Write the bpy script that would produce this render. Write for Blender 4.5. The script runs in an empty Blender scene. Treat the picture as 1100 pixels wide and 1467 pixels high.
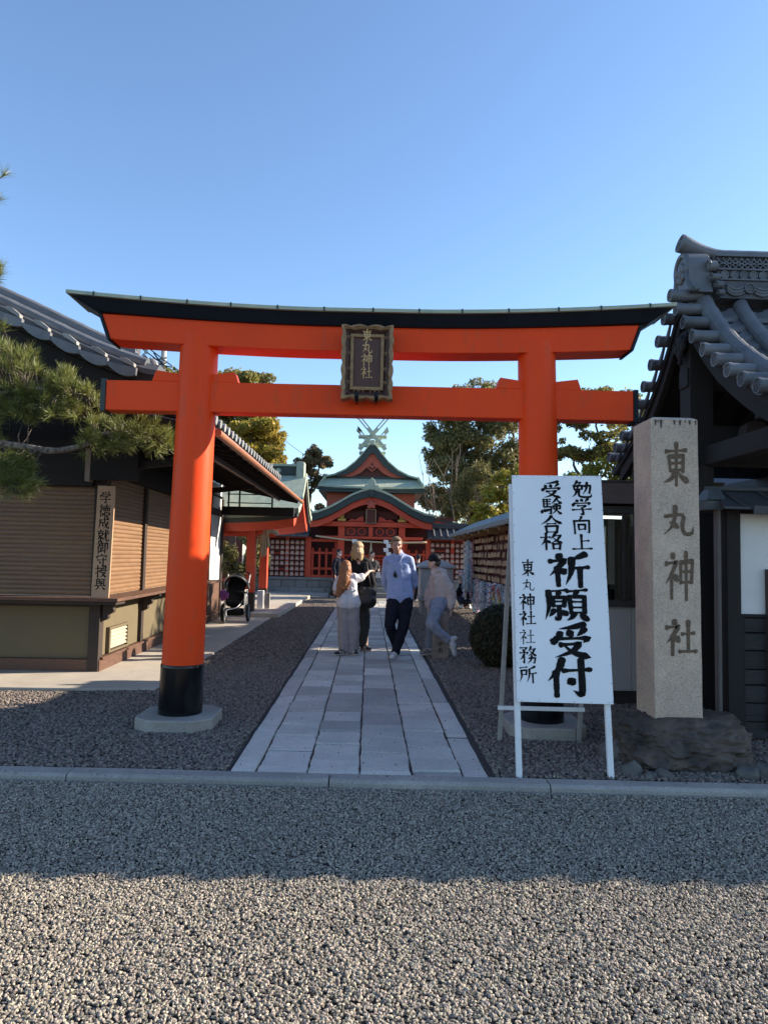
import bpy, bmesh, math, random
import numpy as np
from mathutils import Vector, Matrix, noise

# ------------------------------------------------------------------ camera, sky, sun, exposure
SC = bpy.context.scene
COL = SC.collection
R_ = math.radians

cam_d = bpy.data.cameras.new("camera")
cam = bpy.data.objects.new("camera", cam_d)
COL.objects.link(cam)
SC.camera = cam
cam_d.sensor_fit = 'HORIZONTAL'
cam_d.sensor_width = 36.0
cam_d.lens = 36.0 * 1000.0 / 1100.0
cam_d.clip_start = 0.05
cam_d.clip_end = 3000.0
_f = Vector((0.02061882, 0.9977495, 0.06380289))
_r = Vector((0.99953966, -0.02199229, 0.02089975))
_u = Vector((-0.02225589, -0.06334259, 0.99774365))
cam.matrix_world = Matrix(((_r.x, _u.x, -_f.x, 0.0), (_r.y, _u.y, -_f.y, 0.0), (_r.z, _u.z, -_f.z, 1.5), (0, 0, 0, 1)))

SUN_EL = 23.5          # degrees above the horizon
SUN_AZ = 12.8          # degrees from +X towards +Y
EXPOSURE = 1.27
SKY_STRENGTH = 0.12
SUN_STRENGTH = 5.0

world = bpy.data.worlds.new("World")
SC.world = world
world.use_nodes = True
wn = world.node_tree.nodes
sky = wn.new("ShaderNodeTexSky")
sky.sky_type = 'NISHITA'
sky.sun_disc = False
sky.sun_elevation = R_(SUN_EL)
sky.sun_rotation = R_(90.0 - SUN_AZ)
sky.air_density = 1.0
sky.dust_density = 0.25
sky.ozone_density = 3.5
world.node_tree.links.new(sky.outputs[0], wn["Background"].inputs[0])
wn["Background"].inputs[1].default_value = SKY_STRENGTH

sun_d = bpy.data.lights.new("sun", 'SUN')
sun_d.energy = SUN_STRENGTH
sun_d.angle = R_(0.5)
sun_d.color = (1.0, 0.88, 0.72)
sun = bpy.data.objects.new("sun", sun_d)
COL.objects.link(sun)
_sd = Vector((math.cos(R_(SUN_EL)) * math.cos(R_(SUN_AZ)), math.cos(R_(SUN_EL)) * math.sin(R_(SUN_AZ)), math.sin(R_(SUN_EL))))
sun.rotation_euler = (-_sd).to_track_quat('-Z', 'Y').to_euler()
sun.location = _sd * 60

SC.view_settings.view_transform = 'Standard'
SC.view_settings.look = 'None'
SC.view_settings.gamma = 1.0
SC.view_settings.use_curve_mapping = False
SC.view_settings.exposure = EXPOSURE
SC.render.engine = 'CYCLES'
SC.cycles.max_bounces = 8
SC.cycles.transparent_max_bounces = 12
SC.cycles.use_denoising = True

random.seed(7)
RNG = np.random.default_rng(7)

# ------------------------------------------------------------------ materials
MATS = {}

def pm(name, c1, c2=None, scale=6.0, rough=0.7, bump=0.0, bscale=None, metal=0.0, var=0.0, hue=0.0, stretch=None, detail=6.0,
       spots=None, spec=0.5, transl=0.0, island=0.0, coat=0.0, coord='Object', contrast=0.5, low=None):
    """procedural material: two-tone noise colour, object-random value, fine bump, optional speckle and large-scale staining"""
    if name in MATS:
        return MATS[name]
    m = bpy.data.materials.new(name)
    m.use_nodes = True
    nt = m.node_tree
    N, L = nt.nodes, nt.links
    b = N["Principled BSDF"]
    b.inputs["Roughness"].default_value = rough
    b.inputs["Metallic"].default_value = metal
    b.inputs["Specular IOR Level"].default_value = spec
    if coat:
        b.inputs["Coat Weight"].default_value = coat
        b.inputs["Coat Roughness"].default_value = 0.12
    c2 = c2 or tuple(v * 0.8 for v in c1)
    tc = N.new("ShaderNodeTexCoord")
    vec = tc.outputs[coord]
    if stretch:
        mp = N.new("ShaderNodeMapping")
        mp.inputs["Scale"].default_value = stretch
        L.new(vec, mp.inputs[0])
        vec = mp.outputs[0]
    if var or hue or island:
        oi = N.new("ShaderNodeObjectInfo")
        # shift the pattern from object to object
        ad = N.new("ShaderNodeVectorMath"); ad.operation = 'ADD'
        cb = N.new("ShaderNodeMath"); cb.operation = 'MULTIPLY'; cb.inputs[1].default_value = 37.0
        L.new(oi.outputs["Random"], cb.inputs[0])
        L.new(vec, ad.inputs[0]); L.new(cb.outputs[0], ad.inputs[1])
        vec = ad.outputs[0]
    nz = N.new("ShaderNodeTexNoise")
    nz.inputs["Scale"].default_value = scale
    nz.inputs["Detail"].default_value = detail
    nz.inputs["Roughness"].default_value = 0.62
    L.new(vec, nz.inputs["Vector"])
    cr = N.new("ShaderNodeValToRGB")
    cr.color_ramp.elements[0].position = 0.5 - 0.36 * contrast
    cr.color_ramp.elements[1].position = 0.5 + 0.36 * contrast
    cr.color_ramp.elements[0].color = (*c2, 1)
    cr.color_ramp.elements[1].color = (*c1, 1)
    L.new(nz.outputs[0], cr.inputs[0])
    colr = cr.outputs[0]
    if low:
        n2 = N.new("ShaderNodeTexNoise"); n2.inputs["Scale"].default_value = low[0]; n2.inputs["Detail"].default_value = 3
        L.new(vec, n2.inputs["Vector"])
        r2 = N.new("ShaderNodeMapRange"); r2.inputs[1].default_value = 0.38; r2.inputs[2].default_value = 0.66
        L.new(n2.outputs[0], r2.inputs[0])
        mx = N.new("ShaderNodeMix"); mx.data_type = 'RGBA'
        mu = N.new("ShaderNodeMath"); mu.operation = 'MULTIPLY'; mu.inputs[1].default_value = low[2]
        L.new(r2.outputs[0], mu.inputs[0]); L.new(mu.outputs[0], mx.inputs[0])
        L.new(colr, mx.inputs[6]); mx.inputs[7].default_value = (*low[1], 1)
        colr = mx.outputs[2]
    if spots:
        for (ss, scol, thr, amt) in spots:
            vo = N.new("ShaderNodeTexVoronoi"); vo.inputs["Scale"].default_value = ss
            L.new(vec, vo.inputs["Vector"])
            sep = N.new("ShaderNodeSeparateColor")
            L.new(vo.outputs["Color"], sep.inputs[0])
            gt = N.new("ShaderNodeMath"); gt.operation = 'GREATER_THAN'; gt.inputs[1].default_value = thr
            L.new(sep.outputs[0], gt.inputs[0])
            ml = N.new("ShaderNodeMath"); ml.operation = 'MULTIPLY'; ml.inputs[1].default_value = amt
            L.new(gt.outputs[0], ml.inputs[0])
            mx = N.new("ShaderNodeMix"); mx.data_type = 'RGBA'
            L.new(ml.outputs[0], mx.inputs[0]); L.new(colr, mx.inputs[6]); mx.inputs[7].default_value = (*scol, 1)
            colr = mx.outputs[2]
    if var or hue or island:
        hs = N.new("ShaderNodeHueSaturation")
        src = oi.outputs["Random"]
        amt = var
        if island:
            ge = N.new("ShaderNodeNewGeometry")
            src = ge.outputs["Random Per Island"]
            amt = island
        mr = N.new("ShaderNodeMapRange")
        mr.inputs[3].default_value = 1.0 - amt; mr.inputs[4].default_value = 1.0 + amt
        L.new(src, mr.inputs[0]); L.new(mr.outputs[0], hs.inputs["Value"])
        if hue:
            m2 = N.new("ShaderNodeMath"); m2.operation = 'MULTIPLY'; m2.inputs[1].default_value = 7.31
            m3 = N.new("ShaderNodeMath"); m3.operation = 'FRACT'
            L.new(src, m2.inputs[0]); L.new(m2.outputs[0], m3.inputs[0])
            mh = N.new("ShaderNodeMapRange"); mh.inputs[3].default_value = 0.5 - hue; mh.inputs[4].default_value = 0.5 + hue
            L.new(m3.outputs[0], mh.inputs[0]); L.new(mh.outputs[0], hs.inputs["Hue"])
        L.new(colr, hs.inputs["Color"])
        colr = hs.outputs[0]
    L.new(colr, b.inputs["Base Color"])
    rr = N.new("ShaderNodeMapRange")
    rr.inputs[3].default_value = max(0.04, rough - 0.12); rr.inputs[4].default_value = min(1.0, rough + 0.12)
    L.new(nz.outputs[0], rr.inputs[0]); L.new(rr.outputs[0], b.inputs["Roughness"])
    if bump:
        nb = N.new("ShaderNodeTexNoise"); nb.inputs["Scale"].default_value = bscale or scale * 4; nb.inputs["Detail"].default_value = 5
        L.new(vec, nb.inputs["Vector"])
        bp = N.new("ShaderNodeBump"); bp.inputs["Strength"].default_value = 1.0; bp.inputs["Distance"].default_value = bump
        L.new(nb.outputs[0], bp.inputs["Height"]); L.new(bp.outputs[0], b.inputs["Normal"])
    if transl:
        tr = N.new("ShaderNodeBsdfTranslucent"); L.new(colr, tr.inputs[0])
        ms = N.new("ShaderNodeMixShader"); ms.inputs[0].default_value = transl
        L.new(b.outputs[0], ms.inputs[1]); L.new(tr.outputs[0], ms.inputs[2])
        L.new(ms.outputs[0], N["Material Output"].inputs[0])
    MATS[name] = m
    return m

# ------------------------------------------------------------------ mesh helpers
class MB:
    """collects shapes; build() links them as ONE mesh object"""
    def __init__(self):
        self.v = []; self.f = []; self.m = []
        self.mi = 0
    def add(self, verts, faces, M=None):
        o = len(self.v)
        if M is not None:
            verts = [M @ Vector(p) for p in verts]
        self.v += [tuple(p) for p in verts]
        self.f += [tuple(i + o for i in q) for q in faces]
        self.m += [self.mi] * len(faces)
        return self
    def box(self, x0, x1, y0, y1, z0, z1, M=None):
        v = [(x0, y0, z0), (x1, y0, z0), (x1, y1, z0), (x0, y1, z0), (x0, y0, z1), (x1, y0, z1), (x1, y1, z1), (x0, y1, z1)]
        f = [(0, 3, 2, 1), (4, 5, 6, 7), (0, 1, 5, 4), (1, 2, 6, 5), (2, 3, 7, 6), (3, 0, 4, 7)]
        return self.add(v, f, M)
    def beam(self, p0, p1, w, h, up=(0, 0, 1)):
        """rectangular bar from p0 to p1, w across, h along 'up'"""
        p0 = Vector(p0); p1 = Vector(p1); d = (p1 - p0).normalized()
        s = d.cross(Vector(up)).normalized(); t = s.cross(d)
        v = []
        for p in (p0, p1):
            for a, b in ((-1, -1), (1, -1), (1, 1), (-1, 1)):
                v.append(p + s * (a * w / 2) + t * (b * h / 2))
        return self.add(v, [(0, 3, 2, 1), (4, 5, 6, 7), (0, 1, 5, 4), (1, 2, 6, 5), (2, 3, 7, 6), (3, 0, 4, 7)])
    def tube(self, pts, rad, n=10, cap=True, closed=False):
        pts = [Vector(p) for p in pts]
        if not hasattr(rad, '__len__'):
            rad = [rad] * len(pts)
        v = []; f = []
        nrm = None
        for i, p in enumerate(pts):
            a = pts[max(i - 1, 0)]; b = pts[min(i + 1, len(pts) - 1)]
            if closed:
                a = pts[i - 1]; b = pts[(i + 1) % len(pts)]
            d = (b - a).normalized()
            if nrm is None:
                ref = Vector((0, 0, 1)) if abs(d.z) < 0.9 else Vector((1, 0, 0))
                nrm = d.cross(ref).normalized()
            else:
                nrm = (nrm - d * nrm.dot(d)).normalized()
            bi = d.cross(nrm)
            for k in range(n):
                t = 2 * math.pi * k / n
                v.append(p + (nrm * math.cos(t) + bi * math.sin(t)) * rad[i])
        m = len(pts)
        for i in range(m if closed else m - 1):
            j = (i + 1) % m
            for k in range(n):
                k2 = (k + 1) % n
                f.append((i * n + k, i * n + k2, j * n + k2, j * n + k))
        if cap and not closed:
            f.append(tuple(range(n - 1, -1, -1)))
            f.append(tuple((m - 1) * n + k for k in range(n)))
        return self.add(v, f)
    def loft(self, rings, cap=True, closed_ring=True):
        """rings: equal-length lists of points"""
        n = len(rings[0]); v = [p for r in rings for p in r]; f = []
        for i in range(len(rings) - 1):
            for k in range(n if closed_ring else n - 1):
                k2 = (k + 1) % n
                f.append((i * n + k, i * n + k2, (i + 1) * n + k2, (i + 1) * n + k))
        if cap:
            f.append(tuple(range(n - 1, -1, -1)))
            f.append(tuple((len(rings) - 1) * n + k for k in range(n)))
        return self.add(v, f)
    def prism(self, poly, a, b):
        """poly: function-free list of 3-D points, swept from offset a to offset b (vectors)"""
        a = Vector(a); b = Vector(b)
        return self.loft([[Vector(p) + a for p in poly], [Vector(p) + b for p in poly]])
    def ell(self, c, r, n=10, m=7, M=None):
        v = [(c[0], c[1], c[2] - r[2])]; f = []
        for i in range(1, m):
            ph = -math.pi / 2 + math.pi * i / m
            for k in range(n):
                t = 2 * math.pi * k / n
                v.append((c[0] + r[0] * math.cos(ph) * math.cos(t), c[1] + r[1] * math.cos(ph) * math.sin(t), c[2] + r[2] * math.sin(ph)))
        v.append((c[0], c[1], c[2] + r[2]))
        for k in range(n):
            f.append((0, 1 + (k + 1) % n, 1 + k))
            f.append((len(v) - 1, 1 + (m - 2) * n + k, 1 + (m - 2) * n + (k + 1) % n))
        for i in range(m - 2):
            for k in range(n):
                a = 1 + i * n + k; b = 1 + i * n + (k + 1) % n
                f.append((a, b, b + n, a + n))
        return self.add(v, f, M)
    def build(self, name, mat, parent=None, smooth=False, bevel=0.0, seg=2, loc=None, rot=None, sangle=None):
        base = Vector((0, 0, 0))
        p = parent
        while p is not None:
            if p.parent is None:
                base = Vector(p.get('_base', (0, 0, 0)))
            p = p.parent
        if parent is None and loc is not None:
            base = Vector(loc)
        me = bpy.data.meshes.new(name)
        me.from_pydata([tuple(Vector(q) - base) for q in self.v], [], self.f)
        mats = mat if isinstance(mat, (list, tuple)) else [mat]
        for x in mats:
            me.materials.append(x)
        if len(mats) > 1:
            me.polygons.foreach_set('material_index', self.m)
        bm = bmesh.new(); bm.from_mesh(me)
        bmesh.ops.recalc_face_normals(bm, faces=bm.faces)
        bm.to_mesh(me); bm.free()
        if smooth:
            me.polygons.foreach_set('use_smooth', [True] * len(me.polygons))
            if sangle:
                me.set_sharp_from_angle(angle=R_(sangle))
        o = bpy.data.objects.new(name, me)
        COL.objects.link(o)
        if parent is not None:
            o.parent = parent
        elif loc is not None:
            o.location = base
        if bevel:
            md = o.modifiers.new('bevel', 'BEVEL'); md.width = bevel; md.segments = seg
            md.limit_method = 'ANGLE'; md.angle_limit = R_(40)
            md.harden_normals = False
        return o

def thing(name, label, cat, loc, group=None):
    o = bpy.data.objects.new(name, None)
    COL.objects.link(o)
    o.empty_display_size = 0.2
    o.location = loc
    o['_base'] = tuple(loc)
    tag(o, label, cat, group)
    return o

def tag(o, label, cat, group=None):
    o['label'] = label; o['category'] = cat
    if group:
        o['group'] = group
    return o

def struct(o):
    o['kind'] = 'structure'
    return o

def stuff(o):
    o['kind'] = 'stuff'
    return o

def clone(o, parent=None, loc=None, mat=None):
    c = o.copy()
    COL.objects.link(c)
    if parent is not None:
        c.parent = parent
    if loc is not None:
        c.location = loc
    return c

def copy_tree(o, loc, label=None, rotz=0.0):
    r = clone(o, None, loc)
    r.rotation_euler = (0, 0, rotz)
    if label:
        r['label'] = label
    for ch in list(o.children):
        c = clone(ch, r)
        for g in list(ch.children):
            clone(g, c)
    return r

def raw_mesh(name, V, F, mat, parent=None, smooth=False, base=(0, 0, 0)):
    """fast numpy mesh: V (n,3), F (m,k)"""
    V = np.asarray(V, dtype=np.float32) - np.asarray(base, dtype=np.float32)
    F = np.asarray(F, dtype=np.int32)
    me = bpy.data.meshes.new(name)
    k = F.shape[1]
    me.vertices.add(len(V)); me.vertices.foreach_set('co', V.ravel())
    me.loops.add(F.size); me.loops.foreach_set('vertex_index', F.ravel())
    me.polygons.add(len(F))
    me.polygons.foreach_set('loop_start', np.arange(0, F.size, k, dtype=np.int32))
    if smooth:
        me.polygons.foreach_set('use_smooth', np.ones(len(F), dtype=bool))
    me.update(calc_edges=True)
    for x in (mat if isinstance(mat, (list, tuple)) else [mat]):
        me.materials.append(x)
    o = bpy.data.objects.new(name, me)
    COL.objects.link(o)
    if parent is not None:
        o.parent = parent
    return o

def ring(cx, cy, cz, rx, ry, n=16, axis='z', ph=0.0):
    out = []
    for k in range(n):
        t = 2 * math.pi * k / n + ph
        a, b = rx * math.cos(t), ry * math.sin(t)
        out.append((cx + a, cy + b, cz) if axis == 'z' else ((cx, cy + a, cz + b) if axis == 'x' else (cx + a, cy, cz + b)))
    return out

def lerp_profile(pts, t):
    for (a, za), (b, zb) in zip(pts, pts[1:]):
        if t <= b:
            return za + (zb - za) * (t - a) / (b - a)
    return pts[-1][1]

# shared materials
VERM = pm('vermilion_paint', (0.88, 0.068, 0.005), (0.82, 0.058, 0.004), scale=3.2, rough=0.5, spec=0.22, bump=0.0012, bscale=22, stretch=(2.2, 2.2, 0.7), spots=[(9, (0.60, 0.075, 0.02), 0.93, 0.35)], low=(0.8, (0.62, 0.047, 0.006), 0.3))
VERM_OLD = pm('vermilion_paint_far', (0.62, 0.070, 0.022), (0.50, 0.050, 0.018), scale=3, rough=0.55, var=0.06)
BLACKP = pm('black_lacquer', (0.006, 0.0065, 0.008), (0.004, 0.0045, 0.0055), scale=3, rough=0.16, spec=0.35)
NAVYP = pm('dark_blue_black_paint', (0.006, 0.010, 0.017), (0.004, 0.007, 0.012), scale=3, rough=0.45, spec=0.2)
COPPER = pm("green_patina_copper", (0.42, 0.46, 0.35), (0.25, 0.32, 0.26), scale=7, rough=0.7, spec=0.25, low=(0.9, (0.48, 0.48, 0.34), 0.5), bump=0.002, bscale=20)
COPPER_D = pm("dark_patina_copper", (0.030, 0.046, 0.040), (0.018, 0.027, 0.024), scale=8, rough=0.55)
GRANITE = pm('granite_slab', (0.40, 0.38, 0.35), (0.30, 0.29, 0.27), scale=5, rough=0.78, bump=0.002, bscale=90, var=0.10, spots=[(260, (0.13, 0.13, 0.13), 0.80, 0.6), (330, (0.55, 0.53, 0.50), 0.84, 0.6)])
GRANITE_W = pm('warm_granite', (0.47, 0.40, 0.33), (0.36, 0.30, 0.25), scale=4, rough=0.8, bump=0.002, bscale=110, spots=[(240, (0.12, 0.10, 0.09), 0.80, 0.75), (300, (0.62, 0.55, 0.49), 0.82, 0.7)], low=(1.6, (0.26, 0.22, 0.19), 0.5))
WOOD_D = pm('dark_weathered_timber', (0.044, 0.027, 0.019), (0.020, 0.013, 0.010), scale=9, rough=0.75, bump=0.0025, bscale=30, stretch=(6, 6, 0.8), var=0.12)
WOOD_B = pm('black_brown_timber', (0.017, 0.0135, 0.012), (0.009, 0.007, 0.0065), scale=9, rough=0.8, bump=0.003, bscale=26, stretch=(1, 6, 6), var=0.2)
WOOD_L = pm('pale_bare_timber', (0.50, 0.33, 0.19), (0.38, 0.23, 0.12), scale=10, rough=0.7, bump=0.001, stretch=(9, 9, 0.6), var=0.12)
TILE = pm('silver_grey_roof_tile', (0.125, 0.131, 0.142), (0.068, 0.072, 0.080), scale=5, rough=0.48, bump=0.002, bscale=60, var=0.16, low=(2.0, (0.20, 0.20, 0.20), 0.35))
TILE_D = pm('dark_roof_tile', (0.085, 0.088, 0.095), (0.045, 0.047, 0.052), scale=6, rough=0.6, var=0.15, bump=0.002)  # darker grey tile for ridge bands, beds and small roofs
PLASTER = pm('white_plaster', (0.78, 0.76, 0.72), (0.70, 0.68, 0.64), scale=3, rough=0.9, bump=0.001, bscale=60, low=(1.2, (0.62, 0.60, 0.56), 0.3))
INK = pm('black_ink', (0.007, 0.007, 0.0075), (0.016, 0.016, 0.017), scale=30, rough=0.85, spec=0.08)
# ------------------------------------------------------------------ ground, gravel, path, kerb
GRAVEL_M = pm('gravel_bed', (0.055, 0.049, 0.042), (0.015, 0.014, 0.012), scale=70, rough=0.95, bump=0.012, bscale=70, detail=4, spots=[(60, (0.09, 0.08, 0.07), 0.6, 0.7), (75, (0.09, 0.085, 0.08), 0.7, 0.7)])
PEB_M = pm('gravel_stone', (0.36, 0.31, 0.24), (0.18, 0.153, 0.12), scale=60, rough=0.85, var=0.62, hue=0.03)
PEB_R = pm('reddish_gravel_stone', (0.225, 0.182, 0.15), (0.13, 0.106, 0.088), scale=60, rough=0.88, var=0.55, hue=0.03)
EARTH = pm('packed_earth', (0.20, 0.18, 0.155), (0.12, 0.11, 0.095), scale=3, rough=0.95, bump=0.01, bscale=14)

g = MB()
S = 700.0
g.add([(-S, -S, -0.16), (S, -S, -0.16), (S, S, -0.16), (-S, S, -0.16)], [(0, 1, 2, 3)])
struct(g.build('ground', EARTH))

def kerb_y(x):            # centre line of the kerb, slightly askew
    return 4.84 - 0.030 * x

g = MB()
nx = 24
vs = []
for i in range(nx + 1):
    x = -14 + 30 * i / nx
    vs += [(x, -9.0, -0.054), (x, kerb_y(x), -0.054)]
g.add(vs, [(2 * i, 2 * i + 2, 2 * i + 3, 2 * i + 1) for i in range(nx)])
forecourt = struct(g.build('gravel_forecourt', GRAVEL_M))

def sheet(name, poly, z, mat):
    q = MB(); q.add([(x, y, z) for x, y in poly], [tuple(range(len(poly)))])
    return struct(q.build(name, mat))

yard_left = sheet('gravel_yard', [(-14, kerb_y(-14)), (-0.94, kerb_y(-0.94)), (-0.94, 25.2), (-14, 25.2)], -0.012, GRAVEL_M)
yard_right = sheet('gravel_yard', [(0.90, kerb_y(0.90)), (16, kerb_y(16)), (16, 25.2), (0.90, 25.2)], -0.012, GRAVEL_M)
sheet('back_yard', [(-40, 25.2), (40, 25.2), (40, 90), (-40, 90)], -0.012, EARTH)

def pebbles(name, xr, yr, z, size, dens, mat, seed, holes=(), kerb=0):
    """real stones scattered over a rectangle (geometry nodes, one object)"""
    m = MB()
    x0, x1 = xr; y0, y1 = yr
    n = 40
    vs = []
    for i in range(n + 1):
        x = x0 + (x1 - x0) * i / n
        a, b = y0, y1
        if kerb == -1: b = kerb_y(x) - 0.10
        if kerb == 1: a = kerb_y(x) + 0.09
        for j in range(n + 1):
            y = a + (b - a) * j / n
            e = min(1.0, 4 * min(j, n - j) / n)
            vs.append((x, y, z + 0.010 * e * noise.noise(Vector((x * 1.6, y * 1.6, seed))) + 0.006 * e * noise.noise(Vector((x * 4, y * 4, seed)))))
    m.add(vs, [(i * (n + 1) + j, (i + 1) * (n + 1) + j, (i + 1) * (n + 1) + j + 1, i * (n + 1) + j + 1) for i in range(n) for j in range(n)])
    o = m.build(name, mat)
    stuff(o)
    ng = bpy.data.node_groups.new(name + '_scatter', 'GeometryNodeTree')
    ng.interface.new_socket('Geometry', in_out='INPUT', socket_type='NodeSocketGeometry')
    ng.interface.new_socket('Geometry', in_out='OUTPUT', socket_type='NodeSocketGeometry')
    N, L = ng.nodes, ng.links
    gi = N.new('NodeGroupInput'); go = N.new('NodeGroupOutput')
    dp = N.new('GeometryNodeDistributePointsOnFaces')
    dp.inputs['Density'].default_value = dens; dp.inputs['Seed'].default_value = seed
    L.new(gi.outputs[0], dp.inputs['Mesh'])
    spj = N.new('GeometryNodeSetPosition'); rj = N.new('FunctionNodeRandomValue'); rj.data_type = 'FLOAT_VECTOR'
    rj.inputs[0].default_value = (0, 0, -0.4 * size); rj.inputs[1].default_value = (0, 0, 0.75 * size)
    L.new(dp.outputs['Points'], spj.inputs['Geometry']); L.new(rj.outputs[0], spj.inputs['Offset'])
    ico = N.new('GeometryNodeMeshIcoSphere'); ico.inputs['Radius'].default_value = size; ico.inputs['Subdivisions'].default_value = 2
    # lumpy stone: push the vertices about with noise
    sp = N.new('GeometryNodeSetPosition')
    nz = N.new('ShaderNodeTexNoise'); nz.inputs['Scale'].default_value = 0.9 / size; nz.inputs['Detail'].default_value = 1
    sub = N.new('ShaderNodeVectorMath'); sub.operation = 'SUBTRACT'; sub.inputs[1].default_value = (0.5, 0.5, 0.5)
    scl = N.new('ShaderNodeVectorMath'); scl.operation = 'SCALE'; scl.inputs['Scale'].default_value = size * 1.5
    L.new(nz.outputs['Color'], sub.inputs[0]); L.new(sub.outputs[0], scl.inputs[0])
    L.new(ico.outputs[0], sp.inputs['Geometry']); L.new(scl.outputs[0], sp.inputs['Offset'])
    sm = N.new('GeometryNodeSetMaterial'); sm.inputs['Material'].default_value = mat
    L.new(sp.outputs[0], sm.inputs[0])
    iop = N.new('GeometryNodeInstanceOnPoints')
    L.new(spj.outputs[0], iop.inputs['Points']); L.new(sm.outputs[0], iop.inputs['Instance'])
    rr = N.new('FunctionNodeRandomValue'); rr.data_type = 'FLOAT_VECTOR'
    rr.inputs[0].default_value = (-0.6, -0.6, 0); rr.inputs[1].default_value = (0.6, 0.6, 6.28)
    L.new(rr.outputs[0], iop.inputs['Rotation'])
    rs = N.new('FunctionNodeRandomValue'); rs.data_type = 'FLOAT_VECTOR'
    rs.inputs[0].default_value = (0.55, 0.55, 0.40); rs.inputs[1].default_value = (1.35, 1.15, 0.85)
    rs.inputs['Seed'].default_value = 5
    L.new(rs.outputs[0], iop.inputs['Scale'])
    L.new(iop.outputs[0], go.inputs[0])
    md = o.modifiers.new('scatter', 'NODES'); md.node_group = ng
    return o

pebbles('gravel', (-2.7, 3.7), (1.4, 4.7), -0.047, 0.0073, 10200, PEB_M, 1, kerb=-1)
pebbles('gravel', (-2.9, -0.96), (4.9, 10.0), -0.006, 0.013, 3300, PEB_R, 2, kerb=1)
pebbles('gravel', (-5.2, -2.9), (4.98, 7.56), -0.006, 0.013, 3000, PEB_R, 9)
pebbles('gravel', (-2.25, -0.96), (10.0, 23.5), -0.006, 0.016, 1500, PEB_R, 3)
pebbles('gravel', (0.92, 4.2), (4.9, 10.0), -0.006, 0.013, 3300, PEB_R, 4, kerb=1)
pebbles('gravel', (0.92, 3.6), (10.0, 23.5), -0.006, 0.016, 1500, PEB_R, 5)

pebbles('stray_gravel', (-0.9, 0.86), (4.95, 9.0), 0.004, 0.0065, 11, PEB_R, 6, kerb=0)
pebbles('stray_gravel', (-2.5, 3.2), (4.78, 4.92), 0.009, 0.007, 55, PEB_M, 8, kerb=0)
# kerb: long granite stones, one object each
kerb_root = struct(bpy.data.objects.new('kerb', None)); COL.objects.link(kerb_root); kerb_root['_base'] = (0, 0, 0)
KERB_M = pm('kerb_granite', (0.40, 0.37, 0.325), (0.28, 0.26, 0.23), scale=6, rough=0.8, bump=0.003, bscale=80, var=0.12, spots=[(240, (0.12, 0.12, 0.12), 0.8, 0.6)], low=(1.5, (0.20, 0.185, 0.165), 0.55))
joints = [-6.3, -4.05, -1.995, -0.232, 1.245, 2.9, 4.7, 6.5, 8.3]
for a, b in zip(joints, joints[1:]):
    q = MB()
    dy = random.uniform(-0.006, 0.006); dz = random.uniform(-0.004, 0.004)
    for s in (0,):
        n = 8; rings = []
        for i in range(n + 1):
            x = a + 0.004 + (b - a - 0.008) * i / n
            y = kerb_y(x) + dy
            w = lambda k: 0.003 * noise.noise(Vector((x * 2.3, k, 1.7)))
            rings.append([(x, y - 0.075 + w(0), -0.16), (x, y + 0.08, -0.16), (x, y + 0.08 + w(1), -0.004 + dz + w(2)), (x, y + 0.06, 0.006 + dz + w(3)), (x, y - 0.055, 0.005 + dz + w(4)), (x, y - 0.077 + w(5), -0.014 + dz)])
        q.loft(rings)
    q.build('kerb_stone', KERB_M, kerb_root, bevel=0.004)

# path: border slabs and four columns of paving stones, each stone its own object
path_root = struct(bpy.data.objects.new('path', None)); COL.objects.link(path_root); path_root['_base'] = (0, 0, 0)
BED = pm('dark_joint_sand', (0.075, 0.064, 0.052), (0.035, 0.030, 0.026), scale=40, rough=0.95, bump=0.004)
q = MB(); q.add([(-0.95, 4.88, -0.018), (0.91, 4.83, -0.018), (0.91, 25.2, -0.018), (-0.95, 25.2, -0.018)], [(0, 1, 2, 3)])
q.build('joint_bed', BED, path_root)
PAVE_M = pm('path_granite', (0.58, 0.54, 0.465), (0.43, 0.40, 0.345), scale=4, rough=0.72, bump=0.003, bscale=70, var=0.30, hue=0.008, spots=[(230, (0.14, 0.14, 0.14), 0.80, 0.55), (300, (0.56, 0.54, 0.50), 0.85, 0.5)], low=(1.8, (0.36, 0.335, 0.295), 0.5))
def pave(x0, x1, y0, y1, gap=0.006):
    q = MB(); r = random.uniform
    z = r(-0.010, 0.006)
    c = [(x0 + gap * r(0.4, 1.4), y0 + gap * r(1.8, 3.9)), (x1 - gap * r(0.4, 1.4), y0 + gap * r(1.8, 3.9)), (x1 - gap * r(0.4, 1.4), y1 - gap * r(0.4, 1.4)), (x0 + gap * r(0.4, 1.4), y1 - gap * r(0.4, 1.4))]
    ti = [r(-0.003, 0.003) for _ in c]
    n = 5
    edge = []
    for k in range(4):
        (ax, ay), (bx, by) = c[k], c[(k + 1) % 4]
        for i in range(n):
            t = i / n
            jx = r(-0.005, 0.005) if i else r(-0.004, 0.004)
            edge.append((ax + (bx - ax) * t + jx, ay + (by - ay) * t + r(-0.006, 0.006), z + ti[k] * (1 - t) + ti[(k + 1) % 4] * t))
    q.loft([[(x, y, -0.06) for x, y, zz in edge], [(x, y, zz - 0.012) for x, y, zz in edge],
            [(x + (0.5 * (x0 + x1) - x) * 0.045, y + (0.5 * (y0 + y1) - y) * 0.06, zz) for x, y, zz in edge]])
    q.build('paving_stone', PAVE_M, path_root)
cols = [(-0.752, -0.392), (-0.392, -0.029), (-0.029, 0.335), (0.335, 0.690)]
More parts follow.
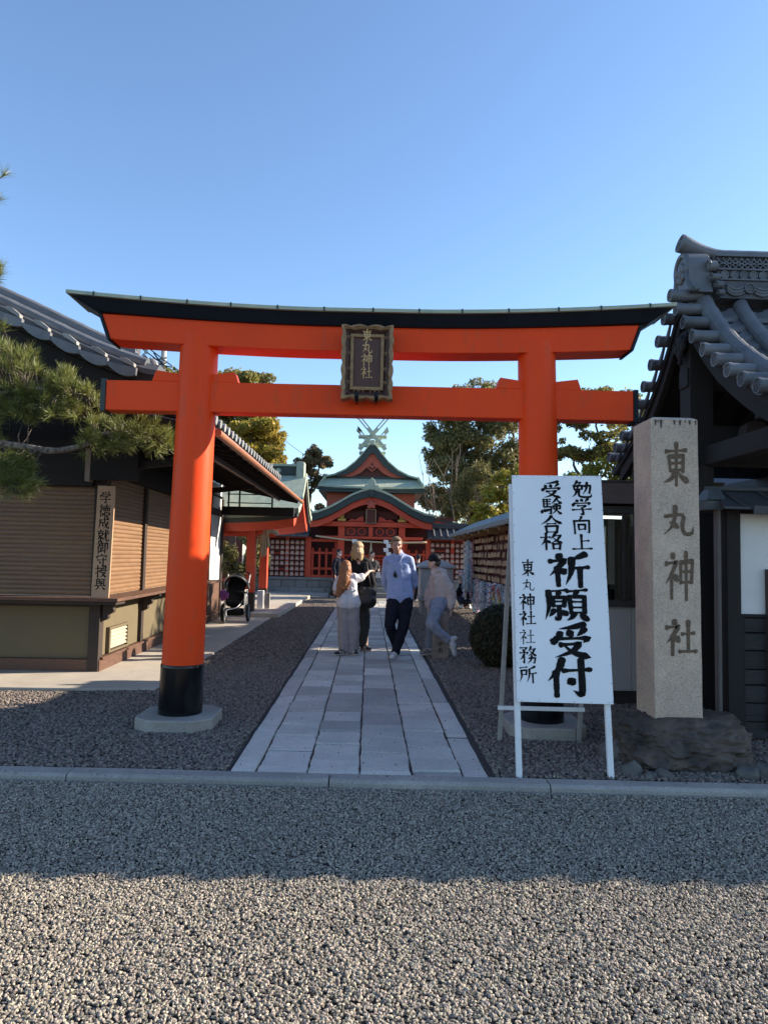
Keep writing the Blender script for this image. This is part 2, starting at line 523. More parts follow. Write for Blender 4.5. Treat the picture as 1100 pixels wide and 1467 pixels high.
for ci, (a, b) in enumerate(cols):
    y = 4.92 - 0.02 * ci
    first = [0.17, 0.36, 0.10, 0.13][ci]
    k = 0
    while y < 25.0:
        l = first if k == 0 else random.uniform(0.30, 0.50)
        if k == 1: l = [0.42, 0.42, 0.46, 0.30][ci]
        y1 = min(y + l, 25.1)
        pave(a, b, y, y1)
        y = y1; k += 1
for a, b in ((-0.925, -0.752), (0.690, 0.868)):
    y = 4.93 if a < 0 else 4.86
    while y < 25.0:
        y1 = min(y + random.uniform(1.05, 1.7), 25.1)
        pave(a, b, y, y1, gap=0.005)
        y = y1

# concrete apron round the kiosk
CONC = pm('pale_concrete', (0.50, 0.44, 0.36), (0.40, 0.35, 0.285), scale=2.5, rough=0.85, bump=0.0015, bscale=90, low=(0.8, (0.34, 0.30, 0.245), 0.45), spots=[(200, (0.25, 0.22, 0.19), 0.9, 0.5)])
q = MB()
q.loft([[(-9, 7.58, -0.10), (-2.28, 7.70, -0.10), (-2.26, 16.6, -0.10), (-9, 16.6, -0.10)], [(-9, 7.58, 0.018), (-2.28, 7.70, 0.018), (-2.26, 16.6, 0.018), (-9, 16.6, 0.018)]])
struct(q.build('apron_pavement', CONC, bevel=0.008))
q = MB()
q.loft([[(-9, 16.62, -0.10), (-2.10, 16.62, -0.10), (-2.0, 24.9, -0.10), (-9, 24.9, -0.10)], [(-9, 16.62, 0.10), (-2.10, 16.62, 0.10), (-2.0, 24.9, 0.10), (-9, 24.9, 0.10)]])
struct(q.build('pavilion_pavement', CONC, bevel=0.008))
# ------------------------------------------------------------------ torii gate
TX, TY = -0.03, 6.24
tor = thing('torii_gate', 'large vermilion torii gate spanning the stone path', 'torii gate', (TX, TY, 0))
def sweep_beam(q, xs, prof):
    """prof(x) -> section polygon [(y,z)...]"""
    q.loft([[(x, TY + 0.0 + y - 0.018 * x, z) for y, z in prof(x)] for x in xs])
FOUND = pm('plinth_granite', (0.40, 0.36, 0.31), (0.29, 0.265, 0.23), scale=5, rough=0.85, bump=0.003, bscale=90, spots=[(230, (0.13, 0.12, 0.11), 0.82, 0.6)], low=(1.5, (0.22, 0.20, 0.175), 0.5))
for sx, (xb, xt) in ((-1, (-1.625, -1.575)), (1, (1.560, 1.483))):
    yb = TY - 0.018 * xb
    q = MB()
    rings = []
    for i in range(15):
        t = i / 14; z = 0.525 + (3.45 - 0.525) * t
        f = (z) / 3.46
        rings.append(ring(xb + (xt - xb) * f, yb, z, 0.182 - 0.014 * f, 0.182 - 0.014 * f, 40))
    q.loft(rings)
    q.build('pillar', VERM, tor, smooth=True, sangle=50)
    q = MB(); rings = []
    for z, r in ((-0.02, 0.186), (0.02, 0.190), (0.05, 0.1895), (0.50, 0.1865), (0.522, 0.186), (0.526, 0.183)):
        rings.append(ring(xb + (xt - xb) * z / 3.46, yb, z, r, r, 40))
    q.loft(rings)
    q.build('base_band', BLACKP, tor, smooth=True, sangle=50)
    q = MB()
    w, d, c = 0.33, 0.33, 0.13
    oct_ = [(-w + c, -d), (w - c, -d), (w, -d + c), (w, d - c), (w - c, d), (-w + c, d), (-w, d - c), (-w, -d + c)]
    q.loft([[(xb + x, yb + y, -0.12) for x, y in oct_], [(xb + x, yb + y, 0.085) for x, y in oct_], [(xb + x * 0.985, yb + y * 0.985, 0.098) for x, y in oct_]])
    q.build('foundation_stone', FOUND, tor, bevel=0.006)

def sag(x):                              # upward curve of the top beams
    u = abs(x + 0.03) / 2.65
    return 0.10 * max(0, u - 0.15) ** 1.7 / 0.76

# shimaki (lower top beam), dark end caps
def shim(x, e=0.0):
    z0 = 3.318 + sag(x) * 0.85; z1 = 3.545 + sag(x) * 0.85
    return [(-0.135 - e, z0 - e), (0.135 + e, z0 - e), (0.135 + e, z1), (-0.135 - e, z1)]
xs = [-2.375 + 4.70 * i / 40 for i in range(41)]
q = MB()
n = len(xs)
rings = []
for i, x in enumerate(xs):
    row = []
    for (y, z) in shim(x):
        # ends are cut on a slant
        sl = 0.0
        if i == 0: sl = -0.085 * (z - 3.42 - sag(x) * 0.85) / 0.23
        if i == n - 1: sl = 0.085 * (z - 3.42 - sag(x) * 0.85) / 0.23
        row.append((x + sl, TY + y - 0.018 * x, z))
    rings.append(row)
q.loft(rings)
q.build('lower_lintel', VERM, tor, bevel=0.006)
for s, x in ((-1, -2.375), (1, 2.325)):
    q = MB(); rings = []
    for off in (0.001, 0.030):
        row = []
        for (y, z) in shim(x, 0.012):
            sl = s * 0.085 * (z - 3.42 - sag(x) * 0.85) / 0.23
            row.append((x + s * off + sl, TY + y - 0.018 * x, z))
        rings.append(row)
    q.loft(rings); q.build('end_cap', NAVYP, tor, bevel=0.004)

# kasagi (upper beam) and its copper cover
def kas(x):
    z0 = 3.537 + sag(x); zt = 3.648 + sag(x) * 1.10
    return [(-0.165, z0), (0.165, z0), (0.225, zt), (-0.225, zt)]
xs = [-2.50 + 4.97 * i / 40 for i in range(41)]
q = MB(); rings = []
for i, x in enumerate(xs):
    row = []
    for (y, z) in kas(x):
        sl = 0.0
        hh = (z - 3.60 - sag(x)) / 0.11
        if i == 0: sl = -0.178 if hh > 0 else 0.035
        if i == 40: sl = 0.160 if hh > 0 else -0.02
        row.append((x + sl, TY + y - 0.018 * x, z))
    rings.append(row)
q.loft(rings)
q.build('top_lintel', NAVYP, tor, bevel=0.006)
q = MB(); rings = []
for i in range(41):
    x = -2.705 + 5.36 * i / 40
    zt = 3.652 + sag(x) * 1.10
    rings.append([(x, TY + y - 0.018 * x, zt + dz) for y, dz in ((-0.25, -0.012), (0.25, -0.012), (0.25, 0.020), (0.0, 0.070), (-0.25, 0.020))])
q.loft(rings)
q.build('copper_cover', COPPER, tor, bevel=0.003)
for k in range(13):
    x = -2.45 + k * 0.405 + random.uniform(-0.02, 0.02)
    zt = 3.652 + sag(x) * 1.10
    q = MB(); q.loft([[(x + dx, TY + y - 0.018 * x, zt + dz) for y, dz in ((-0.254, -0.014), (-0.254, 0.024), (0.0, 0.075), (0.254, 0.024), (0.254, -0.014), (0.22, 0.010), (0.0, 0.06), (-0.22, 0.010))] for dx in (-0.007, 0.007)])
    q.build('cover_seam', COPPER_D, tor)

# nuki (tie beam) with dark ends and wedges
q = MB(); q.loft([[(x, TY + y - 0.018 * x, z) for y, z in ((-0.085, 2.755), (0.085, 2.755), (0.085, 3.025), (-0.085, 3.025))] for x in (-2.375, -1.9, -1.2, 0, 1.2, 1.9, 2.335)])
q.build('tie_beam', VERM, tor, bevel=0.006)
for s, x in ((-1, -2.376), (1, 2.336)):
    q = MB(); q.loft([[(x + s * dx, TY + y - 0.018 * x, z) for y, z in ((-0.095, 2.742), (0.095, 2.742), (0.095, 3.037), (-0.095, 3.037))] for dx in (0, 0.042)])
    q.build('end_cap', COPPER_D if s < 0 else NAVYP, tor, bevel=0.004)
for xc in (-1.588, 1.494):
    for s in (-1, 1):
        q = MB()
        y = TY - 0.018 * xc
        x0 = xc + s * 0.13; L_ = 0.23
        h0, h1 = 0.070, 0.100
        poly = [(x0, 3.027), (x0 + s * (L_ + 0.025), 3.027), (x0 + s * (L_ - 0.01), 3.027 + h1), (x0, 3.027 + h0)]
        q.loft([[(px, y + yy, pz) for px, pz in poly] for yy in (-0.07, 0.07)])
        q.build('wedge', VERM, tor, bevel=0.005)
# ------------------------------------------------------------------ brush-written characters
SHI = "t:24,4 34,14|S:8,26 42,22 26,46 6,68|v:26,46 26,97|t:32,46 43,60|"
GL = {
'東': "h:16,20 84,17|v:50,3 50,97|v:26,32 30,66|B:26,33 75,30 71,66|h:30,48 71,47|h:30,64 71,63|s:47,64 34,80 8,93|d:53,64 70,80 94,90",
'丸': "s:42,5 40,40 30,70 8,93|k:14,36 64,31 62,66 70,87 90,86 94,64|t:26,52 48,68",
'神': SHI + "v:53,22 55,66|B:53,23 92,20 89,64|h:54,43 89,41|h:54,64 89,62|v:71,2 71,98",
'社': SHI + "h:54,42 91,39|v:72,8 72,86|h:46,88 97,85",
'所': "h:6,14 46,9|B:14,30 43,28 41,52|h:16,52 41,50|s:14,30 14,64 3,93|s:90,7 74,17 58,22|s:60,22 58,60 45,95|h:60,46 98,43|v:79,46 79,98",
'務': "S:8,10 44,8 28,28|t:18,17 30,30|S:4,38 48,35 40,47|K:28,38 28,92 16,84|s:26,48 16,64 3,76|s:66,3 60,18 50,28|h:60,18 92,15|s:84,18 74,36 48,54|d:60,24 76,42 97,54|K:54,66 90,63 85,93 73,90|s:70,54 66,76 46,97",
'勉': "s:28,3 20,20 6,32|S:24,14 44,12 34,28|v:12,32 14,52|B:12,33 52,30 50,50|h:14,51 50,49|v:31,30 30,50|s:26,50 20,76 3,95|k:38,50 37,84 52,93 92,91 97,73|K:58,32 93,29 88,74 77,68|s:76,12 72,50 54,80",
'学': "t:22,8 31,20|t:46,4 53,17|s:82,4 74,14 64,23|t:12,28 7,45|S:14,31 91,28 80,43|S:30,45 70,42 52,57|k:52,56 57,80 54,93 40,88|h:6,67 95,63",
'向': "s:50,2 43,14 34,23|v:12,25 14,97|K:12,26 90,22 88,93 75,86|v:34,46 36,74|B:34,47 69,45 66,74|h:36,73 66,71",
'上': "v:48,7 48,88|h:48,44 84,40|h:5,90 97,86",
'受': "s:82,4 56,12 22,18|t:18,24 27,37|t:44,20 51,35|s:84,18 75,28 65,37|t:12,42 7,58|S:14,45 91,42 80,57|S:26,61 72,58 50,80 10,98|d:32,62 56,82 97,97",
'験': "v:12,8 12,54|h:12,9 46,7|h:14,22 42,21|h:14,36 42,35|v:28,8 28,52|K:12,53 48,51 44,93 33,88|t:5,66 3,87|t:15,64 18,79|t:24,64 27,77|t:33,62 37,73|s:74,2 64,20 48,36|d:74,4 84,20 99,34|h:62,36 87,34|v:58,46 60,64|B:58,47 91,45 88,63|h:60,63 88,62|s:74,36 70,72 47,97|d:74,62 82,80 99,95",
'合': "s:50,3 34,28 3,49|d:50,5 68,28 98,47|h:31,46 69,44|v:26,60 29,95|B:26,61 77,58 72,95|h:29,92 72,90",
'格': "h:4,28 45,25|v:25,3 25,98|s:24,30 18,52 3,72|t:28,42 42,56|s:66,3 58,20 45,35|S:62,17 91,14 74,42 43,63|d:58,26 74,46 99,61|v:56,64 58,95|B:56,65 89,63 86,95|h:58,92 86,90",
'祈': SHI + "s:91,5 75,15 58,21|s:60,20 58,58 45,94|h:60,46 99,43|v:80,46 80,99",
'願': "h:5,10 51,7|s:10,10 10,56 1,96|s:34,13 30,20 25,27|v:18,29 20,56|B:18,29 47,27 44,56|h:20,42 44,41|h:20,55 44,54|k:32,56 33,88 29,93 22,86|s:22,66 18,76 9,87|t:40,66 49,80|h:52,9 98,6|s:74,10 70,18 63,25|v:58,26 60,76|B:58,27 91,25 90,76|h:60,42 90,41|h:60,58 90,57|h:60,75 90,74|s:68,78 62,88 49,98|t:80,78 97,95",
'付': "s:34,3 26,32 3,60|v:22,38 22,98|h:38,34 97,30|k:75,5 76,84 72,93 58,84|t:47,52 58,67",
'徳': "s:24,3 18,16 5,29|s:28,25 20,44 3,61|v:18,46 18,98|h:40,14 97,11|v:68,2 66,26|v:42,28 44,50|B:42,29 93,27 90,50|h:44,49 90,48|v:58,28 58,49|v:75,28 75,49|t:41,66 35,87|k:52,62 57,90 80,91 85,75|t:66,57 73,69|t:88,61 97,79",
'成': "s:16,24 16,60 3,97|h:16,25 93,21|K:20,48 45,46 42,77 31,72|k:54,3 62,54 88,92 96,72|s:85,44 72,70 45,95|t:72,3 85,15",
'就': "t:25,2 31,13|h:3,20 51,17|v:12,32 14,52|B:12,33 45,31 42,52|h:14,51 42,50|k:28,52 29,90 26,95 18,88|s:18,62 14,76 3,87|t:38,62 49,79|h:54,36 99,33|s:72,5 70,50 51,95|k:78,36 78,84 84,92 97,90 98,72|t:82,12 93,23",
'御': "s:20,3 14,16 3,29|s:24,25 16,44 1,59|v:15,46 15,98|s:42,3 38,16 29,28|h:38,18 63,15|h:29,36 67,33|v:48,18 48,80|h:48,56 65,54|v:36,52 36,82|h:27,86 69,76|K:72,18 97,15 94,68 85,64|v:74,18 74,98",
'守': "t:49,2 51,15|t:12,18 8,35|S:12,21 91,17 80,35|h:11,52 93,48|k:64,34 66,88 62,95 48,86|t:29,62 43,77",
'授': "h:3,26 41,22|k:23,3 24,86 20,93 11,84|h:3,64 43,46|s:90,4 70,10 47,15|t:49,20 56,31|t:66,18 71,30|s:93,16 85,26 77,33|t:46,38 42,51|S:46,41 97,38 87,51|S:53,57 87,54 70,78 41,98|d:56,58 74,80 99,95",
'與': "s:31,7 23,13 15,16|v:16,16 20,60|h:18,30 34,28|h:19,44 34,43|h:66,13 86,11|v:84,12 80,60|h:66,28 82,27|h:66,43 81,42|h:40,14 61,12|v:42,14 42,33|K:42,33 61,31 57,54 48,50|h:38,45 59,43|h:3,63 97,59|s:36,68 26,84 7,97|d:62,68 76,80 94,93",
'り': "k:30,14 27,40 29,56 38,44|s:68,10 74,36 68,70 46,94",
'の': "s:52,22 46,60 26,82 15,68 20,42 44,24 70,26 85,48 78,74 56,90",
'石': "h:8,14 93,11|s:48,14 36,46 3,76|v:30,52 32,94|B:30,53 81,50 77,94|h:32,90 77,88",
}

def _catmull(P, n):
    P = [np.array(p, float) for p in P]
    if len(P) == 2:
        return [P[0] + (P[1] - P[0]) * t for t in np.linspace(0, 1, n)]
    Q = [2 * P[0] - P[1]] + P + [2 * P[-1] - P[-2]]
    out = []
    m = max(3, n // (len(P) - 1))
    for i in range(1, len(Q) - 2):
        for t in np.linspace(0, 1, m, endpoint=False):
            a, b, c, d = Q[i - 1], Q[i], Q[i + 1], Q[i + 2]
            out.append(0.5 * (2 * b + (c - a) * t + (2 * a - 5 * b + 4 * c - d) * t * t + (3 * b - a - 3 * c + d) * t ** 3))
    out.append(P[-1])
    return out

def _width(kind, t, tk):
    if kind == 'h':
        return 0.78 + 0.34 * math.exp(-(t / 0.12) ** 2) - 0.22 * math.sin(math.pi * t) + 0.36 * math.exp(-((t - 0.93) / 0.09) ** 2)
    if kind == 'v':
        return 0.92 + 0.30 * math.exp(-(t / 0.10) ** 2) - 0.12 * t
    if kind == 's':
        return max(0.06, 1.15 * (1 - t ** 1.7) + 0.08)
    if kind == 'd':
        return 0.35 + 1.15 * (t / 0.8) ** 1.3 if t < 0.8 else max(0.05, 1.5 * (1 - (t - 0.8) / 0.2))
    if kind == 't':
        return 0.35 + 1.15 * math.sin(math.pi * min(1, t * 0.80)) ** 1.2
    if kind == 'B':
        return 0.95 + 0.15 * math.exp(-((t - tk) / 0.06) ** 2)
    if kind == 'k':
        return 1.0 if t < 0.84 else max(0.07, (1 - t) / 0.16)
    return 1.0

def glyph(q, ch, P, size, weight=9.0, lift=0.0, sx=1.0, rng=random):
    """adds the strokes of one character; P(u, v, w) maps a point of the 0..1 square, w = height above the surface"""
    for si, st in enumerate(x for x in GL[ch].split('|') if x):
        kind, pts = st.split(':')
        pts = [tuple(float(c) + rng.uniform(-1.2, 1.2) for c in p.split(',')) for p in pts.split()]
        tk = 0.5
        if kind in 'BSK':
            L = [math.dist(a, b) for a, b in zip(pts, pts[1:])]
            tk = L[0] / sum(L)
            line = []
            for (a, b), l in zip(zip(pts, pts[1:]), L):
                n = max(4, int(l / 4))
                line += [np.array(a) + (np.array(b) - np.array(a)) * k / n for k in range(n)]
            line.append(np.array(pts[-1]))
            if kind == 'S' and len(pts) > 3:
                line = [np.array(pts[0]) + (np.array(pts[1]) - np.array(pts[0])) * k / 8 for k in range(8)] + _catmull(pts[1:], 14)
        else:
            line = _catmull(pts, 16)
        seg = [0.0]
        for a, b in zip(line, line[1:]):
            seg.append(seg[-1] + float(np.hypot(*(b - a))))
        tot = seg[-1] or 1
        lv, rv = [], []
        for i, p in enumerate(line):
            a = line[max(0, i - 1)]; b = line[min(len(line) - 1, i + 1)]
            d = b - a; d = d / (np.hypot(*d) or 1)
            nrm = np.array([-d[1], d[0]])
            t = seg[i] / tot
            if kind == 'S':
                w = _width('h', min(t / max(tk, .01), 0.9), 0) if t < tk else max(0.06, 1.1 * (1 - ((t - tk) / (1 - tk)) ** 1.7) + 0.06)
            elif kind == 'K':
                w = 0.95 if t < 0.84 else max(0.07, (1 - t) / 0.16)
            else:
                w = _width(kind, t, tk)
            if kind == 'h': w *= 0.82
            w *= weight * 0.5 * (1 + rng.uniform(-0.08, 0.08))
            lv.append(p + nrm * w); rv.append(p - nrm * w)
        h = lift + 0.00006 * si
        V = [P(a[0] / 100 * sx + (1 - sx) / 2, a[1] / 100, h) for a in lv] + [P(a[0] / 100 * sx + (1 - sx) / 2, a[1] / 100, h) for a in rv]
        n = len(line)
        F = [(i, i + 1, n + i + 1, n + i) for i in range(n - 1)]
        # round blunt ends
        for end, dirn in ((0, -1), (n - 1, 1)):
            w = float(np.hypot(*(lv[end] - rv[end]))) / 2
            if w > weight * 0.25:
                c = (lv[end] + rv[end]) / 2
                a = line[end] - line[end - dirn]; a = a / (np.hypot(*a) or 1)
                e = lv[end] - c
                arc = [c + e * math.cos(th) + a * w * 0.75 * math.sin(th) for th in np.linspace(0, math.pi, 6)]
                o = len(V)
                V += [P(p[0] / 100 * sx + (1 - sx) / 2, p[1] / 100, h) for p in arc]
                F.append(tuple(range(o, o + 6)))
        q.add(V, F)

def plane_map(org, du, dv, nn):
    org, du, dv, nn = Vector(org), Vector(du), Vector(dv), Vector(nn).normalized()
    return lambda u, v, h: org + du * u + dv * v + nn * h

def text_part(parent, mat, org, du, dv, nn, chars, name='lettering', lift=0.0012):
    """chars: (ch, u_centre, v_centre, width, height, weight) in metres on the plane"""
    du = Vector(du).normalized(); dv = Vector(dv).normalized(); org = Vector(org)
    q = MB()
    for ch, u, v, w, h, wt in chars:
        o = org + du * (u - w / 2) + dv * (v - h / 2)
        glyph(q, ch, plane_map(o, du * w, dv * h, nn), 1, wt, lift)
    me = q.build(name, mat, parent)
    return me

# ------------------------------------------------------------------ white standing signboard
WHITE_S = pm('white_painted_board', (0.80, 0.81, 0.82), (0.76, 0.77, 0.78), scale=2.5, rough=0.5, low=(1.4, (0.70, 0.71, 0.72), 0.3), bump=0.0006, bscale=25)
WHITE_W = pm('white_painted_timber', (0.76, 0.76, 0.75), (0.66, 0.66, 0.65), scale=8, rough=0.6, bump=0.001, bscale=40)
GREYW = pm('grey_bare_prop_timber', (0.36, 0.335, 0.305), (0.27, 0.25, 0.225), scale=8, rough=0.7, bump=0.001, bscale=40)
sg = thing('standing_signboard', 'tall white A-frame signboard with black brush writing', 'signboard', (1.41, 5.1, 0))
A = Vector((1.067, 4.965, 0.50)); B = Vector((1.752, 4.965, 0.492)); C_ = Vector((1.762, 5.27, 2.150)); D = Vector((1.079, 5.27, 2.141))
nn = (B - A).cross(D - A).normalized()     # points to the camera (-Y)
if nn.y > 0: nn = -nn
q = MB(); q.loft([[A, B, C_, D], [p - nn * 0.022 for p in (A, B, C_, D)]])
q.build('panel', WHITE_S, sg, bevel=0.002)
def sgp(u, v):                             # panel point, u across 0..1, v down 0..1
    top = D + (C_ - D) * u; bot = A + (B - A) * u
    return top + (bot - top) * v
def crop_uv(cx, cy):
    v = (cy - 62) / 998.0
    l = 98 + 24 * v; r = 493 + 54 * v
    return (cx - l) / (r - l), v
du = (C_ - D).normalized(); dv = (A - D).normalized()
chars = []
K = 0.00168
for ch, cx, cy, w, h, wt in (
        ('勉', 408, 132, 92, 84, 12), ('学', 410, 214, 92, 80, 12.5), ('向', 412, 299, 86, 82, 12.5), ('上', 415, 376, 92, 78, 13.5),
        ('受', 273, 132, 94, 84, 12.5), ('験', 277, 212, 94, 80, 11), ('合', 278, 295, 102, 82, 12.5), ('格', 280, 372, 100, 78, 12),
        ('祈', 354, 498, 186, 152, 15.5), ('願', 352, 652, 190, 144, 12.5), ('受', 374, 806, 180, 152, 14.5), ('付', 371, 958, 196, 160, 15.5),
        ('東', 177, 490, 66, 76, 11), ('丸', 180, 567, 60, 56, 8), ('神', 177, 640, 72, 72, 11), ('社', 180, 710, 74, 66, 11), ('社', 181, 790, 70, 66, 7.5), ('務', 187, 868, 76, 76, 10), ('所', 187, 947, 74, 74, 11)):
    u, v = crop_uv(cx, cy)
    p = sgp(u, v)
    chars.append((ch, (p - D).dot(du), (p - D).dot(dv), w * K, h * K, wt))
text_part(sg, INK, D, du, dv, nn, chars)
NAIL = pm('dark_nail', (0.05, 0.045, 0.04), rough=0.5)
q = MB()
for k in range(14):
    for u in (0.008, 0.992):
        p = sgp(u, 0.01 + 0.98 * k / 13) + nn * 0.0015
        q.ell(p, (0.003, 0.003, 0.003), 6, 4)
for k in range(6):
    for v in (0.006, 0.994):
        p = sgp(0.05 + 0.9 * k / 5, v) + nn * 0.0015
        q.ell(p, (0.003, 0.003, 0.003), 6, 4)
stuff(q.build('nail_heads', NAIL, sg))
for xf, xp in ((1.075, 1.079), (1.715, 1.735)):
    q = MB()
    foot = Vector((xf, 4.885, -0.02)); top = Vector((xp, 5.26, 2.08)) - nn * 0.04
    d = (top - foot)
    q.beam(foot + Vector((0, 0.03, 0)), top, 0.040, 0.030, up=(0, -1, 0.2))
    q.build('front_leg', WHITE_W, sg, bevel=0.002)
for xf, xp in ((1.115, 1.10), (1.775, 1.73)):
    q = MB(); q.beam((xf, 5.86, -0.02), (xp, 5.33, 2.05), 0.034, 0.026, up=(0, 1, 0.2))
    q.build('rear_leg', GREYW, sg, bevel=0.002)
q = MB(); q.beam((1.08, 5.755, 0.29), (1.79, 5.755, 0.285), 0.02, 0.032, up=(0, 0, 1)); q.build('rear_brace', WHITE_W, sg, bevel=0.002)

# ------------------------------------------------------------------ stone pillar with carved name
sp = thing('stone_marker', 'square granite pillar with carved shrine name standing on a dark boulder', 'stone pillar', (2.33, 5.43, 0.3))
q = MB(); rings = []
fl0, fr0 = (2.163, 5.25), (2.525, 5.25); fl1, fr1 = (2.138, 5.25), (2.502, 5.25)
for i in range(24):
    t = i / 23; z = 0.30 + (2.600 - 0.30) * t
    a = fl0[0] + (fl1[0] - fl0[0]) * t; b = fr0[0] + (fr1[0] - fr0[0]) * t
    w = lambda k: 0.0025 * noise.noise(Vector((z * 6, k, 0.3)))
    rings.append([(a + w(1), 5.25, z), (b + w(2), 5.25, z), (b + w(3), 5.61, z), (a + w(4), 5.61, z)])
rings.append([(fl1[0] + 0.03, 5.28, 2.618), (fr1[0] - 0.03, 5.28, 2.618), (fr1[0] - 0.03, 5.58, 2.618), (fl1[0] + 0.03, 5.58, 2.618)])
q.loft(rings)
GRAN_P = pm('weathered_marker_granite', (0.62, 0.475, 0.345), (0.44, 0.335, 0.245), scale=5, rough=0.82, bump=0.003, bscale=120, spots=[(170, (0.20, 0.155, 0.125), 0.80, 0.5), (210, (0.74, 0.62, 0.50), 0.82, 0.45)], low=(2.2, (0.36, 0.29, 0.23), 0.5))
q.build('pillar_shaft', GRAN_P, sp, bevel=0.006)
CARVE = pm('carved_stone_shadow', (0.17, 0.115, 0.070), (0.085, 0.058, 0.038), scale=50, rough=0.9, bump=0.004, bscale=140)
def mk(cx, cy, w, h):
    z = 2.612 - (cy - 45) * 0.002045; t = (z - 0.3) / 2.3
    l = fl0[0] + (fl1[0] - fl0[0]) * t
    u = (cx - (212 + 16 * (cy - 45) / 1085.0)) / 178.0
    return l + u * 0.363, z, w * 0.00204, h * 0.00204
chars = []
for ch, cx, cy, w, h, wt in (('東', 308, 222, 112, 165, 12), ('丸', 314, 434, 130, 122, 12), ('神', 319, 636, 118, 180, 11), ('社', 324, 862, 124, 140, 13)):
    x, z, ww, hh = mk(cx, cy, w, h)
    chars.append((ch, x, -z, ww, hh, wt))
text_part(sp, CARVE, (0, 5.25, 0), (1, 0, 0), (0, 0, -1), (0, -1, 0), chars, 'carved_lettering', 0.0035)
# dark rain streaks at the head of the pillar are part of the stone
STREAK = pm('lichen_streak', (0.10, 0.085, 0.07), (0.06, 0.05, 0.042), scale=60, rough=0.9)
q = MB()
for k in range(11):
    x = 2.15 + 0.34 * random.random(); l = random.uniform(0.02, 0.075); w = random.uniform(0.004, 0.012)
    q.add([(x - w, 5.2474, 2.592), (x + w, 5.2474, 2.592), (x + w * 0.5, 5.2472, 2.592 - l * 0.7), (x, 5.2472, 2.592 - l), (x - w * 0.6, 5.2472, 2.592 - l * 0.6)], [(0, 1, 2, 3, 4)])
stuff(q.build('lichen_streaks', STREAK, sp))

# ------------------------------------------------------------------ boulder and rocks at its foot
ROCK = pm('dark_boulder_stone', (0.095, 0.070, 0.052), (0.022, 0.018, 0.016), scale=7, rough=0.72, bump=0.022, bscale=13, low=(3.0, (0.11, 0.085, 0.066), 0.4))
ROCK_G = pm('grey_green_rock', (0.14, 0.13, 0.115), (0.07, 0.068, 0.06), scale=9, rough=0.85, bump=0.012, bscale=22, var=0.3, hue=0.03)
def rock(name, mat, c, r, seed, amp=0.22, label=None, n=4, rot=0.0, group=None, veins=False, cat='rock', flat=None):
    bm = bmesh.new(); bmesh.ops.create_icosphere(bm, subdivisions=n, radius=1.0)
    M = Matrix.Rotation(rot, 4, 'Z')
    for v in bm.verts:
        p = v.co.normalized()
        d = 1 + amp * noise.noise(p * 1.3 + Vector((seed, 0, 0))) + amp * 0.45 * noise.noise(p * 3.1 + Vector((0, seed, 0))) + amp * 0.2 * noise.noise(p * 8 + Vector((0, 0, seed)))
        # facets: squarish
        k = 1.0 / (abs(p.x) ** 3.2 + abs(p.y) ** 3.2 + abs(p.z) ** 3.2) ** (1 / 3.2)
        p = p * (0.45 + 0.55 * k) * d
        if veins:
            cr = abs(noise.noise(Vector((p.x * 2.6 + p.z * 1.2, p.y * 1.4, p.z * 2.6 - p.x)) + Vector((seed * 1.7, 2, 5))))
            p = p * (1 + 0.035 * max(0, 0.10 - cr) / 0.10 - 0.06 * abs(noise.noise(Vector((p.x * 5, p.y * 5, p.z * 2 + seed)))))
        if veins:
            w = Vector((p.x * 1.1 + p.z * 1.9, p.y * 2.0, p.z * 1.5 - p.x * 1.3))
            rid = sum((1 - abs(noise.noise(w * f + Vector((seed, f, 0))))) ** 3 / f for f in (2.2, 5.0, 11.0))
            p = p * (0.93 + 0.10 * rid + 0.012 * noise.noise(p * 26))
        q = Vector((p.x * r[0], p.y * r[1], p.z * r[2]))
        if flat is not None and q.z > flat: q.z = flat + (q.z - flat) * 0.12
        v.co = M @ q
    me = bpy.data.meshes.new(name); bm.to_mesh(me); bm.free()
    me.polygons.foreach_set('use_smooth', [True] * len(me.polygons))
    me.set_sharp_from_angle(angle=R_(55))
    me.materials.append(mat)
    o = bpy.data.objects.new(name, me); COL.objects.link(o); o.location = c
    tag(o, label, cat, group)
    return o
bo = rock('boulder', ROCK, (2.43, 5.42, 0.11), (0.53, 0.39, 0.29), 3.3, 0.20, 'large dark boulder carrying the granite pillar', 6, veins=True, cat='boulder', flat=0.235)
rocks = [(1.90, 5.03, -0.01, 0.075, 0.06, 0.085, 'brown round rock beside the right front leg of the signboard'),
         (2.01, 4.955, -0.02, 0.07, 0.05, 0.05, 'low grey rock tucked under the left end of the boulder'),
         (2.11, 4.975, -0.01, 0.075, 0.055, 0.055, 'pale veined rock under the middle of the boulder'),
         (2.30, 4.95, -0.03, 0.055, 0.04, 0.045, 'small dark flat rock at the kerb under the boulder'),
         (2.46, 4.94, -0.03, 0.06, 0.04, 0.045, 'small tan flat rock at the kerb under the boulder'),
         (2.70, 4.97, 0.00, 0.075, 0.06, 0.07, 'jagged pale rock below the right end of the boulder'),
         (2.84, 5.00, 0.00, 0.085, 0.055, 0.085, 'upright ribbed rock beside the right end of the boulder'),
         (1.93, 5.42, 0.02, 0.12, 0.12, 0.11, 'rounded mossy rock behind the right leg of the signboard')]
for i, (x, y, z, a, b, c, lab) in enumerate(rocks):
    rock('rock', ROCK_G, (x, y, z), (a, b, c), 11.0 + i * 2.7, 0.35, lab, 3, rot=i * 1.1, group='rocks at the foot of the boulder')

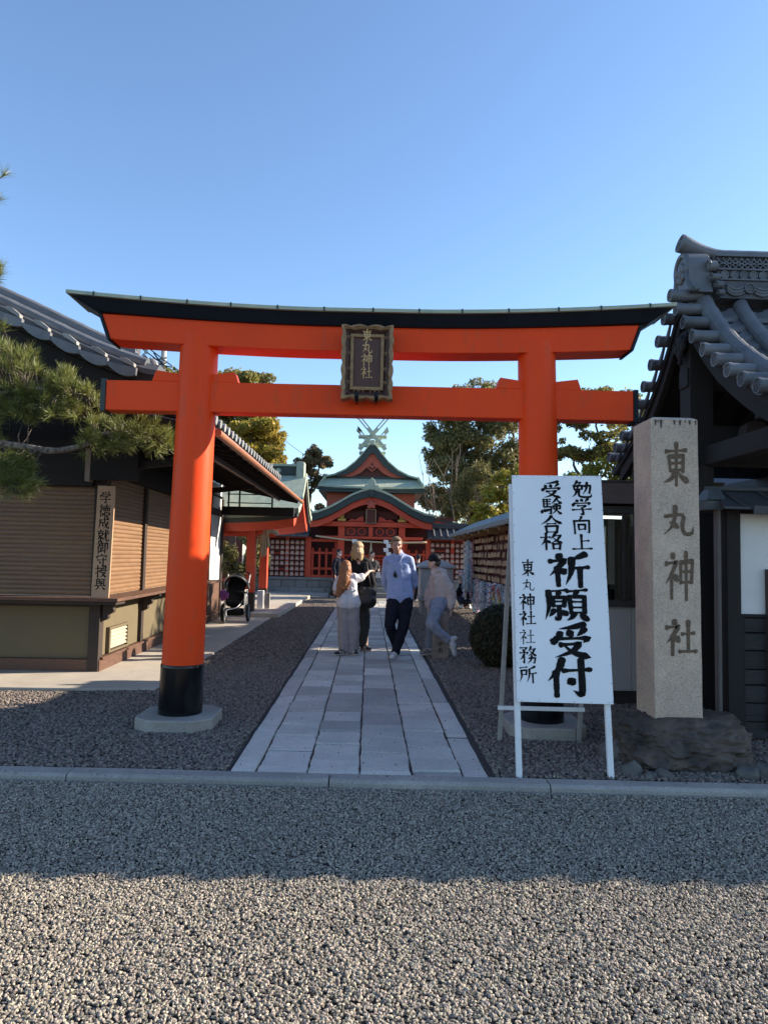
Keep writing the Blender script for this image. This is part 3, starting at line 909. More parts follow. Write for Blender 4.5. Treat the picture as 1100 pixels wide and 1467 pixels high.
# ------------------------------------------------------------------ hanging plaque on the torii
pq = thing('shrine_plaque', 'carved wooden name plaque with gilt characters hung in the middle of the torii', 'plaque', (-0.05, 6.0, 2.85))
GILT = pm('worn_gilt_wood', (0.34, 0.20, 0.085), (0.19, 0.11, 0.05), scale=22, rough=0.5, bump=0.003, bscale=60)
PQ_D = pm('dark_plaque_wood', (0.075, 0.032, 0.022), (0.042, 0.020, 0.015), scale=12, rough=0.6, stretch=(6, 6, 0.8), bump=0.001)
PQ_I = pm('plaque_panel_wood', (0.10, 0.045, 0.032), (0.060, 0.027, 0.021), scale=10, rough=0.6, stretch=(8, 8, 0.8), bump=0.001)
GOLD = pm('gold_leaf_lettering', (0.62, 0.40, 0.17), (0.42, 0.26, 0.11), scale=40, rough=0.45, metal=0.3)
x0, x1, z0, z1 = -0.270, 0.171, 2.860, 3.488
cx, cz = (x0 + x1) / 2, (z0 + z1) / 2
W, Hh = (x1 - x0) / 2, (z1 - z0) / 2
def yl(z): return 6.015 - (z - z0) * 0.10           # leans forward at the top
def outline(k, wav):
    pts = []
    n = 18
    for side in range(4):
        for i in range(n):
            t = -1 + 2 * i / n
            w = wav * (abs(math.sin(t * math.pi * (1.5 if side % 2 == 0 else 2.5))) - 0.55)
            if side == 0: p = (t * W, -Hh - w)
            elif side == 1: p = (W + w, t * Hh)
            elif side == 2: p = (-t * W, Hh + w)
            else: p = (-W - w, -t * Hh)
            pts.append((p[0] * k if abs(p[0]) else 0, p[1] * k))
    return pts
def inset(d, wav):
    return [(cx + math.copysign(max(0, abs(p[0]) - d), p[0]), cz + math.copysign(max(0, abs(p[1]) - d), p[1])) for p in outline(1.0, wav)]
q = MB()
rings = [[(x, yl(z) + 0.055, z) for x, z in inset(0.0, 0.018)], [(x, yl(z) - 0.055, z) for x, z in inset(0.0, 0.018)],
         [(x, yl(z) - 0.062, z) for x, z in inset(0.012, 0.016)], [(x, yl(z) - 0.045, z) for x, z in inset(0.034, 0.012)]]
q.loft(rings, cap=False); q.build('scalloped_frame', GILT, pq, bevel=0.003)
q = MB()
q.loft([[(x, yl(z) - 0.045, z) for x, z in inset(0.034, 0.012)], [(x, yl(z) + 0.012, z) for x, z in inset(0.088, 0.0)]], cap=False)
q.loft([[(x, yl(z) + 0.050, z) for x, z in inset(0.004, 0.018)], [(x, yl(z) + 0.040, z) for x, z in inset(0.004, 0.018)]])
q.build('sloping_border', PQ_D, pq)
# carved scrolls on the border
for s in (-1, 1):
    for zz in (3.37, 3.235, 3.10, 2.985):
        pts = []
        for k in range(16):
            a = k * 0.55; r = 0.016 * (1 - k / 20)
            x = cx + s * (W - 0.062) + r * math.cos(a) * s; z = zz + r * math.sin(a) + 0.02
            pts.append((x, yl(z) - 0.030, z))
        q = MB(); q.tube(pts, 0.0028, 5); q.build('carved_scroll', GILT, pq)
for xx in (-0.07, 0.07):
    for s in (-1, 1):
        pts = [(cx + xx + s * (0.004 + 0.018 * (1 - math.cos(a))), yl(2.93) - 0.034, 2.925 + 0.018 * math.sin(a)) for a in np.linspace(0, 3.6, 12)]
        q = MB(); q.tube(pts, 0.0035, 5); q.build('carved_scroll', GILT, pq)
q = MB()
ix0, ix1, iz0, iz1 = -0.197, 0.094, 2.943, 3.424
for a, b, c, d in ((ix0, ix1, iz0, iz0 + 0.028), (ix0, ix1, iz1 - 0.028, iz1), (ix0, ix0 + 0.028, iz0 + 0.028, iz1 - 0.028), (ix1 - 0.028, ix1, iz0 + 0.028, iz1 - 0.028)):
    q.loft([[(a, yl(c) - 0.022, c), (b, yl(c) - 0.022, c), (b, yl(d) - 0.022, d), (a, yl(d) - 0.022, d)], [(a, yl(c) + 0.02, c), (b, yl(c) + 0.02, c), (b, yl(d) + 0.02, d), (a, yl(d) + 0.02, d)]])
q.build('inner_frame', GILT, pq, bevel=0.004)
q = MB(); q.loft([[(ix0 + 0.02, yl(c) + dy, c) if k in (0, 3) else (ix1 - 0.02, yl(c) + dy, c) for k, c in ((0, iz0 + 0.02), (1, iz0 + 0.02), (2, iz1 - 0.02), (3, iz1 - 0.02))] for dy in (0.0, 0.03)])
q.build('name_panel', PQ_I, pq)
text_part(pq, GOLD, (0, yl(3.18) - 0.001, 0), (1, 0, 0), (0, 0.10, -1), (0, -1, -0.1),
          [(ch, -0.052, -z * 1.005 + 0.0159 + 0.0, 0.098, 0.106, 8) for ch, z in (('東', 3.335), ('丸', 3.235), ('神', 3.135), ('社', 3.030))], 'gilt_characters', 0.003)
for xx in (-0.135, 0.035):
    q = MB(); q.tube([(xx, 5.96, 2.905), (xx, 5.94, 2.875), (xx, 5.965, 2.845), (xx, 6.06, 2.842)], 0.016, 8); q.build('bracket', BLACKP, pq, smooth=True, sangle=40)
# ------------------------------------------------------------------ roofed gate on the right
GX, GY = 2.90, 6.57
gate = thing('roofed_gate', 'dark timber gate under a silver grey tiled roof with ornate ridge, behind the granite pillar', 'gate', (3.6, 6.4, 0))
GP = [(0, 4.12), (0.14, 3.905), (0.29, 3.725), (0.47, 3.535), (0.66, 3.36), (0.86, 3.21), (1.08, 3.06), (1.29, 2.935), (1.5, 2.83), (1.7, 2.75), (1.86, 2.70)]
def gz(v): return lerp_profile(GP, abs(v))
vs_ = [-1.70 + 3.56 * i / 30 for i in range(31)]
# boarded roof deck; unseen right end and front eave shaped for their cast shadow
q = MB()
for a, b in ((0, 16), (14, 31)):
    pass
q.loft([[(2.96, GY + v, gz(v) - 0.075) for v in vs_] + [(2.96, GY + v, gz(v) - 0.155) for v in reversed(vs_)],
        [(12.5, GY + v, gz(v) - 0.075) for v in vs_] + [(7.4, GY + v, gz(v) - 0.155) for v in reversed(vs_)]])
q.build('roof_deck', WOOD_B, gate)
# rafters under the deck
for s in (-1, 1):
    for k in range(13):
        x = 3.05 + k * 0.33
        q = MB()
        for a, b in ((0.08, 0.66), (0.66, 1.29), (1.29, 1.62)):
            q.beam((x, GY + s * a, gz(a) - 0.19), (x, GY + s * b, gz(b) - 0.19), 0.06, 0.07)
        q.build('rafter', WOOD_B, gate)
# curved bargeboards
for s in (-1, 1):
    q = MB()
    top = [(GY + s * v, gz(v) - 0.085) for v in (0, .14, .29, .47, .66, .86, 1.08, 1.29, 1.5, 1.6, 1.67)]
    bot = [(y, z - 0.17 - 0.05 * (i / 10.0)) for i, (y, z) in enumerate(top)]
    ring_ = top + bot[::-1]
    q.loft([[(2.985, y, z) for y, z in ring_], [(3.045, y, z) for y, z in ring_]])
    q.build('bargeboard', WOOD_B, gate, bevel=0.006)
# carved pendant under the gable peak
q = MB()
for (dy, dz, r) in ((0, 0, 0.075), (0.07, -0.05, 0.05), (-0.07, -0.05, 0.05), (0, -0.11, 0.06), (0.11, 0.0, 0.03), (-0.11, 0.0, 0.03), (0, -0.19, 0.03)):
    q.ell((2.965, 6.05 + dy * 0 + 0.52 + dy, 3.72 + dz - 0.10), (0.025, r, r), 10, 7)
q.build('gable_pendant', WOOD_B, gate, smooth=True)

def cap_mesh(q, c, r, dirn, depth=0.012):
    """round decorated tile end: rim, recess, three-comma boss; dirn = outward axis"""
    d = Vector(dirn).normalized()
    s = d.cross(Vector((0, 0, 1)) if abs(d.z) < 0.9 else Vector((1, 0, 0))).normalized(); t = s.cross(d)
    c = Vector(c)
    prof = [(r * 0.98, -0.02), (r, 0.0), (r * 0.98, depth), (r * 0.82, depth), (r * 0.76, depth * 0.1), (r * 0.55, depth * 0.15), (r * 0.02, depth * 0.3)]
    n = 20
    q.loft([[c + d * h + (s * math.cos(2 * math.pi * k / n) + t * math.sin(2 * math.pi * k / n)) * rr for k in range(n)] for rr, h in prof])
    for k in range(3):
        a0 = k * 2 * math.pi / 3
        pts = []; rad = []
        for i in range(6):
            a = a0 + i * 0.35; rr = r * (0.22 + 0.07 * i)
            pts.append(c + d * (depth * 0.4) + (s * math.cos(a) + t * math.sin(a)) * rr); rad.append(r * 0.14 * (1 - i / 6.5))
        q.tube(pts, rad, 6)
    for k in range(12):
        a = k * 2 * math.pi / 12
        q.ell(c + d * depth * 0.4 + (s * math.cos(a) + t * math.sin(a)) * r * 0.66, (r * 0.07,) * 3, 5, 4)

# verge tiles with round ends
VC = [(0.14, 3.905), (0.29, 3.725), (0.47, 3.535), (0.665, 3.355), (0.865, 3.21), (1.075, 3.065), (1.285, 2.937), (1.50, 2.832), (1.71, 2.748)]
q = MB()
q.tube([(0.0, 0, 0), (0.10, 0, 0), (0.105, 0, 0), (0.29, 0, 0.002)], [0.058, 0.056, 0.0575, 0.055], 16, cap=False)
cap_mesh(q, (-0.004, 0, 0), 0.062, (-1, 0, 0))
vt0 = q.build('verge_tile', TILE, gate, smooth=True, sangle=35)
gb = Vector(gate['_base'])
vme = vt0.data
first = True
for s in (-1, 1):
    for (v, z) in (VC if s > 0 else VC[:-1]):
        o = vt0 if first else clone(vt0, gate)
        first = False
        # mesh vertices are relative to the gate base already; add the tile's own offset
        o.location = Vector((2.875, GY + s * v, z))
# ridge-end tile over the peak
o = clone(vt0, gate); o.location = Vector((2.84, GY - 0.09, 4.055))
# hanging crescent tiles between the round ends
for s in (-1, 1):
    for (v0, z0_), (v1, z1_) in zip([(0.0, 4.06)] + VC, VC if s > 0 else VC[:-1]):
        q = MB()
        a = Vector((2.925, GY + s * v0, z0_ - 0.03)); b = Vector((2.925, GY + s * v1, z1_ - 0.03))
        rowt, rowb = [], []
        for i in range(7):
            t = i / 6
            p = a.lerp(b, t)
            sagd = math.sin(math.pi * t)
            rowt.append(p + Vector((0, 0, -0.004))); rowb.append(p + Vector((0, 0, -0.012 - 0.055 * sagd)))
        loop = rowt + rowb[::-1]
        q.loft([loop, [p + Vector((0.025, 0, 0)) for p in loop]])
        q.build('hanging_tile', TILE, gate)
# field barrels running down the slope, in short lengths with visible joints
def barrel(q, x, r, v0, v1, s, lift=0.0, seglen=0.20):
    L = 0; v = v0
    pts, rad = [], []
    nseg = max(2, int((v1 - v0) / 0.02))
    acc = 0; last = None
    for i in range(nseg + 1):
        v = v0 + (v1 - v0) * i / nseg
        p = Vector((x, GY + s * v, gz(v) + lift))
        if last is not None:
            acc += (p - last).length
        ph = (acc % seglen) / seglen
        rr = r * (1.0 - 0.09 * ph)
        pts.append(p); rad.append(rr); last = p
    q.tube(pts, rad, 14)
for k, x in enumerate((3.155, 3.50, 3.86, 4.22, 4.58, 4.94, 5.30, 5.66, 6.02, 6.38, 6.74, 7.10, 7.46, 7.82, 8.18, 8.54, 8.90, 9.26, 9.62, 9.98)):  # rightmost barrels tile the unseen length added for the shadow
    for s in (-1, 1):
        q = MB(); r = 0.078 if k == 0 else 0.068
        ve = 1.66 if s < 0 else 1.80
        barrel(q, x, r, 0.10, ve, s, 0.01 if k else 0.035)
        cap_mesh(q, (x, GY + s * (ve + 0.01), gz(ve) + (0.01 if k else 0.035)), r * 1.05, (0, s, -0.3))
        q.build('barrel_tile', TILE, gate, smooth=True, sangle=25)
# pan tiles: overlapping rows between the barrels
rows = []
v = 0.06; 
while v < 1.60:
    rows.append(v); v += 0.118 if v < 0.5 else 0.145
rows.append(1.69)
def pan(q, x0, x1, va, vb, s):
    n = 6; T, U = [], []
    for i in range(n + 1):
        x = x0 + (x1 - x0) * i / n; c = -0.035 * math.sin(math.pi * i / n)
        T.append(x); U.append(c)
    fr = [(x, GY + s * vb, gz(vb) - 0.008 + c) for x, c in zip(T, U)]
    bk = [(x, GY + s * va, gz(va) - 0.052 + c) for x, c in zip(T, U)]
    fb = [(x, GY + s * vb, gz(vb) - 0.075 + c) for x, c in zip(T, U)]
    m = n + 1
    V = bk + fr + fb
    F = [(i, i + 1, m + i + 1, m + i) for i in range(n)] + [(m + i, m + i + 1, 2 * m + i + 1, 2 * m + i) for i in range(n)]
    q.add(V, F)
bx_ = [3.155, 3.50, 3.86, 4.22, 4.58, 4.94]
for a, b in zip(bx_, bx_[1:]):
    for va, vb in zip(rows, rows[1:]):
        q = MB(); pan(q, a + 0.03, b - 0.03, va, vb, -1); q.build('pan_tile', TILE, gate)
q = MB()
for a, b in zip([4.94, 5.30, 5.66, 6.02, 6.38, 6.74], [5.30, 5.66, 6.02, 6.38, 6.74, 7.10]):
    for va, vb in zip(rows, rows[1:]):
        pan(q, a + 0.03, b - 0.03, va, vb, -1)
stuff(q.build('far_pan_tiles', TILE, gate))
q = MB()
for a, b in zip([3.155] + [3.155 + 0.345 + 0.36 * i for i in range(10)], [3.50 + 0.36 * i for i in range(11)]):
    for va, vb in zip(rows, rows[1:]):
        pan(q, a + 0.03, b - 0.03, va, vb, 1)
stuff(q.build('rear_pan_tiles', TILE, gate))
# ridge: base course, swags, row of discs, lattice course, round cap
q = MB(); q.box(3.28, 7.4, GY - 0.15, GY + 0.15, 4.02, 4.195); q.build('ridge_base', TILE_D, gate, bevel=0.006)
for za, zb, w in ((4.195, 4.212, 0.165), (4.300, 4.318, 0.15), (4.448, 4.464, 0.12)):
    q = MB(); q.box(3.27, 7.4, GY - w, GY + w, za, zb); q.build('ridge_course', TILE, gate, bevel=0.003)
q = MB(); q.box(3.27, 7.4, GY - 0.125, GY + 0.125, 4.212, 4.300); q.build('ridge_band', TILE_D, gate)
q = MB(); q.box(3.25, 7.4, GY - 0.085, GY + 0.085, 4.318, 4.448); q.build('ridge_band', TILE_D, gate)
q = MB(); q.tube([(0, -0.004, 0), (0, 0.02, 0)], 0.036, 16); cap_mesh(q, (0, 0, 0), 0.040, (0, -1, 0), 0.010)
d0 = q.build('ridge_disc', TILE, gate, smooth=True, sangle=35)
for k in range(42):
    o = d0 if k == 0 else clone(d0, gate)
    o.location = Vector((3.335 + 0.0925 * k, GY - 0.135, 4.256))
# lattice of interlocking half-rings
q = MB()
pts = [(0.062 * math.cos(t), -0.012, 0.062 * math.sin(t)) for t in np.linspace(0.1, math.pi - 0.1, 11)]
q.loft([[(p[0] * k, p[1] + dy, p[2] * k) for k, dy in ((0.86, 0.0), (1.0, 0.0), (1.0, 0.022), (0.86, 0.022))] for p in pts])
l0 = q.build('lattice_ring', TILE, gate, smooth=True, sangle=40)
ft = True
for k in range(34):
    for up in (0, 1):
        for off in (0, 1):
            o = l0 if ft else clone(l0, gate); ft = False
            o.location = Vector((3.34 + 0.118 * k + 0.059 * off, GY - 0.10 + 0.004 * off, (4.322 if up == 0 else 4.444)))
            o.scale = (1, 1, 1 if up == 0 else -1)
# wave swags under the discs
for k in range(9):
    x = 3.56 + 0.44 * k
    q = MB()
    cap_mesh(q, (x, GY - 0.165, 4.115), 0.05, (0, -1, 0), 0.014)
    q.build('ridge_rosette', TILE, gate, smooth=True, sangle=35)
    for s in (-1, 1):
        for lvl in (0, 1, 2):
            q = MB()
            pts = [(x + s * (0.05 + 0.17 * t), GY - 0.16, 4.135 - 0.028 * lvl - 0.045 * math.sin(math.pi * t * 0.9) + 0.03 * t) for t in np.linspace(0, 1, 8)]
            q.tube(pts, [0.016 * (1 - 0.4 * abs(t - 0.4)) for t in np.linspace(0, 1, 8)], 6)
            q.build('ridge_swag', TILE, gate, smooth=True)
# round cap tile with upturned end
q = MB(); pts, rad = [], []
for i in range(60):
    x = 2.985 + (7.4 - 2.985) * (i / 59) ** 1.4
    up = 0.115 * max(0, (3.42 - x) / 0.43) ** 1.9
    sl = ((x - 3.0) % 0.21) / 0.21
    pts.append((x, GY, 4.495 + up)); rad.append((0.062 if x > 3.3 else 0.062 + 0.024 * min(1, (3.3 - x) / 0.3)) * (1 - 0.03 * sl))
q.tube(pts, rad, 16)
cap_mesh(q, (2.98, GY, 4.612), 0.088, (-1, 0, 0.28), 0.016)
q.build('ridge_cap', TILE, gate, smooth=True, sangle=30)
# ridge-end ornament: arched plate with scrolls on both sides
q = MB()
arch = []
for t in np.linspace(-0.15, math.pi + 0.15, 17):
    arch.append((GY + 0.155 * math.cos(t), 4.34 + 0.165 * math.sin(t)))
arch = [(GY + 0.20, 4.06)] + [(GY + 0.165, 4.16)] + arch + [(GY - 0.165, 4.16), (GY - 0.20, 4.06)]
q.loft([[(2.985, y, z) for y, z in arch], [(3.20, y, z) for y, z in arch]])
q.build('ridge_end_ornament', TILE, gate, bevel=0.012)
q = MB()
for (dy, dz, r) in ((0, 0.30, 0.055), (0.06, 0.27, 0.04), (-0.06, 0.27, 0.04), (0.05, 0.20, 0.042), (-0.05, 0.20, 0.042), (0, 0.17, 0.035), (0, 0.24, 0.04)):
    q.ell((2.985, GY + dy, 4.06 + dz), (0.03, r, r), 10, 7)
q.tube([(2.985, GY + 0.125 * math.cos(t), 4.34 + 0.14 * math.sin(t)) for t in np.linspace(-0.5, math.pi + 0.5, 18)], 0.026, 8)
for s in (-1, 1): q.tube([(2.985, GY + s * 0.115, 4.28), (2.985, GY + s * 0.135, 4.18), (2.985, GY + s * 0.175, 4.10), (2.985, GY + s * 0.20, 4.07)], 0.026, 8)
q.build('carved_crest', TILE, gate, smooth=True)
for s in (-1, 1):
    for (x, y, z, r, ln) in ((3.16, 0.17, 4.32, 0.062, 0.075), (3.18, 0.19, 4.205, 0.044, 0.075), (3.22, 0.20, 4.13, 0.046, 0.06), (3.24, 0.20, 4.055, 0.034, 0.055), (2.99, 0.235, 4.075, 0.034, 0.05)):
        q = MB()
        pts = []
        for i in range(15):
            a = i * 0.5; rr = r * (1 - i / 17)
            pts.append((rr * math.cos(a), rr * math.sin(a)))
        q.tube([(x, GY + s * y + 0, z), (x + ln, GY + s * y, z)], r * 0.82, 14)
        q.tube([(x - 0.004, GY + s * y + s * p[0], z + p[1]) for p in pts], r * 0.17, 6)
        q.build('scroll_tile', TILE, gate, smooth=True, sangle=40)

# timber frame
def post(x, y, z0, z1, w=0.2, d=0.2, mat=WOOD_B, name='post', par=gate):
    q = MB(); q.box(x - w / 2, x + w / 2, y - d / 2, y + d / 2, z0, z1); return q.build(name, mat, par, bevel=0.006)
POSTD = pm('dark_gate_post_timber', (0.022, 0.017, 0.015), (0.011, 0.009, 0.008), scale=9, rough=0.8, bump=0.003, bscale=26, stretch=(8, 8, 0.7), var=0.15)
post(3.12, 6.57, 0, 3.72, 0.22, 0.22, POSTD); post(5.6, 6.57, 0, 3.72, 0.22, 0.22, POSTD)
for y in (5.3, 7.9):
    for x in (5.6,):
        post(x, y, 0, 2.78, 0.18, 0.18, POSTD)
post(3.12, 7.9, 0, 2.78, 0.18, 0.18, POSTD)
q = MB(); q.box(2.98, 7.2, 6.45, 6.69, 2.44, 2.80); q.build('main_lintel', WOOD_B, gate, bevel=0.008)
q = MB(); q.box(2.99, 7.2, 6.48, 6.66, 3.18, 3.36); q.build('ridge_beam', WOOD_B, gate, bevel=0.008)
q = MB(); q.box(2.992, 7.2, 6.49, 6.65, 3.60, 3.735); q.build('ridge_beam', WOOD_B, gate, bevel=0.008)
for y in (5.30, 7.90):
    q = MB(); q.box(3.01, 7.2, y - 0.07, y + 0.07, 2.64, 2.80); q.build('eave_purlin', WOOD_B, gate, bevel=0.006)
for x in (3.22, 5.6):
    q = MB()
    q.loft([[(x - 0.08, y, z) for y, z in ((5.12, 2.48), (5.2, 2.42), (8.0, 2.42), (8.05, 2.60), (5.12, 2.60))], [(x + 0.08, y, z) for y, z in ((5.12, 2.48), (5.2, 2.42), (8.0, 2.42), (8.05, 2.60), (5.12, 2.60))]])
    q.build('cross_beam', POSTD, gate, bevel=0.01)
# carved bracket block
q = MB()
capsule_ = [(3.34, 2.66), (3.36, 2.75), (3.44, 2.80), (3.53, 2.78), (3.58, 2.72), (3.66, 2.76), (3.76, 2.74), (3.80, 2.66), (3.70, 2.62), (3.45, 2.615)]
q.loft([[(x, y, z) for x, z in capsule_] for y in (6.12, 6.26)])
q.build('carved_bracket', WOOD_D, gate, bevel=0.02)
# door leaves in the gate opening
for k in range(9):
    q = MB(); q.box(3.25 + 0.255 * k, 3.25 + 0.255 * k + 0.247, 6.60 + 0.004 * (k % 2), 6.64, 0.08, 1.95); q.build('door_board', WOOD_B, gate, bevel=0.004)

# ------------------------------------------------------------------ sleeve wall in front of the gate
sw = thing('sleeve_wall', 'white plaster and black plank wall under a small board roof right of the granite pillar', 'wall', (3.6, 5.95, 0))
q = MB(); q.box(2.955, 2.985, 5.86, 5.93, 0.0, 2.08); q.build('edge_strip', pm('grey_brown_timber', (0.15, 0.13, 0.115), (0.10, 0.085, 0.075), scale=9, stretch=(8, 8, 0.8), rough=0.8, bump=0.001), sw, bevel=0.003)
q = MB(); q.box(3.045, 3.165, 5.88, 6.0, 0.0, 2.02); q.build('post', POSTD, sw, bevel=0.006)
q = MB(); q.box(6.2, 6.32, 5.88, 6.0, 0.0, 2.02); q.build('post', POSTD, sw, bevel=0.006)
q = MB(); q.box(3.167, 6.2, 5.935, 5.965, 1.052, 1.93); q.build('plaster_panel', PLASTER, sw)
PLK = pm('blackened_plank', (0.034, 0.030, 0.030), (0.014, 0.013, 0.014), scale=5, rough=0.7, bump=0.006, bscale=14, stretch=(0.8, 8, 8), var=0.3)
z = 0.03
hts = [0.145, 0.155, 0.15, 0.13, 0.16, 0.15, 0.128]
for i, h in enumerate(hts):
    q = MB(); o_ = 0.004 * (i % 3)
    q.loft([[(3.168, y, zz) for y, zz in ((5.925 - o_, z + 0.004), (5.917 - o_, z + h - 0.012), (5.925, z + h - 0.006), (5.96, z + h - 0.006), (5.96, z + 0.004))],
            [(6.198, y, zz) for y, zz in ((5.925 - o_, z + 0.004), (5.917 - o_, z + h - 0.012), (5.925, z + h - 0.006), (5.96, z + h - 0.006), (5.96, z + 0.004))]])
    q.build('plank', PLK, sw, bevel=0.003); z += h
q = MB(); q.box(3.166, 6.2, 5.90, 5.975, z + 0.002, z + 0.028); q.build('rail', WOOD_B, sw, bevel=0.003)
q = MB(); q.box(3.168, 3.20, 5.895, 5.94, 0.02, 1.05); q.build('batten', WOOD_B, sw, bevel=0.003)
q = MB(); q.box(3.395, 3.425, 5.88, 5.93, 0.1, 1.46); q.build('batten', pm('reddish_timber', (0.10, 0.06, 0.045), (0.06, 0.038, 0.03), scale=9, stretch=(8, 8, 0.8)), sw, bevel=0.003)
SHEET = pm('dark_board_roof', (0.060, 0.062, 0.068), (0.036, 0.038, 0.042), scale=6, rough=0.6, stretch=(0.7, 5, 5), bump=0.001, var=0.1)
q = MB()
q.loft([[(2.93, 5.70, 1.955), (2.99, 5.95, 2.11), (6.3, 5.95, 2.11), (6.3, 5.70, 1.955)], [(2.93, 5.70, 1.975), (2.99, 5.95, 2.13), (6.3, 5.95, 2.13), (6.3, 5.70, 1.975)]])
q.build('roof_board', SHEET, sw)
q = MB()
q.loft([[(2.93, 6.20, 1.955), (2.99, 5.95, 2.11), (6.3, 5.95, 2.11), (6.3, 6.20, 1.955)], [(2.93, 6.20, 1.975), (2.99, 5.95, 2.13), (6.3, 5.95, 2.13), (6.3, 6.20, 1.975)]])
q.build('roof_board', SHEET, sw)
for k in range(9):
    x = 3.02 + 0.235 * k + (0.08 if k else 0)
    q = MB(); q.beam((x + 0.09, 5.69, 1.982), (x, 5.94, 2.140), 0.022, 0.016); q.build('roof_batten', SHEET, sw)
q = MB(); q.box(3.17, 6.3, 5.675, 5.70, 1.915, 1.985); q.build('fascia', SHEET, sw, bevel=0.002)
q = MB(); q.box(2.90, 6.35, 5.92, 5.985, 2.13, 2.165); q.build('ridge_rail', SHEET, sw, bevel=0.004)
q = MB(); q.loft([[(2.84, 5.80, 2.035), (3.0, 5.80, 2.045), (3.0, 6.04, 2.045), (2.84, 6.04, 2.035)], [(2.90, 5.90, 2.135), (3.0, 5.90, 2.15), (3.0, 6.0, 2.15), (2.90, 6.0, 2.135)]])
q.box(2.845, 2.99, 5.83, 6.02, 1.955, 2.034); q.build('end_cap', pm('weathered_copper_cap', (0.10, 0.115, 0.12), (0.06, 0.07, 0.075), scale=8, rough=0.6), sw, bevel=0.003)

# ------------------------------------------------------------------ shrine office behind the signboard
of = thing('office_booth', 'grey panelled office with a dark framed window behind the signboard', 'office building', (3.0, 8.2, 0))
OFW = pm('grey_wall_panel', (0.40, 0.375, 0.345), (0.36, 0.335, 0.305), scale=3, rough=0.7, low=(1.0, (0.30, 0.28, 0.255), 0.3))
OFB = pm('brown_metal_frame', (0.038, 0.030, 0.028), (0.024, 0.020, 0.019), scale=6, rough=0.45)
OFR = pm('dull_brown_fascia', (0.125, 0.095, 0.090), (0.085, 0.066, 0.063), scale=4, rough=0.7, stretch=(1, 1, 4))
for a, b in ((2.16, 2.445), (2.449, 2.80), (2.804, 3.15), (3.154, 3.6)):
    q = MB(); q.box(a, b, 7.40, 7.44, 0.14, 1.02); q.build('wall_panel', OFW, of, bevel=0.003)
q = MB(); q.box(2.18, 3.6, 7.44, 7.5, -0.02, 0.14); q.build('plinth', OFB, of)
q = MB(); q.box(2.163, 2.20, 7.442, 9.15, 0.0, 2.08); q.build('side_wall', OFW, of)
q = MB(); q.box(2.20, 6.3, 9.10, 9.15, 0.0, 2.5); q.build('back_wall', OFW, of)
for a, b, c, d in ((2.16, 2.86, 1.02, 1.09), (2.16, 2.86, 2.01, 2.08), (2.16, 2.215, 1.09, 2.01), (2.80, 2.86, 1.09, 2.01)):
    q = MB(); q.box(a, b, 7.355, 7.44, c, d); q.build('window_frame', OFB, of, bevel=0.003)
q = MB(); q.box(2.70, 2.73, 7.37, 7.42, 1.09, 2.01); q.build('window_mullion', OFB, of, bevel=0.002)
GLASS = bpy.data.materials.new('window_glass'); GLASS.use_nodes = True
_b = GLASS.node_tree.nodes['Principled BSDF']; _b.inputs['Base Color'].default_value = (0.9, 0.95, 0.95, 1); _b.inputs['Transmission Weight'].default_value = 1.0; _b.inputs['Roughness'].default_value = 0.01; _b.inputs['IOR'].default_value = 1.45
q = MB(); q.box(2.215, 2.70, 7.40, 7.406, 1.09, 2.01); q.build('window_pane', GLASS, of)
q = MB(); q.box(2.73, 2.80, 7.41, 7.416, 1.09, 2.01); q.build('window_pane', GLASS, of)
q = MB(); q.box(2.86, 3.6, 7.40, 7.44, 1.02, 2.08); q.build('wall_panel', OFW, of)
q = MB(); q.box(2.62, 2.69, 7.60, 7.62, 1.25, 1.95); q.build('hanging_blind', pm('cream_blind', (0.40, 0.36, 0.28), rough=0.8), of)
q = MB(); q.box(2.2, 6.2, 9.0, 9.05, 0.9, 2.1); q.build('inner_wall', pm('office_inner_wall', (0.10, 0.095, 0.085), rough=0.8), of)
q = MB(); q.box(2.2, 3.6, 7.60, 8.9, 0.85, 0.88); q.build('inner_desk', WOOD_D, of)
for k, (x, h, w) in enumerate(((2.56, 0.10, 0.03), (2.63, 0.17, 0.025), (2.68, 0.12, 0.035), (2.46, 0.08, 0.06), (2.35, 0.13, 0.03))):
    q = MB(); q.box(x - w / 2, x + w / 2, 7.62, 7.66, 0.882, 0.882 + 0.19 + h); q.build('desk_file', INK, of)
LAMP = bpy.data.materials.new('fluorescent_tube'); LAMP.use_nodes = True
_b = LAMP.node_tree.nodes['Principled BSDF']; _b.inputs['Emission Color'].default_value = (0.85, 1, 0.95, 1); _b.inputs['Emission Strength'].default_value = 1.6
q = MB(); q.tube([(2.45, 8.2, 2.02), (3.0, 8.2, 2.02)], 0.016, 8); q.build('ceiling_tube', LAMP, of)
q = MB(); q.box(2.2, 6.3, 7.50, 9.1, 2.08, 2.10); q.build('ceiling', OFW, of)
q = MB(); q.box(2.05, 3.7, 7.22, 7.25, 2.105, 2.325); q.build('fascia', OFR, of, bevel=0.004)
q = MB(); q.box(2.03, 3.72, 7.215, 7.252, 2.328, 2.35); q.build('roof_edge', OFB, of)
q = MB(); q.box(2.05, 3.7, 7.252, 9.3, 2.19, 2.33); q.build('roof', OFR, of)
q = MB()
q.loft([[(4.72, y, 2.352), (4.72, y, 2.55), (5.9, y, 3.62), (7.1, y, 2.55), (7.1, y, 2.352)] for y in (7.55, 12.4)])
q.build('added_shade_roof', SHEET, of)  # unseen roof added to keep the sun off the path and visitors
q = MB(); q.box(4.8, 7.0, 9.2, 12.3, 0.0, 2.35); q.build('added_shade_wall', OFW, of)  # unseen wall added under the shading roof
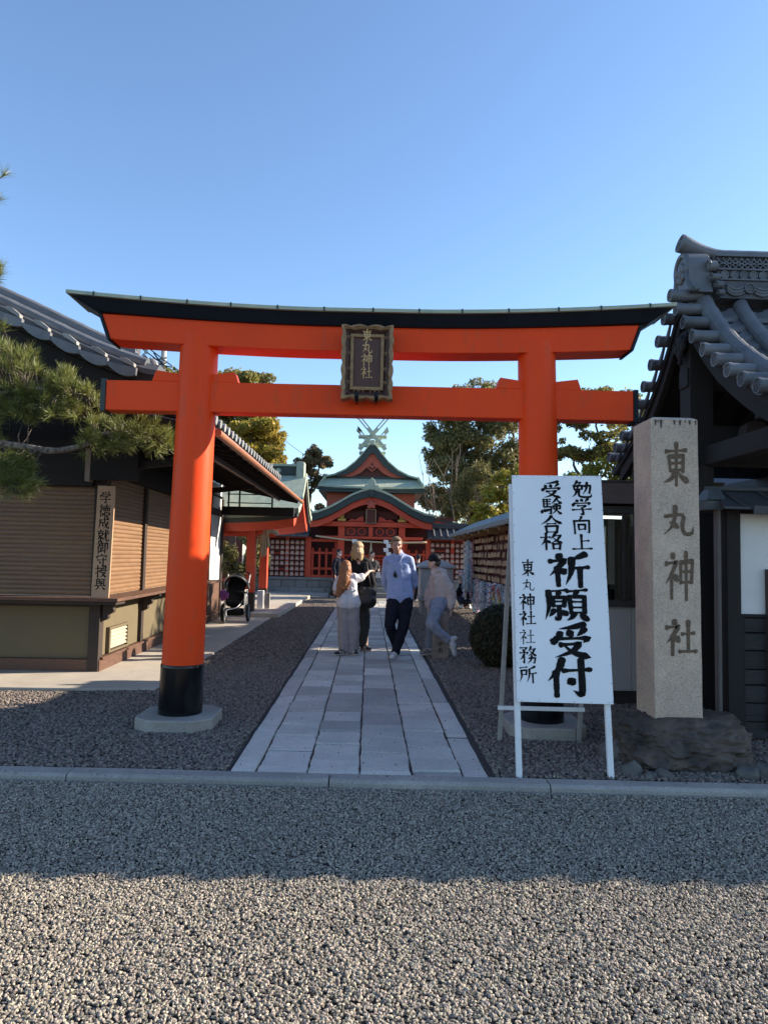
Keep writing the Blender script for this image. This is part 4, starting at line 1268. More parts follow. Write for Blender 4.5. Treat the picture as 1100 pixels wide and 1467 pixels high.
# ------------------------------------------------------------------ kiosk with roller shutters on the left
kx = lambda y: -3.29 - 0.0185 * (y - 8.72)
kio = thing('amulet_kiosk', 'dark timber kiosk with closed roller shutters and tiled roof on the left of the path', 'kiosk', (-4.6, 11, 0))
SILL = pm('reddish_brown_sill', (0.135, 0.062, 0.034), (0.065, 0.032, 0.02), scale=9, rough=0.65, bump=0.002, stretch=(1, 1, 7), var=0.12)
OLIVE = pm('olive_tan_panel', (0.140, 0.108, 0.056), (0.115, 0.088, 0.046), scale=3, rough=0.8, low=(1.2, (0.115, 0.09, 0.05), 0.4), bump=0.0006)
SLAT = pm('tan_shutter_slat', (0.235, 0.130, 0.064), (0.185, 0.10, 0.05), scale=3, rough=0.5, var=0.05, low=(0.8, (0.17, 0.10, 0.052), 0.3))
# ground sill, panels, posts
q = MB(); q.box(-8, -3.30, 8.735, 8.86, 0.0, 0.165); q.build('ground_sill', SILL, kio, bevel=0.006)
def side_box(name, mat, y0, y1, dx0, dx1, z0, z1, bevel=0.003):
    q = MB()
    q.loft([[(kx(y) + dx0, y, z0), (kx(y) + dx1, y, z0), (kx(y) + dx1, y, z1), (kx(y) + dx0, y, z1)] for y in (y0, y1)])
    return q.build(name, mat, kio, bevel=bevel)
side_box('ground_sill', SILL, 8.735, 16.2, -0.12, 0.02, 0.0, 0.155)
side_box('sill_ledge', SILL, 8.78, 16.2, -0.02, 0.045, 0.157, 0.185)
q = MB(); q.box(-8, -3.42, 8.79, 8.82, 0.167, 0.80); q.build('front_panel', OLIVE, kio)
side_box('side_panel', OLIVE, 8.80, 16.2, -0.06, -0.03, 0.187, 0.82, 0)
q = MB(); q.box(-8, -3.42, 8.76, 8.80, 0.80, 0.885); q.build('front_rail', WOOD_D, kio, bevel=0.004)
side_box('side_rail', WOOD_D, 8.80, 16.2, -0.06, 0.0, 0.822, 0.885)
q = MB(); q.box(-3.42, -3.285, 8.72, 8.86, 0.0, 2.75); q.build('corner_post', WOOD_D, kio, bevel=0.006)
for y in (10.42, 12.1, 13.8, 15.0):
    side_box('side_post', WOOD_D, y - 0.055, y + 0.055, -0.06, 0.02, 0.187, 2.75)
# counter shelf with shaped brackets
q = MB(); q.box(-8, -2.965, 8.40, 8.715, 0.895, 0.935); q.build('counter_shelf', SILL, kio, bevel=0.006)
side_box('counter_shelf', SILL, 8.717, 14.95, 0.0, 0.325, 0.895, 0.935, 0.006)
q = MB(); q.box(-8, -3.0, 8.45, 8.72, 0.855, 0.893); q.build('shelf_bearer', WOOD_D, kio, bevel=0.003)
for y in (8.79, 10.42, 12.1, 13.8):
    q = MB()
    prof = [(0.02, 0.888), (0.27, 0.888), (0.27, 0.85), (0.19, 0.835), (0.15, 0.80), (0.165, 0.765), (0.14, 0.73), (0.095, 0.715), (0.10, 0.68), (0.075, 0.65), (0.02, 0.63)]
    q.loft([[(kx(y) + dx, y + w, z) for dx, z in prof] for w in (-0.04, 0.04)])
    q.build('shelf_bracket', WOOD_D, kio, bevel=0.004)
LOUV = pm('cream_louvre', (0.42, 0.37, 0.28), (0.34, 0.30, 0.22), rough=0.7)
# floor vent with louvres
vt = side_box('vent_frame', WOOD_D, 9.08, 9.80, -0.028, -0.018, 0.215, 0.505, 0)
for (a, b, c, d) in ((9.06, 9.82, 0.49, 0.525), (9.06, 9.82, 0.20, 0.225), (9.06, 9.11, 0.225, 0.49), (9.77, 9.82, 0.225, 0.49)):
    q = MB(); q.loft([[(kx(y) + dx, y, z) for dx, z in ((-0.03, c), (0.02, c), (0.02, d), (-0.03, d))] for y in (a, b)]); q.build('frame_bar', OLIVE, vt, bevel=0.003)
for k in range(5):
    z = 0.255 + 0.05 * k
    q = MB(); q.loft([[(kx(y) - 0.017, y, z + 0.03), (kx(y) + 0.012, y, z - 0.004), (kx(y) + 0.014, y, z + 0.004), (kx(y) - 0.015, y, z + 0.036)] for y in (9.115, 9.765)]); q.build('louvre', LOUV, vt)
# roller shutters: every slat its own piece
def slat_profile(z, h=0.055):
    return [(0.0, z), (0.010, z + 0.004), (0.014, z + h * 0.45), (0.010, z + h - 0.010), (0.001, z + h - 0.006), (0.001, z + h)]
sf = MB(); sf.box(-8, -3.44, 8.80, 8.84, 0.936, 0.95)
sfo = sf.build('front_shutter', SLAT, kio)
for k in range(24):
    q = MB(); pr = slat_profile(0.951 + 0.056 * k)
    q.loft([[(x, 8.80 - dy, z) for dy, z in pr] + [(x, 8.82, pr[-1][1]), (x, 8.82, pr[0][1])] for x in (-8, -3.445)]); q.build('slat', SLAT, sfo)
sfo2 = side_box('side_shutter', SLAT, 8.99, 14.93, -0.05, -0.03, 0.936, 0.95, 0)
for k in range(27):
    q = MB(); pr = slat_profile(0.951 + 0.056 * k)
    q.loft([[(kx(y) - 0.032 + dy, y, z) for dy, z in pr] + [(kx(y) - 0.05, y, pr[-1][1]), (kx(y) - 0.05, y, pr[0][1])] for y in (8.98, 14.94)]); q.build('slat', SLAT, sfo2)
q = MB(); q.box(-8, -3.43, 8.66, 8.86, 2.30, 2.86); q.build('shutter_box', WOOD_B, kio, bevel=0.004)
side_box('shutter_box', WOOD_B, 8.90, 14.95, -0.1, 0.06, 2.46, 2.75)
side_box('upper_wall', WOOD_B, 8.78, 15.0, -0.1, -0.02, 2.752, 3.62)
q = MB(); q.box(-3.40, -2.83, 8.50, 8.60, 2.36, 2.80); q.build('header_board', WOOD_B, kio, bevel=0.004)
q = MB(); q.box(-3.465, -3.402, 8.50, 8.62, 2.34, 2.74); q.build('header_edge', pm('sunlit_edge_timber', (0.30, 0.22, 0.17), (0.22, 0.16, 0.12), scale=8), kio, bevel=0.003)  # pale strip paints the sunlit edge of the dark header
# scalloped beam under the gable
q = MB()
pl = [(-8, 2.93), (-3.28, 2.93), (-3.02, 2.99), (-2.75, 2.99), (-2.75, 3.10), (-2.95, 3.12), (-3.05, 3.22), (-3.10, 3.26), (-8, 3.26)]
q.loft([[(x, y, z) for x, z in pl] for y in (7.5, 7.62)]); q.build('scalloped_beam', WOOD_D, kio, bevel=0.006)
# far end wall: white plaster panels between dark posts
side_box('plaster_panel', PLASTER, 15.06, 16.25, -0.05, -0.01, 0.90, 2.34, 0)
side_box('plaster_panel', PLASTER, 15.06, 16.25, -0.05, -0.01, 2.50, 3.05, 0)
side_box('wainscot', SILL, 15.06, 16.25, -0.05, 0.0, 0.187, 0.88)
side_box('wall_rail', WOOD_D, 15.0, 16.3, -0.05, 0.03, 2.35, 2.49)
side_box('side_post', WOOD_D, 16.26, 16.42, -0.1, 0.03, 0.0, 2.75)
q = MB(); q.box(-8, -3.46, 16.3, 16.36, 0, 3.1); q.build('rear_wall', PLASTER, kio)
q = MB(); q.box(-8, -3.40, 8.9, 16.3, 2.76, 2.80); q.build('ceiling', WOOD_B, kio)

# main roof: right slope, curved, verge at the front
RX = [(-6.6, 5.10), (-5.6, 4.66), (-4.8, 4.33), (-4.2, 4.07), (-3.7, 3.86), (-3.3, 3.68), (-2.9, 3.50), (-2.55, 3.37), (-2.30, 3.29), (-2.17, 3.27)]
def rz(x): return lerp_profile(RX, x)
Y0, Y1 = 6.95, 16.2
q = MB()
tp = [(x, z) for x, z in RX]
mirror = [(-13.2 - x, z) for x, z in reversed(RX[1:])] if False else []
q.loft([[(x, y, z) for x, z in tp] + [(x, y, z - 0.09) for x, z in reversed(tp)] for y in (Y0 + 0.03, Y1)])
q.build('roof_deck', WOOD_B, kio)
q = MB()
q.loft([[(-13.2 - x, y, z) for x, z in tp] + [(-13.2 - x, y, z - 0.09) for x, z in reversed(tp)] for y in (Y0 + 0.03, Y1)])
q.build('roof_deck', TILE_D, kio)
q = MB()
q.loft([[(x, y, z - 0.095) for x, z in tp] + [(x, y, z - 0.36) for x, z in reversed(tp)] for y in (Y0 + 0.16, Y0 + 0.22)])
q.build('bargeboard', WOOD_B, kio)
q = MB(); q.loft([[(-8, y, 2.8), (-3.3, y, 2.8), (-2.9, y, 3.38), (-4.2, y, 3.95), (-8, y, 5.0)] for y in (8.70, 8.76)]); q.build('gable_wall', WOOD_B, kio)
TILE_K = pm('kiosk_roof_tile', (0.15, 0.155, 0.165), (0.09, 0.094, 0.102), scale=5, rough=0.45, bump=0.002, bscale=60, var=0.12)
TILE_W = pm('pale_verge_tile', (0.30, 0.29, 0.27), (0.21, 0.205, 0.195), scale=7, rough=0.6, var=0.1)
# stepped verge tiles with a wavy hanging lip
x = -2.36
k = 0
while x > -6.2:
    sl = (rz(x + 0.02) - rz(x - 0.27)) / 0.29
    zt = rz(x)
    q = MB()
    hang = []
    n = 8
    for i in range(n + 1):
        t = i / n
        xx = x - 0.285 * t; zz = rz(xx)
        hang.append((xx, zz + 0.035 * (1 - t) - 0.01, zz - 0.055 - 0.045 * math.sin(t * math.pi * 1.0)))
    loop = [(a, b) for a, b, c in hang] + [(a, c) for a, b, c in reversed(hang)]
    q.loft([[(a, Y0 - 0.035, b) for a, b in loop], [(a, Y0 + 0.02, b) for a, b in loop]])
    o = q.build('verge_tile', TILE_K, kio, bevel=0.003)
    q = MB()
    q.loft([[(x - 0.02, yy, zt + 0.030), (x - 0.155, yy, rz(x - 0.155) + 0.040), (x - 0.165, yy, rz(x - 0.165) + 0.075), (x - 0.10, yy, rz(x - 0.10) + 0.088), (x - 0.02, yy, zt + 0.068)] for yy in (Y0 - 0.045, Y0 + 0.16)])
    q.build('tile_lip', TILE_W, o, bevel=0.004)
    x -= 0.288; k += 1
q = MB(); q.loft([[(x, y, z + d) for x, z in tp[1:]] + [(x, y, z + 0.002) for x, z in reversed(tp[1:])] for y, d in ((Y0 + 0.02, 0.055), (Y0 + 0.10, 0.13), (Y0 + 0.62, 0.13))]); q.build('verge_bed', TILE_D, kio)
# two round ridges running down the verge with a layered course between
def slope_tube(name, y, r, lift, x0, x1, mat, seg=0.30):
    q = MB(); pts, rad = [], []
    n = 70; acc = 0; last = None
    for i in range(n + 1):
        xx = x0 + (x1 - x0) * i / n
        p = Vector((xx, y, rz(xx) + lift))
        if last is not None: acc += (p - last).length
        last = p
        pts.append(p); rad.append(r * (1 - 0.06 * ((acc % seg) / seg)))
    q.tube(pts, rad, 12)
    return q.build(name, mat, kio, smooth=True, sangle=25)
slope_tube('verge_ridge', 7.06, 0.062, 0.12, -2.30, -6.4, TILE_K)
slope_tube('verge_ridge', 7.42, 0.062, 0.265, -2.52, -6.4, TILE_K)
for k in range(4):
    q = MB()
    pts = [x for x in np.linspace(-2.40 - 0.04 * k, -6.4, 30)]
    q.loft([[(x, 7.30 + 0.012 * k, rz(x) + 0.08 + 0.036 * k), (x, 7.54 - 0.012 * k, rz(x) + 0.08 + 0.036 * k), (x, 7.54 - 0.012 * k, rz(x) + 0.142 + 0.05 * k), (x, 7.30 + 0.012 * k, rz(x) + 0.142 + 0.05 * k)] for x in pts])
    q.build('ridge_course', TILE_K, kio)
q = MB()
for a in np.linspace(0, 4.4, 12):
    pass
q.tube([(-2.40 + 0.085 * math.sin(a) * (1 - a / 9), 7.42, 3.42 + 0.085 * (1 - math.cos(a)) * (1 - a / 12)) for a in np.linspace(0, 4.2, 14)], [0.045 - 0.002 * i for i in range(14)], 8)
q.box(-2.50, -2.36, 7.32, 7.52, 3.30, 3.45)
q.build('ridge_end_tile', TILE_W, kio, smooth=True, sangle=40)
# barrel courses of the right slope with round pale ends at the eave
for k in range(31):
    y = Y0 + 0.75 + 0.285 * k
    q = MB()
    q.tube([(x, y, rz(x) + 0.035) for x in np.linspace(-2.13, -6.5, 12)], 0.055, 10)
    o = q.build('barrel_tile', TILE_K, kio, smooth=True, sangle=40)
    q = MB(); q.tube([(-2.125, y, rz(-2.17) + 0.030), (-2.095, y, rz(-2.17) + 0.026)], 0.060, 12); q.build('tile_end', TILE_W, o, smooth=True, sangle=40)
q = MB(); q.loft([[(x, y, rz(x) + 0.006) for x in np.linspace(-2.12, -6.5, 12)] for y in (Y0 + 0.5, Y1)], cap=False, closed_ring=False); q.build('pan_tile_field', TILE_D, kio)
slope_tube('verge_ridge', 15.9, 0.075, 0.20, -2.25, -6.4, TILE_W)
slope_tube('verge_ridge', 16.15, 0.065, 0.10, -2.15, -6.4, TILE_W)
q = MB(); q.box(-6.8, -6.4, Y0 + 0.1, Y1, 5.02, 5.42); q.build('main_ridge', TILE_K, kio, bevel=0.02)

# pent roof over the counter: rafters, boards, copper edge
PZ = lambda x: 2.735 + (-1.62 - x) * 0.20
COPPER_R = pm('bright_copper_gutter', (0.50, 0.21, 0.10), (0.36, 0.145, 0.075), scale=6, rough=0.42, metal=0.35, low=(1.2, (0.27, 0.12, 0.07), 0.4))
q = MB(); q.loft([[(-3.28, y, PZ(-3.28)), (-1.62, y, PZ(-1.62)), (-1.62, y, PZ(-1.62) + 0.03), (-3.28, y, PZ(-3.28) + 0.03)] for y in (7.15, 16.2)]); q.build('pent_board', WOOD_B, kio)
q = MB(); q.loft([[(-3.28, y, PZ(-3.28) + 0.034), (-1.60, y, PZ(-1.60) + 0.034), (-1.60, y, PZ(-1.60) + 0.05), (-3.28, y, PZ(-3.28) + 0.05)] for y in (7.12, 16.22)]); q.build('pent_sheet', TILE_D, kio)
q = MB(); q.tube([(-1.57, 7.1, 2.73), (-1.57, 11.6, 2.725), (-1.57, 16.25, 2.72)], 0.042, 10); q.build('copper_gutter', COPPER_R, kio, smooth=True, sangle=50)
for k in range(22):
    y = 7.3 + 0.42 * k
    q = MB(); q.beam((-3.28, y, PZ(-3.28) - 0.032), (-1.66, y, PZ(-1.66) - 0.032), 0.045, 0.06); q.build('pent_rafter', WOOD_B, kio)
q = MB(); q.box(-2.03, -1.97, 7.2, 15.4, PZ(-2.0) - 0.13, PZ(-2.0) - 0.064); q.build('pent_purlin', pm('grey_painted_purlin', (0.30, 0.24, 0.20), (0.2, 0.16, 0.14), scale=8), kio, bevel=0.004)
q = MB(); q.box(-3.4, -1.74, 16.06, 16.2, 2.38, 2.58); q.build('end_beam', WOOD_B, kio, bevel=0.005)
for x in (-3.25, -3.0, -2.25):
    q = MB(); q.box(x - 0.018, x + 0.018, 16.1, 16.14, 2.585, 2.99 if x < -2.5 else 2.80); q.build('end_strut', WOOD_B, kio)
for z in (2.66, 2.86):
    q = MB(); q.box(-3.3, -2.28, 16.148, 16.17, z, z + 0.022); q.build('end_rail', WOOD_B, kio)
for y in (8.6, 12.1, 16.13):
    if y < 16:
        q = MB(); q.beam((kx(y), y, 2.5), (-2.0, y, PZ(-2.0) - 0.14), 0.06, 0.09); q.build('pent_arm', WOOD_B, kio)

# upright timber board with eight characters, on the counter corner
wb = thing('wooden_signboard', 'pale upright timber board with eight black brush characters at the kiosk corner', 'signboard', (-3.19, 8.50, 0.936))
q = MB()
bt = [(-3.285, 2.285), (-3.075, 2.28)]; bb = [(-3.305, 0.937), (-3.095, 0.937)]
BD = pm('pale_cedar_board', (0.52, 0.335, 0.20), (0.42, 0.26, 0.15), scale=7, rough=0.6, stretch=(14, 14, 0.9), bump=0.0008, bscale=12)  # pale cedar colour with upright grain
q.loft([[(bb[0][0], y, bb[0][1]), (bb[1][0], y, bb[1][1]), (bt[1][0], y, bt[1][1]), (bt[0][0], y, bt[0][1])] for y in (8.462, 8.486)])
q.build('board', BD, wb, bevel=0.003)
chars = []
INK_F = pm('faded_ink', (0.012, 0.011, 0.0105), (0.03, 0.027, 0.025), scale=40, rough=0.85, spec=0.1)
for i, ch in enumerate('学徳成就御守授與'):
    v = (0.105, 0.225, 0.335, 0.446, 0.552, 0.663, 0.768, 0.880)[i]
    z = 2.283 - v * 1.346
    x = (-3.18 - 0.02 * v) - 0.004
    chars.append((ch, x, -z, 0.135, 0.150, 11))
text_part(wb, INK_F, (0, 8.4615, 0), (1, 0, 0), (0, 0, -1), (0, -1, 0), chars, 'lettering', 0.0015)
# ------------------------------------------------------------------ roof helper: curved roof section swept along an axis
def curved_roof(q, prof, y0, y1, th, flare=0.0, n=8):
    """prof: list (x,z) across the roof; swept along y from y0 to y1; eaves ends lift by flare towards both ends"""
    top = prof; bot = [(x * 0.985, z - th) for x, z in prof]
    rings = []
    for i in range(n + 1):
        t = -1 + 2 * i / n
        y = y0 + (y1 - y0) * i / n
        rings.append([(x, y, z + flare * abs(t) ** 2.5) for x, z in top] + [(x, y, z + flare * abs(t) ** 2.5) for x, z in bot[::-1]])
    q.loft(rings)

GILT_F = pm('gilt_fitting', (0.55, 0.36, 0.10), (0.40, 0.25, 0.07), scale=14, rough=0.4, metal=0.6)
STRAW = pm('straw_rope', (0.56, 0.47, 0.30), (0.40, 0.33, 0.20), scale=30, rough=0.9, bump=0.004)
PAPER = pm('white_paper', (0.80, 0.79, 0.76), (0.72, 0.71, 0.68), scale=8, rough=0.8)
STONE_W = pm('grey_wall_stone', (0.30, 0.29, 0.275), (0.20, 0.195, 0.185), scale=6, rough=0.85, bump=0.004, bscale=50, var=0.16, low=(1.5, (0.16, 0.155, 0.145), 0.4))
PINKR = pm('faded_red_board', (0.45, 0.095, 0.055), (0.38, 0.075, 0.045), scale=3, rough=0.7)
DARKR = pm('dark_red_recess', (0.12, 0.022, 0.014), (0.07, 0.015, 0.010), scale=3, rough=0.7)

# ------------------------------------------------------------------ open pavilion on the left (green copper roof)
pv = thing('worship_pavilion', 'open vermilion pavilion with green copper gable roof left of the path', 'pavilion', (-4.2, 18.3, 0.1))
PB = pm('black_post_shoe', (0.035, 0.026, 0.022), (0.022, 0.017, 0.015), scale=6, rough=0.5)
for x in (-2.88, -5.6):
    for y in (17.25, 19.35):
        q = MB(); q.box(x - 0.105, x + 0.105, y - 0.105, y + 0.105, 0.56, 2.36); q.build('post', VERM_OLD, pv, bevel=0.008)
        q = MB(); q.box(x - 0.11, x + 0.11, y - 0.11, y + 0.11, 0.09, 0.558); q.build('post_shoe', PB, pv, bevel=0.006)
        q = MB(); q.box(x - 0.13, x + 0.13, y - 0.13, y + 0.13, 2.18, 2.30); q.build('bracket_block', GILT_F, pv, bevel=0.01)
for y in (17.25, 19.35):
    q = MB(); q.box(-6.2, -2.45, y - 0.07, y + 0.07, 2.30, 2.46); q.build('beam', VERM_OLD, pv, bevel=0.006)
    q = MB(); q.box(-6.0, -2.6, y - 0.05, y + 0.05, 1.98, 2.10); q.build('beam', VERM_OLD, pv, bevel=0.006)
for x in (-2.88, -5.6):
    q = MB(); q.box(x - 0.07, x + 0.07, 16.9, 19.7, 2.14, 2.28); q.build('beam', VERM_OLD, pv, bevel=0.006)
PVP = [(-1.92, 2.44), (-1.6, 2.52), (-1.2, 2.70), (-0.8, 2.95), (-0.45, 3.22), (-0.2, 3.44), (0, 3.60)]
prof = PVP + [(-a, b) for a, b in PVP[-2::-1]]
def pv_roof(q, x0, x1, th, dz=0.0, trim=1.0, flare=0.16):
    rings = []
    n = 12
    for i in range(n + 1):
        t = -1 + 2 * i / n; x = x0 + (x1 - x0) * i / n
        lift = flare * abs(t) ** 3
        top = [(x, 18.28 + v * trim, z + dz + lift * (0.3 + 0.7 * abs(v) / 1.9)) for v, z in prof]
        bot = [(x, 18.28 + v * trim * 0.97, z + dz - th + lift * (0.3 + 0.7 * abs(v) / 1.9)) for v, z in prof[::-1]]
        rings.append(top + bot)
    q.loft(rings)
q = MB(); pv_roof(q, -6.9, -1.66, 0.13); q.build('copper_roof', COPPER, pv, bevel=0.01)
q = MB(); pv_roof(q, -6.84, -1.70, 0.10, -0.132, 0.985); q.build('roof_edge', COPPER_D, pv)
q = MB(); pv_roof(q, -6.8, -1.78, 0.20, -0.235, 0.95, 0.16); q.build('bargeboard', VERM_OLD, pv)
for k in range(19):
    x = -6.7 + 0.272 * k
    for s in (-1, 1):
        q = MB(); q.beam((x, 18.28 + s * 0.75, 2.68), (x, 18.28 + s * 1.80, 2.22), 0.055, 0.07); q.build('rafter', VERM_OLD, pv)
q = MB(); q.loft([[(x, 17.2, 2.40), (x, 19.36, 2.40), (x, 18.6, 2.98), (x, 18.28, 3.12), (x, 17.96, 2.98)] for x in (-6.3, -6.26)]); q.build('gable_board', VERM_OLD, pv)
q = MB(); q.loft([[(x, 17.2, 2.40), (x, 19.36, 2.40), (x, 18.6, 2.98), (x, 18.28, 3.12), (x, 17.96, 2.98)] for x in (-2.4, -2.36)]); q.build('gable_board', VERM_OLD, pv)
q = MB(); q.box(-6.9, -1.95, 18.16, 18.40, 3.58, 3.80); q.build('ridge', COPPER_D, pv, bevel=0.01)
q = MB(); q.box(-6.95, -1.90, 18.12, 18.44, 3.80, 3.86); q.build('ridge_cap', COPPER, pv, bevel=0.01)
q = MB(); q.box(-1.93, -1.72, 18.08, 18.48, 3.44, 3.92); q.build('ridge_end_box', COPPER, pv, bevel=0.02)
for x in (-3.4, -2.9, -2.4):
    q = MB(); q.ell((x, 18.15, 3.68), (0.07, 0.02, 0.07), 8, 6); q.build('ridge_crest', COPPER, pv)
# straw rope with tassel hung from the pavilion's front corner
sr = thing('straw_rope', 'thick straw rope with tassel hanging between the pavilion posts', 'straw rope', (-2.6, 17.2, 1.5))
def rope_pts(a, b, sag, n=16):
    a = Vector(a); b = Vector(b)
    return [a.lerp(b, t) + Vector((0, 0, -sag * 4 * t * (1 - t))) for t in np.linspace(0, 1, n)]
q = MB()
for ph in (0, 2.1, 4.2):
    pts = rope_pts((-2.86, 17.1, 2.26), (-2.30, 17.6, 2.05), 0.05, 30)
    q.tube([p + Vector((0, 0.03 * math.cos(ph + i * 0.9), 0.03 * math.sin(ph + i * 0.9))) for i, p in enumerate(pts)], 0.035, 6)
q.build('twisted_cord', STRAW, sr, smooth=True)
for (x, y, zt, ln, w) in ((-2.60, 17.25, 2.16, 0.75, 0.07), (-2.66, 17.3, 2.20, 0.52, 0.06), (-2.52, 17.3, 2.12, 0.48, 0.055)):
    q = MB()
    for k in range(16):
        a = random.uniform(0, 6.28); r = random.uniform(0.2, 1) * w
        q.tube([(x + 0.3 * r * math.cos(a), y + 0.3 * r * math.sin(a), zt), (x + r * math.cos(a), y + r * math.sin(a), zt - ln * 0.5), (x + r * 1.2 * math.cos(a) + random.uniform(-.02, .02), y + r * math.sin(a), zt - ln * random.uniform(0.8, 1))], 0.012, 4)
    q.build('tassel', STRAW, sr)
# white marker block beside the far post
wm = thing('white_marker_post', 'short white square post between the two pavilion posts', 'marker post', (-2.78, 18.2, 0.1))
q = MB(); q.box(-2.84, -2.68, 18.1, 18.26, 0.09, 0.56); q.build('marker_shaft', WHITE_W, wm, bevel=0.01)
q = MB(); q.box(-2.65, -2.52, 18.15, 18.22, 0.09, 0.50); q.build('marker_side', GREYW, wm, bevel=0.006)
# dark hedge filling the space behind the pavilion is planted with the trees below

# ------------------------------------------------------------------ main shrine hall
hall = thing('main_hall', 'two-tiered vermilion main hall with green roofs and crossed roof finials ending the path', 'shrine hall', (0.1, 27.5, 0))
HX = 0.06
# karahafu front roof
FP = [(-2.33, 3.08), (-2.0, 3.13), (-1.55, 3.31), (-1.15, 3.54), (-0.75, 3.78), (-0.4, 3.93), (-0.12, 4.00), (0, 4.02)]
fprof = [(HX + a, b) for a, b in FP] + [(HX - a, b) for a, b in FP[-2::-1]]
q = MB(); curved_roof(q, fprof, 25.6, 28.6, 0.07); q.build('front_roof', COPPER, hall, bevel=0.008)
def band(y0, y1, pr, dt, db, xs=1.0):
    q = MB()
    top = [((x - HX) * xs + HX, z - dt) for x, z in pr]; bot = [((x - HX) * xs + HX, z - db) for x, z in pr]
    q.loft([[(x, y, z) for x, z in top] + [(x, y, z) for x, z in bot[::-1]] for y in (y0, y1)])
    return q
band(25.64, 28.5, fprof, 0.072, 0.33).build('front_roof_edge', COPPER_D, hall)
band(25.78, 25.88, fprof, 0.332, 0.56, 0.97).build('front_bargeboard', VERM_OLD, hall)
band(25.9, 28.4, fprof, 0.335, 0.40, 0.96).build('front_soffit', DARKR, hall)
for k in range(6):
    q = MB()
    y = 26.1 + 0.4 * k
    pr = [((x - HX) * 0.94 + HX, z - 0.40) for x, z in fprof]
    q.loft([[(x, y + d, z) for x, z in pr] + [(x, y + d, z - 0.07) for x, z in pr[::-1]] for d in (0, 0.07)]); q.build('curved_rafter', VERM_OLD, hall)
# ridge ornament of the front roof
q = MB(); q.tube([(HX, 25.7, 4.08), (HX, 28.4, 4.08)], 0.10, 10); q.build('front_ridge', COPPER, hall, smooth=True)
q = MB()
ol = [(-0.42, 4.00), (-0.30, 4.03), (-0.24, 4.14), (-0.15, 4.12), (-0.12, 4.28), (-0.06, 4.34), (0, 4.40), (0.06, 4.34), (0.12, 4.28), (0.15, 4.12), (0.24, 4.14), (0.30, 4.03), (0.42, 4.00), (0.3, 3.95), (-0.3, 3.95)]
q.loft([[(HX + x, y, z) for x, z in ol] for y in (25.56, 25.72)]); q.build('ridge_ornament', COPPER, hall, bevel=0.015)
q = MB(); q.loft([[(HX + x, y, z) for x, z in ((-0.10, 3.99), (0.10, 3.99), (0.13, 3.80), (0, 3.66), (-0.13, 3.80))] for y in (25.58, 25.64)]); q.build('roof_pendant', COPPER_D, hall, bevel=0.01)
# gable emblem
q = MB()
q.ell((HX, 25.76, 3.42), (0.14, 0.04, 0.13), 12, 8)
for a in range(5):
    q.ell((HX + 0.14 * math.cos(a * 1.257 + 1.57), 25.75, 3.42 + 0.12 * math.sin(a * 1.257 + 1.57)), (0.07, 0.035, 0.065), 8, 6)
q.build('gable_emblem', PINKR, hall, smooth=True)
# posts and beams
for x in (-1.10, 1.17):
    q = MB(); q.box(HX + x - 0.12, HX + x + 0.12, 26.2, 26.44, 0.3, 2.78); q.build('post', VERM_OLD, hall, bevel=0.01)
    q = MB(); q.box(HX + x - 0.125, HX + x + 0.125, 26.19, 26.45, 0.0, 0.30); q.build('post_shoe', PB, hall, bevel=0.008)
    q = MB(); q.box(HX + x - 0.16, HX + x + 0.16, 26.12, 26.5, 2.80, 2.90); q.box(HX + x - 0.09, HX + x + 0.09, 26.12, 26.5, 2.902, 3.10); q.build('bracket_block', GILT_F, hall, bevel=0.01)
q = MB(); q.loft([[(HX + x, y, z) for x, z in ((-2.05, 2.80), (-1.95, 2.60), (1.95, 2.60), (2.1, 2.84), (1.95, 2.78), (-1.95, 2.78))] for y in (26.1, 26.3)]); q.build('tie_beam', VERM_OLD, hall, bevel=0.008)
q = MB(); q.box(HX - 1.9, HX + 1.95, 26.16, 26.30, 2.14, 2.24); q.build('lower_beam', VERM_OLD, hall, bevel=0.008)
q = MB(); q.box(HX - 0.08, HX + 0.08, 26.15, 26.31, 2.242, 2.60); q.build('king_strut', VERM_OLD, hall, bevel=0.006)
for s in (-1, 1):
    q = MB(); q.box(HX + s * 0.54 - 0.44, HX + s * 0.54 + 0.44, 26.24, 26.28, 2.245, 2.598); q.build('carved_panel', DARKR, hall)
    for c in (-0.2, 0.2):
        q = MB(); q.tube([(HX + s * 0.54 + c + 0.14 * math.cos(t), 26.23, 2.42 + 0.13 * math.sin(t)) for t in np.linspace(0, 6.283, 16, endpoint=False)], 0.022, 6, closed=True); q.build('ring_motif', VERM_OLD, hall)
    q = MB(); q.box(HX + s * 0.60 - 0.40, HX + s * 0.60 + 0.40, 26.3, 26.34, 2.90, 3.2); q.build('gable_panel', DARKR, hall)
    q = MB(); q.loft([[(HX + s * x, y, z) for x, z in ((0.25, 2.80), (0.9, 2.80), (0.72, 2.90), (0.58, 2.86), (0.45, 2.96), (0.3, 3.0))] for y in (26.18, 26.26)]); q.build('frog_strut', VERM_OLD, hall, bevel=0.01)
q = MB(); q.loft([[(HX + x, 26.45, z) for x, z in ((-2.0, 2.80), (2.0, 2.80), (1.3, 3.25), (0.5, 3.55), (0, 3.62), (-0.5, 3.55), (-1.3, 3.25))], [(HX + x, 26.5, z) for x, z in ((-2.0, 2.80), (2.0, 2.80), (1.3, 3.25), (0.5, 3.55), (0, 3.62), (-0.5, 3.55), (-1.3, 3.25))]]); q.build('gable_wall', DARKR, hall)
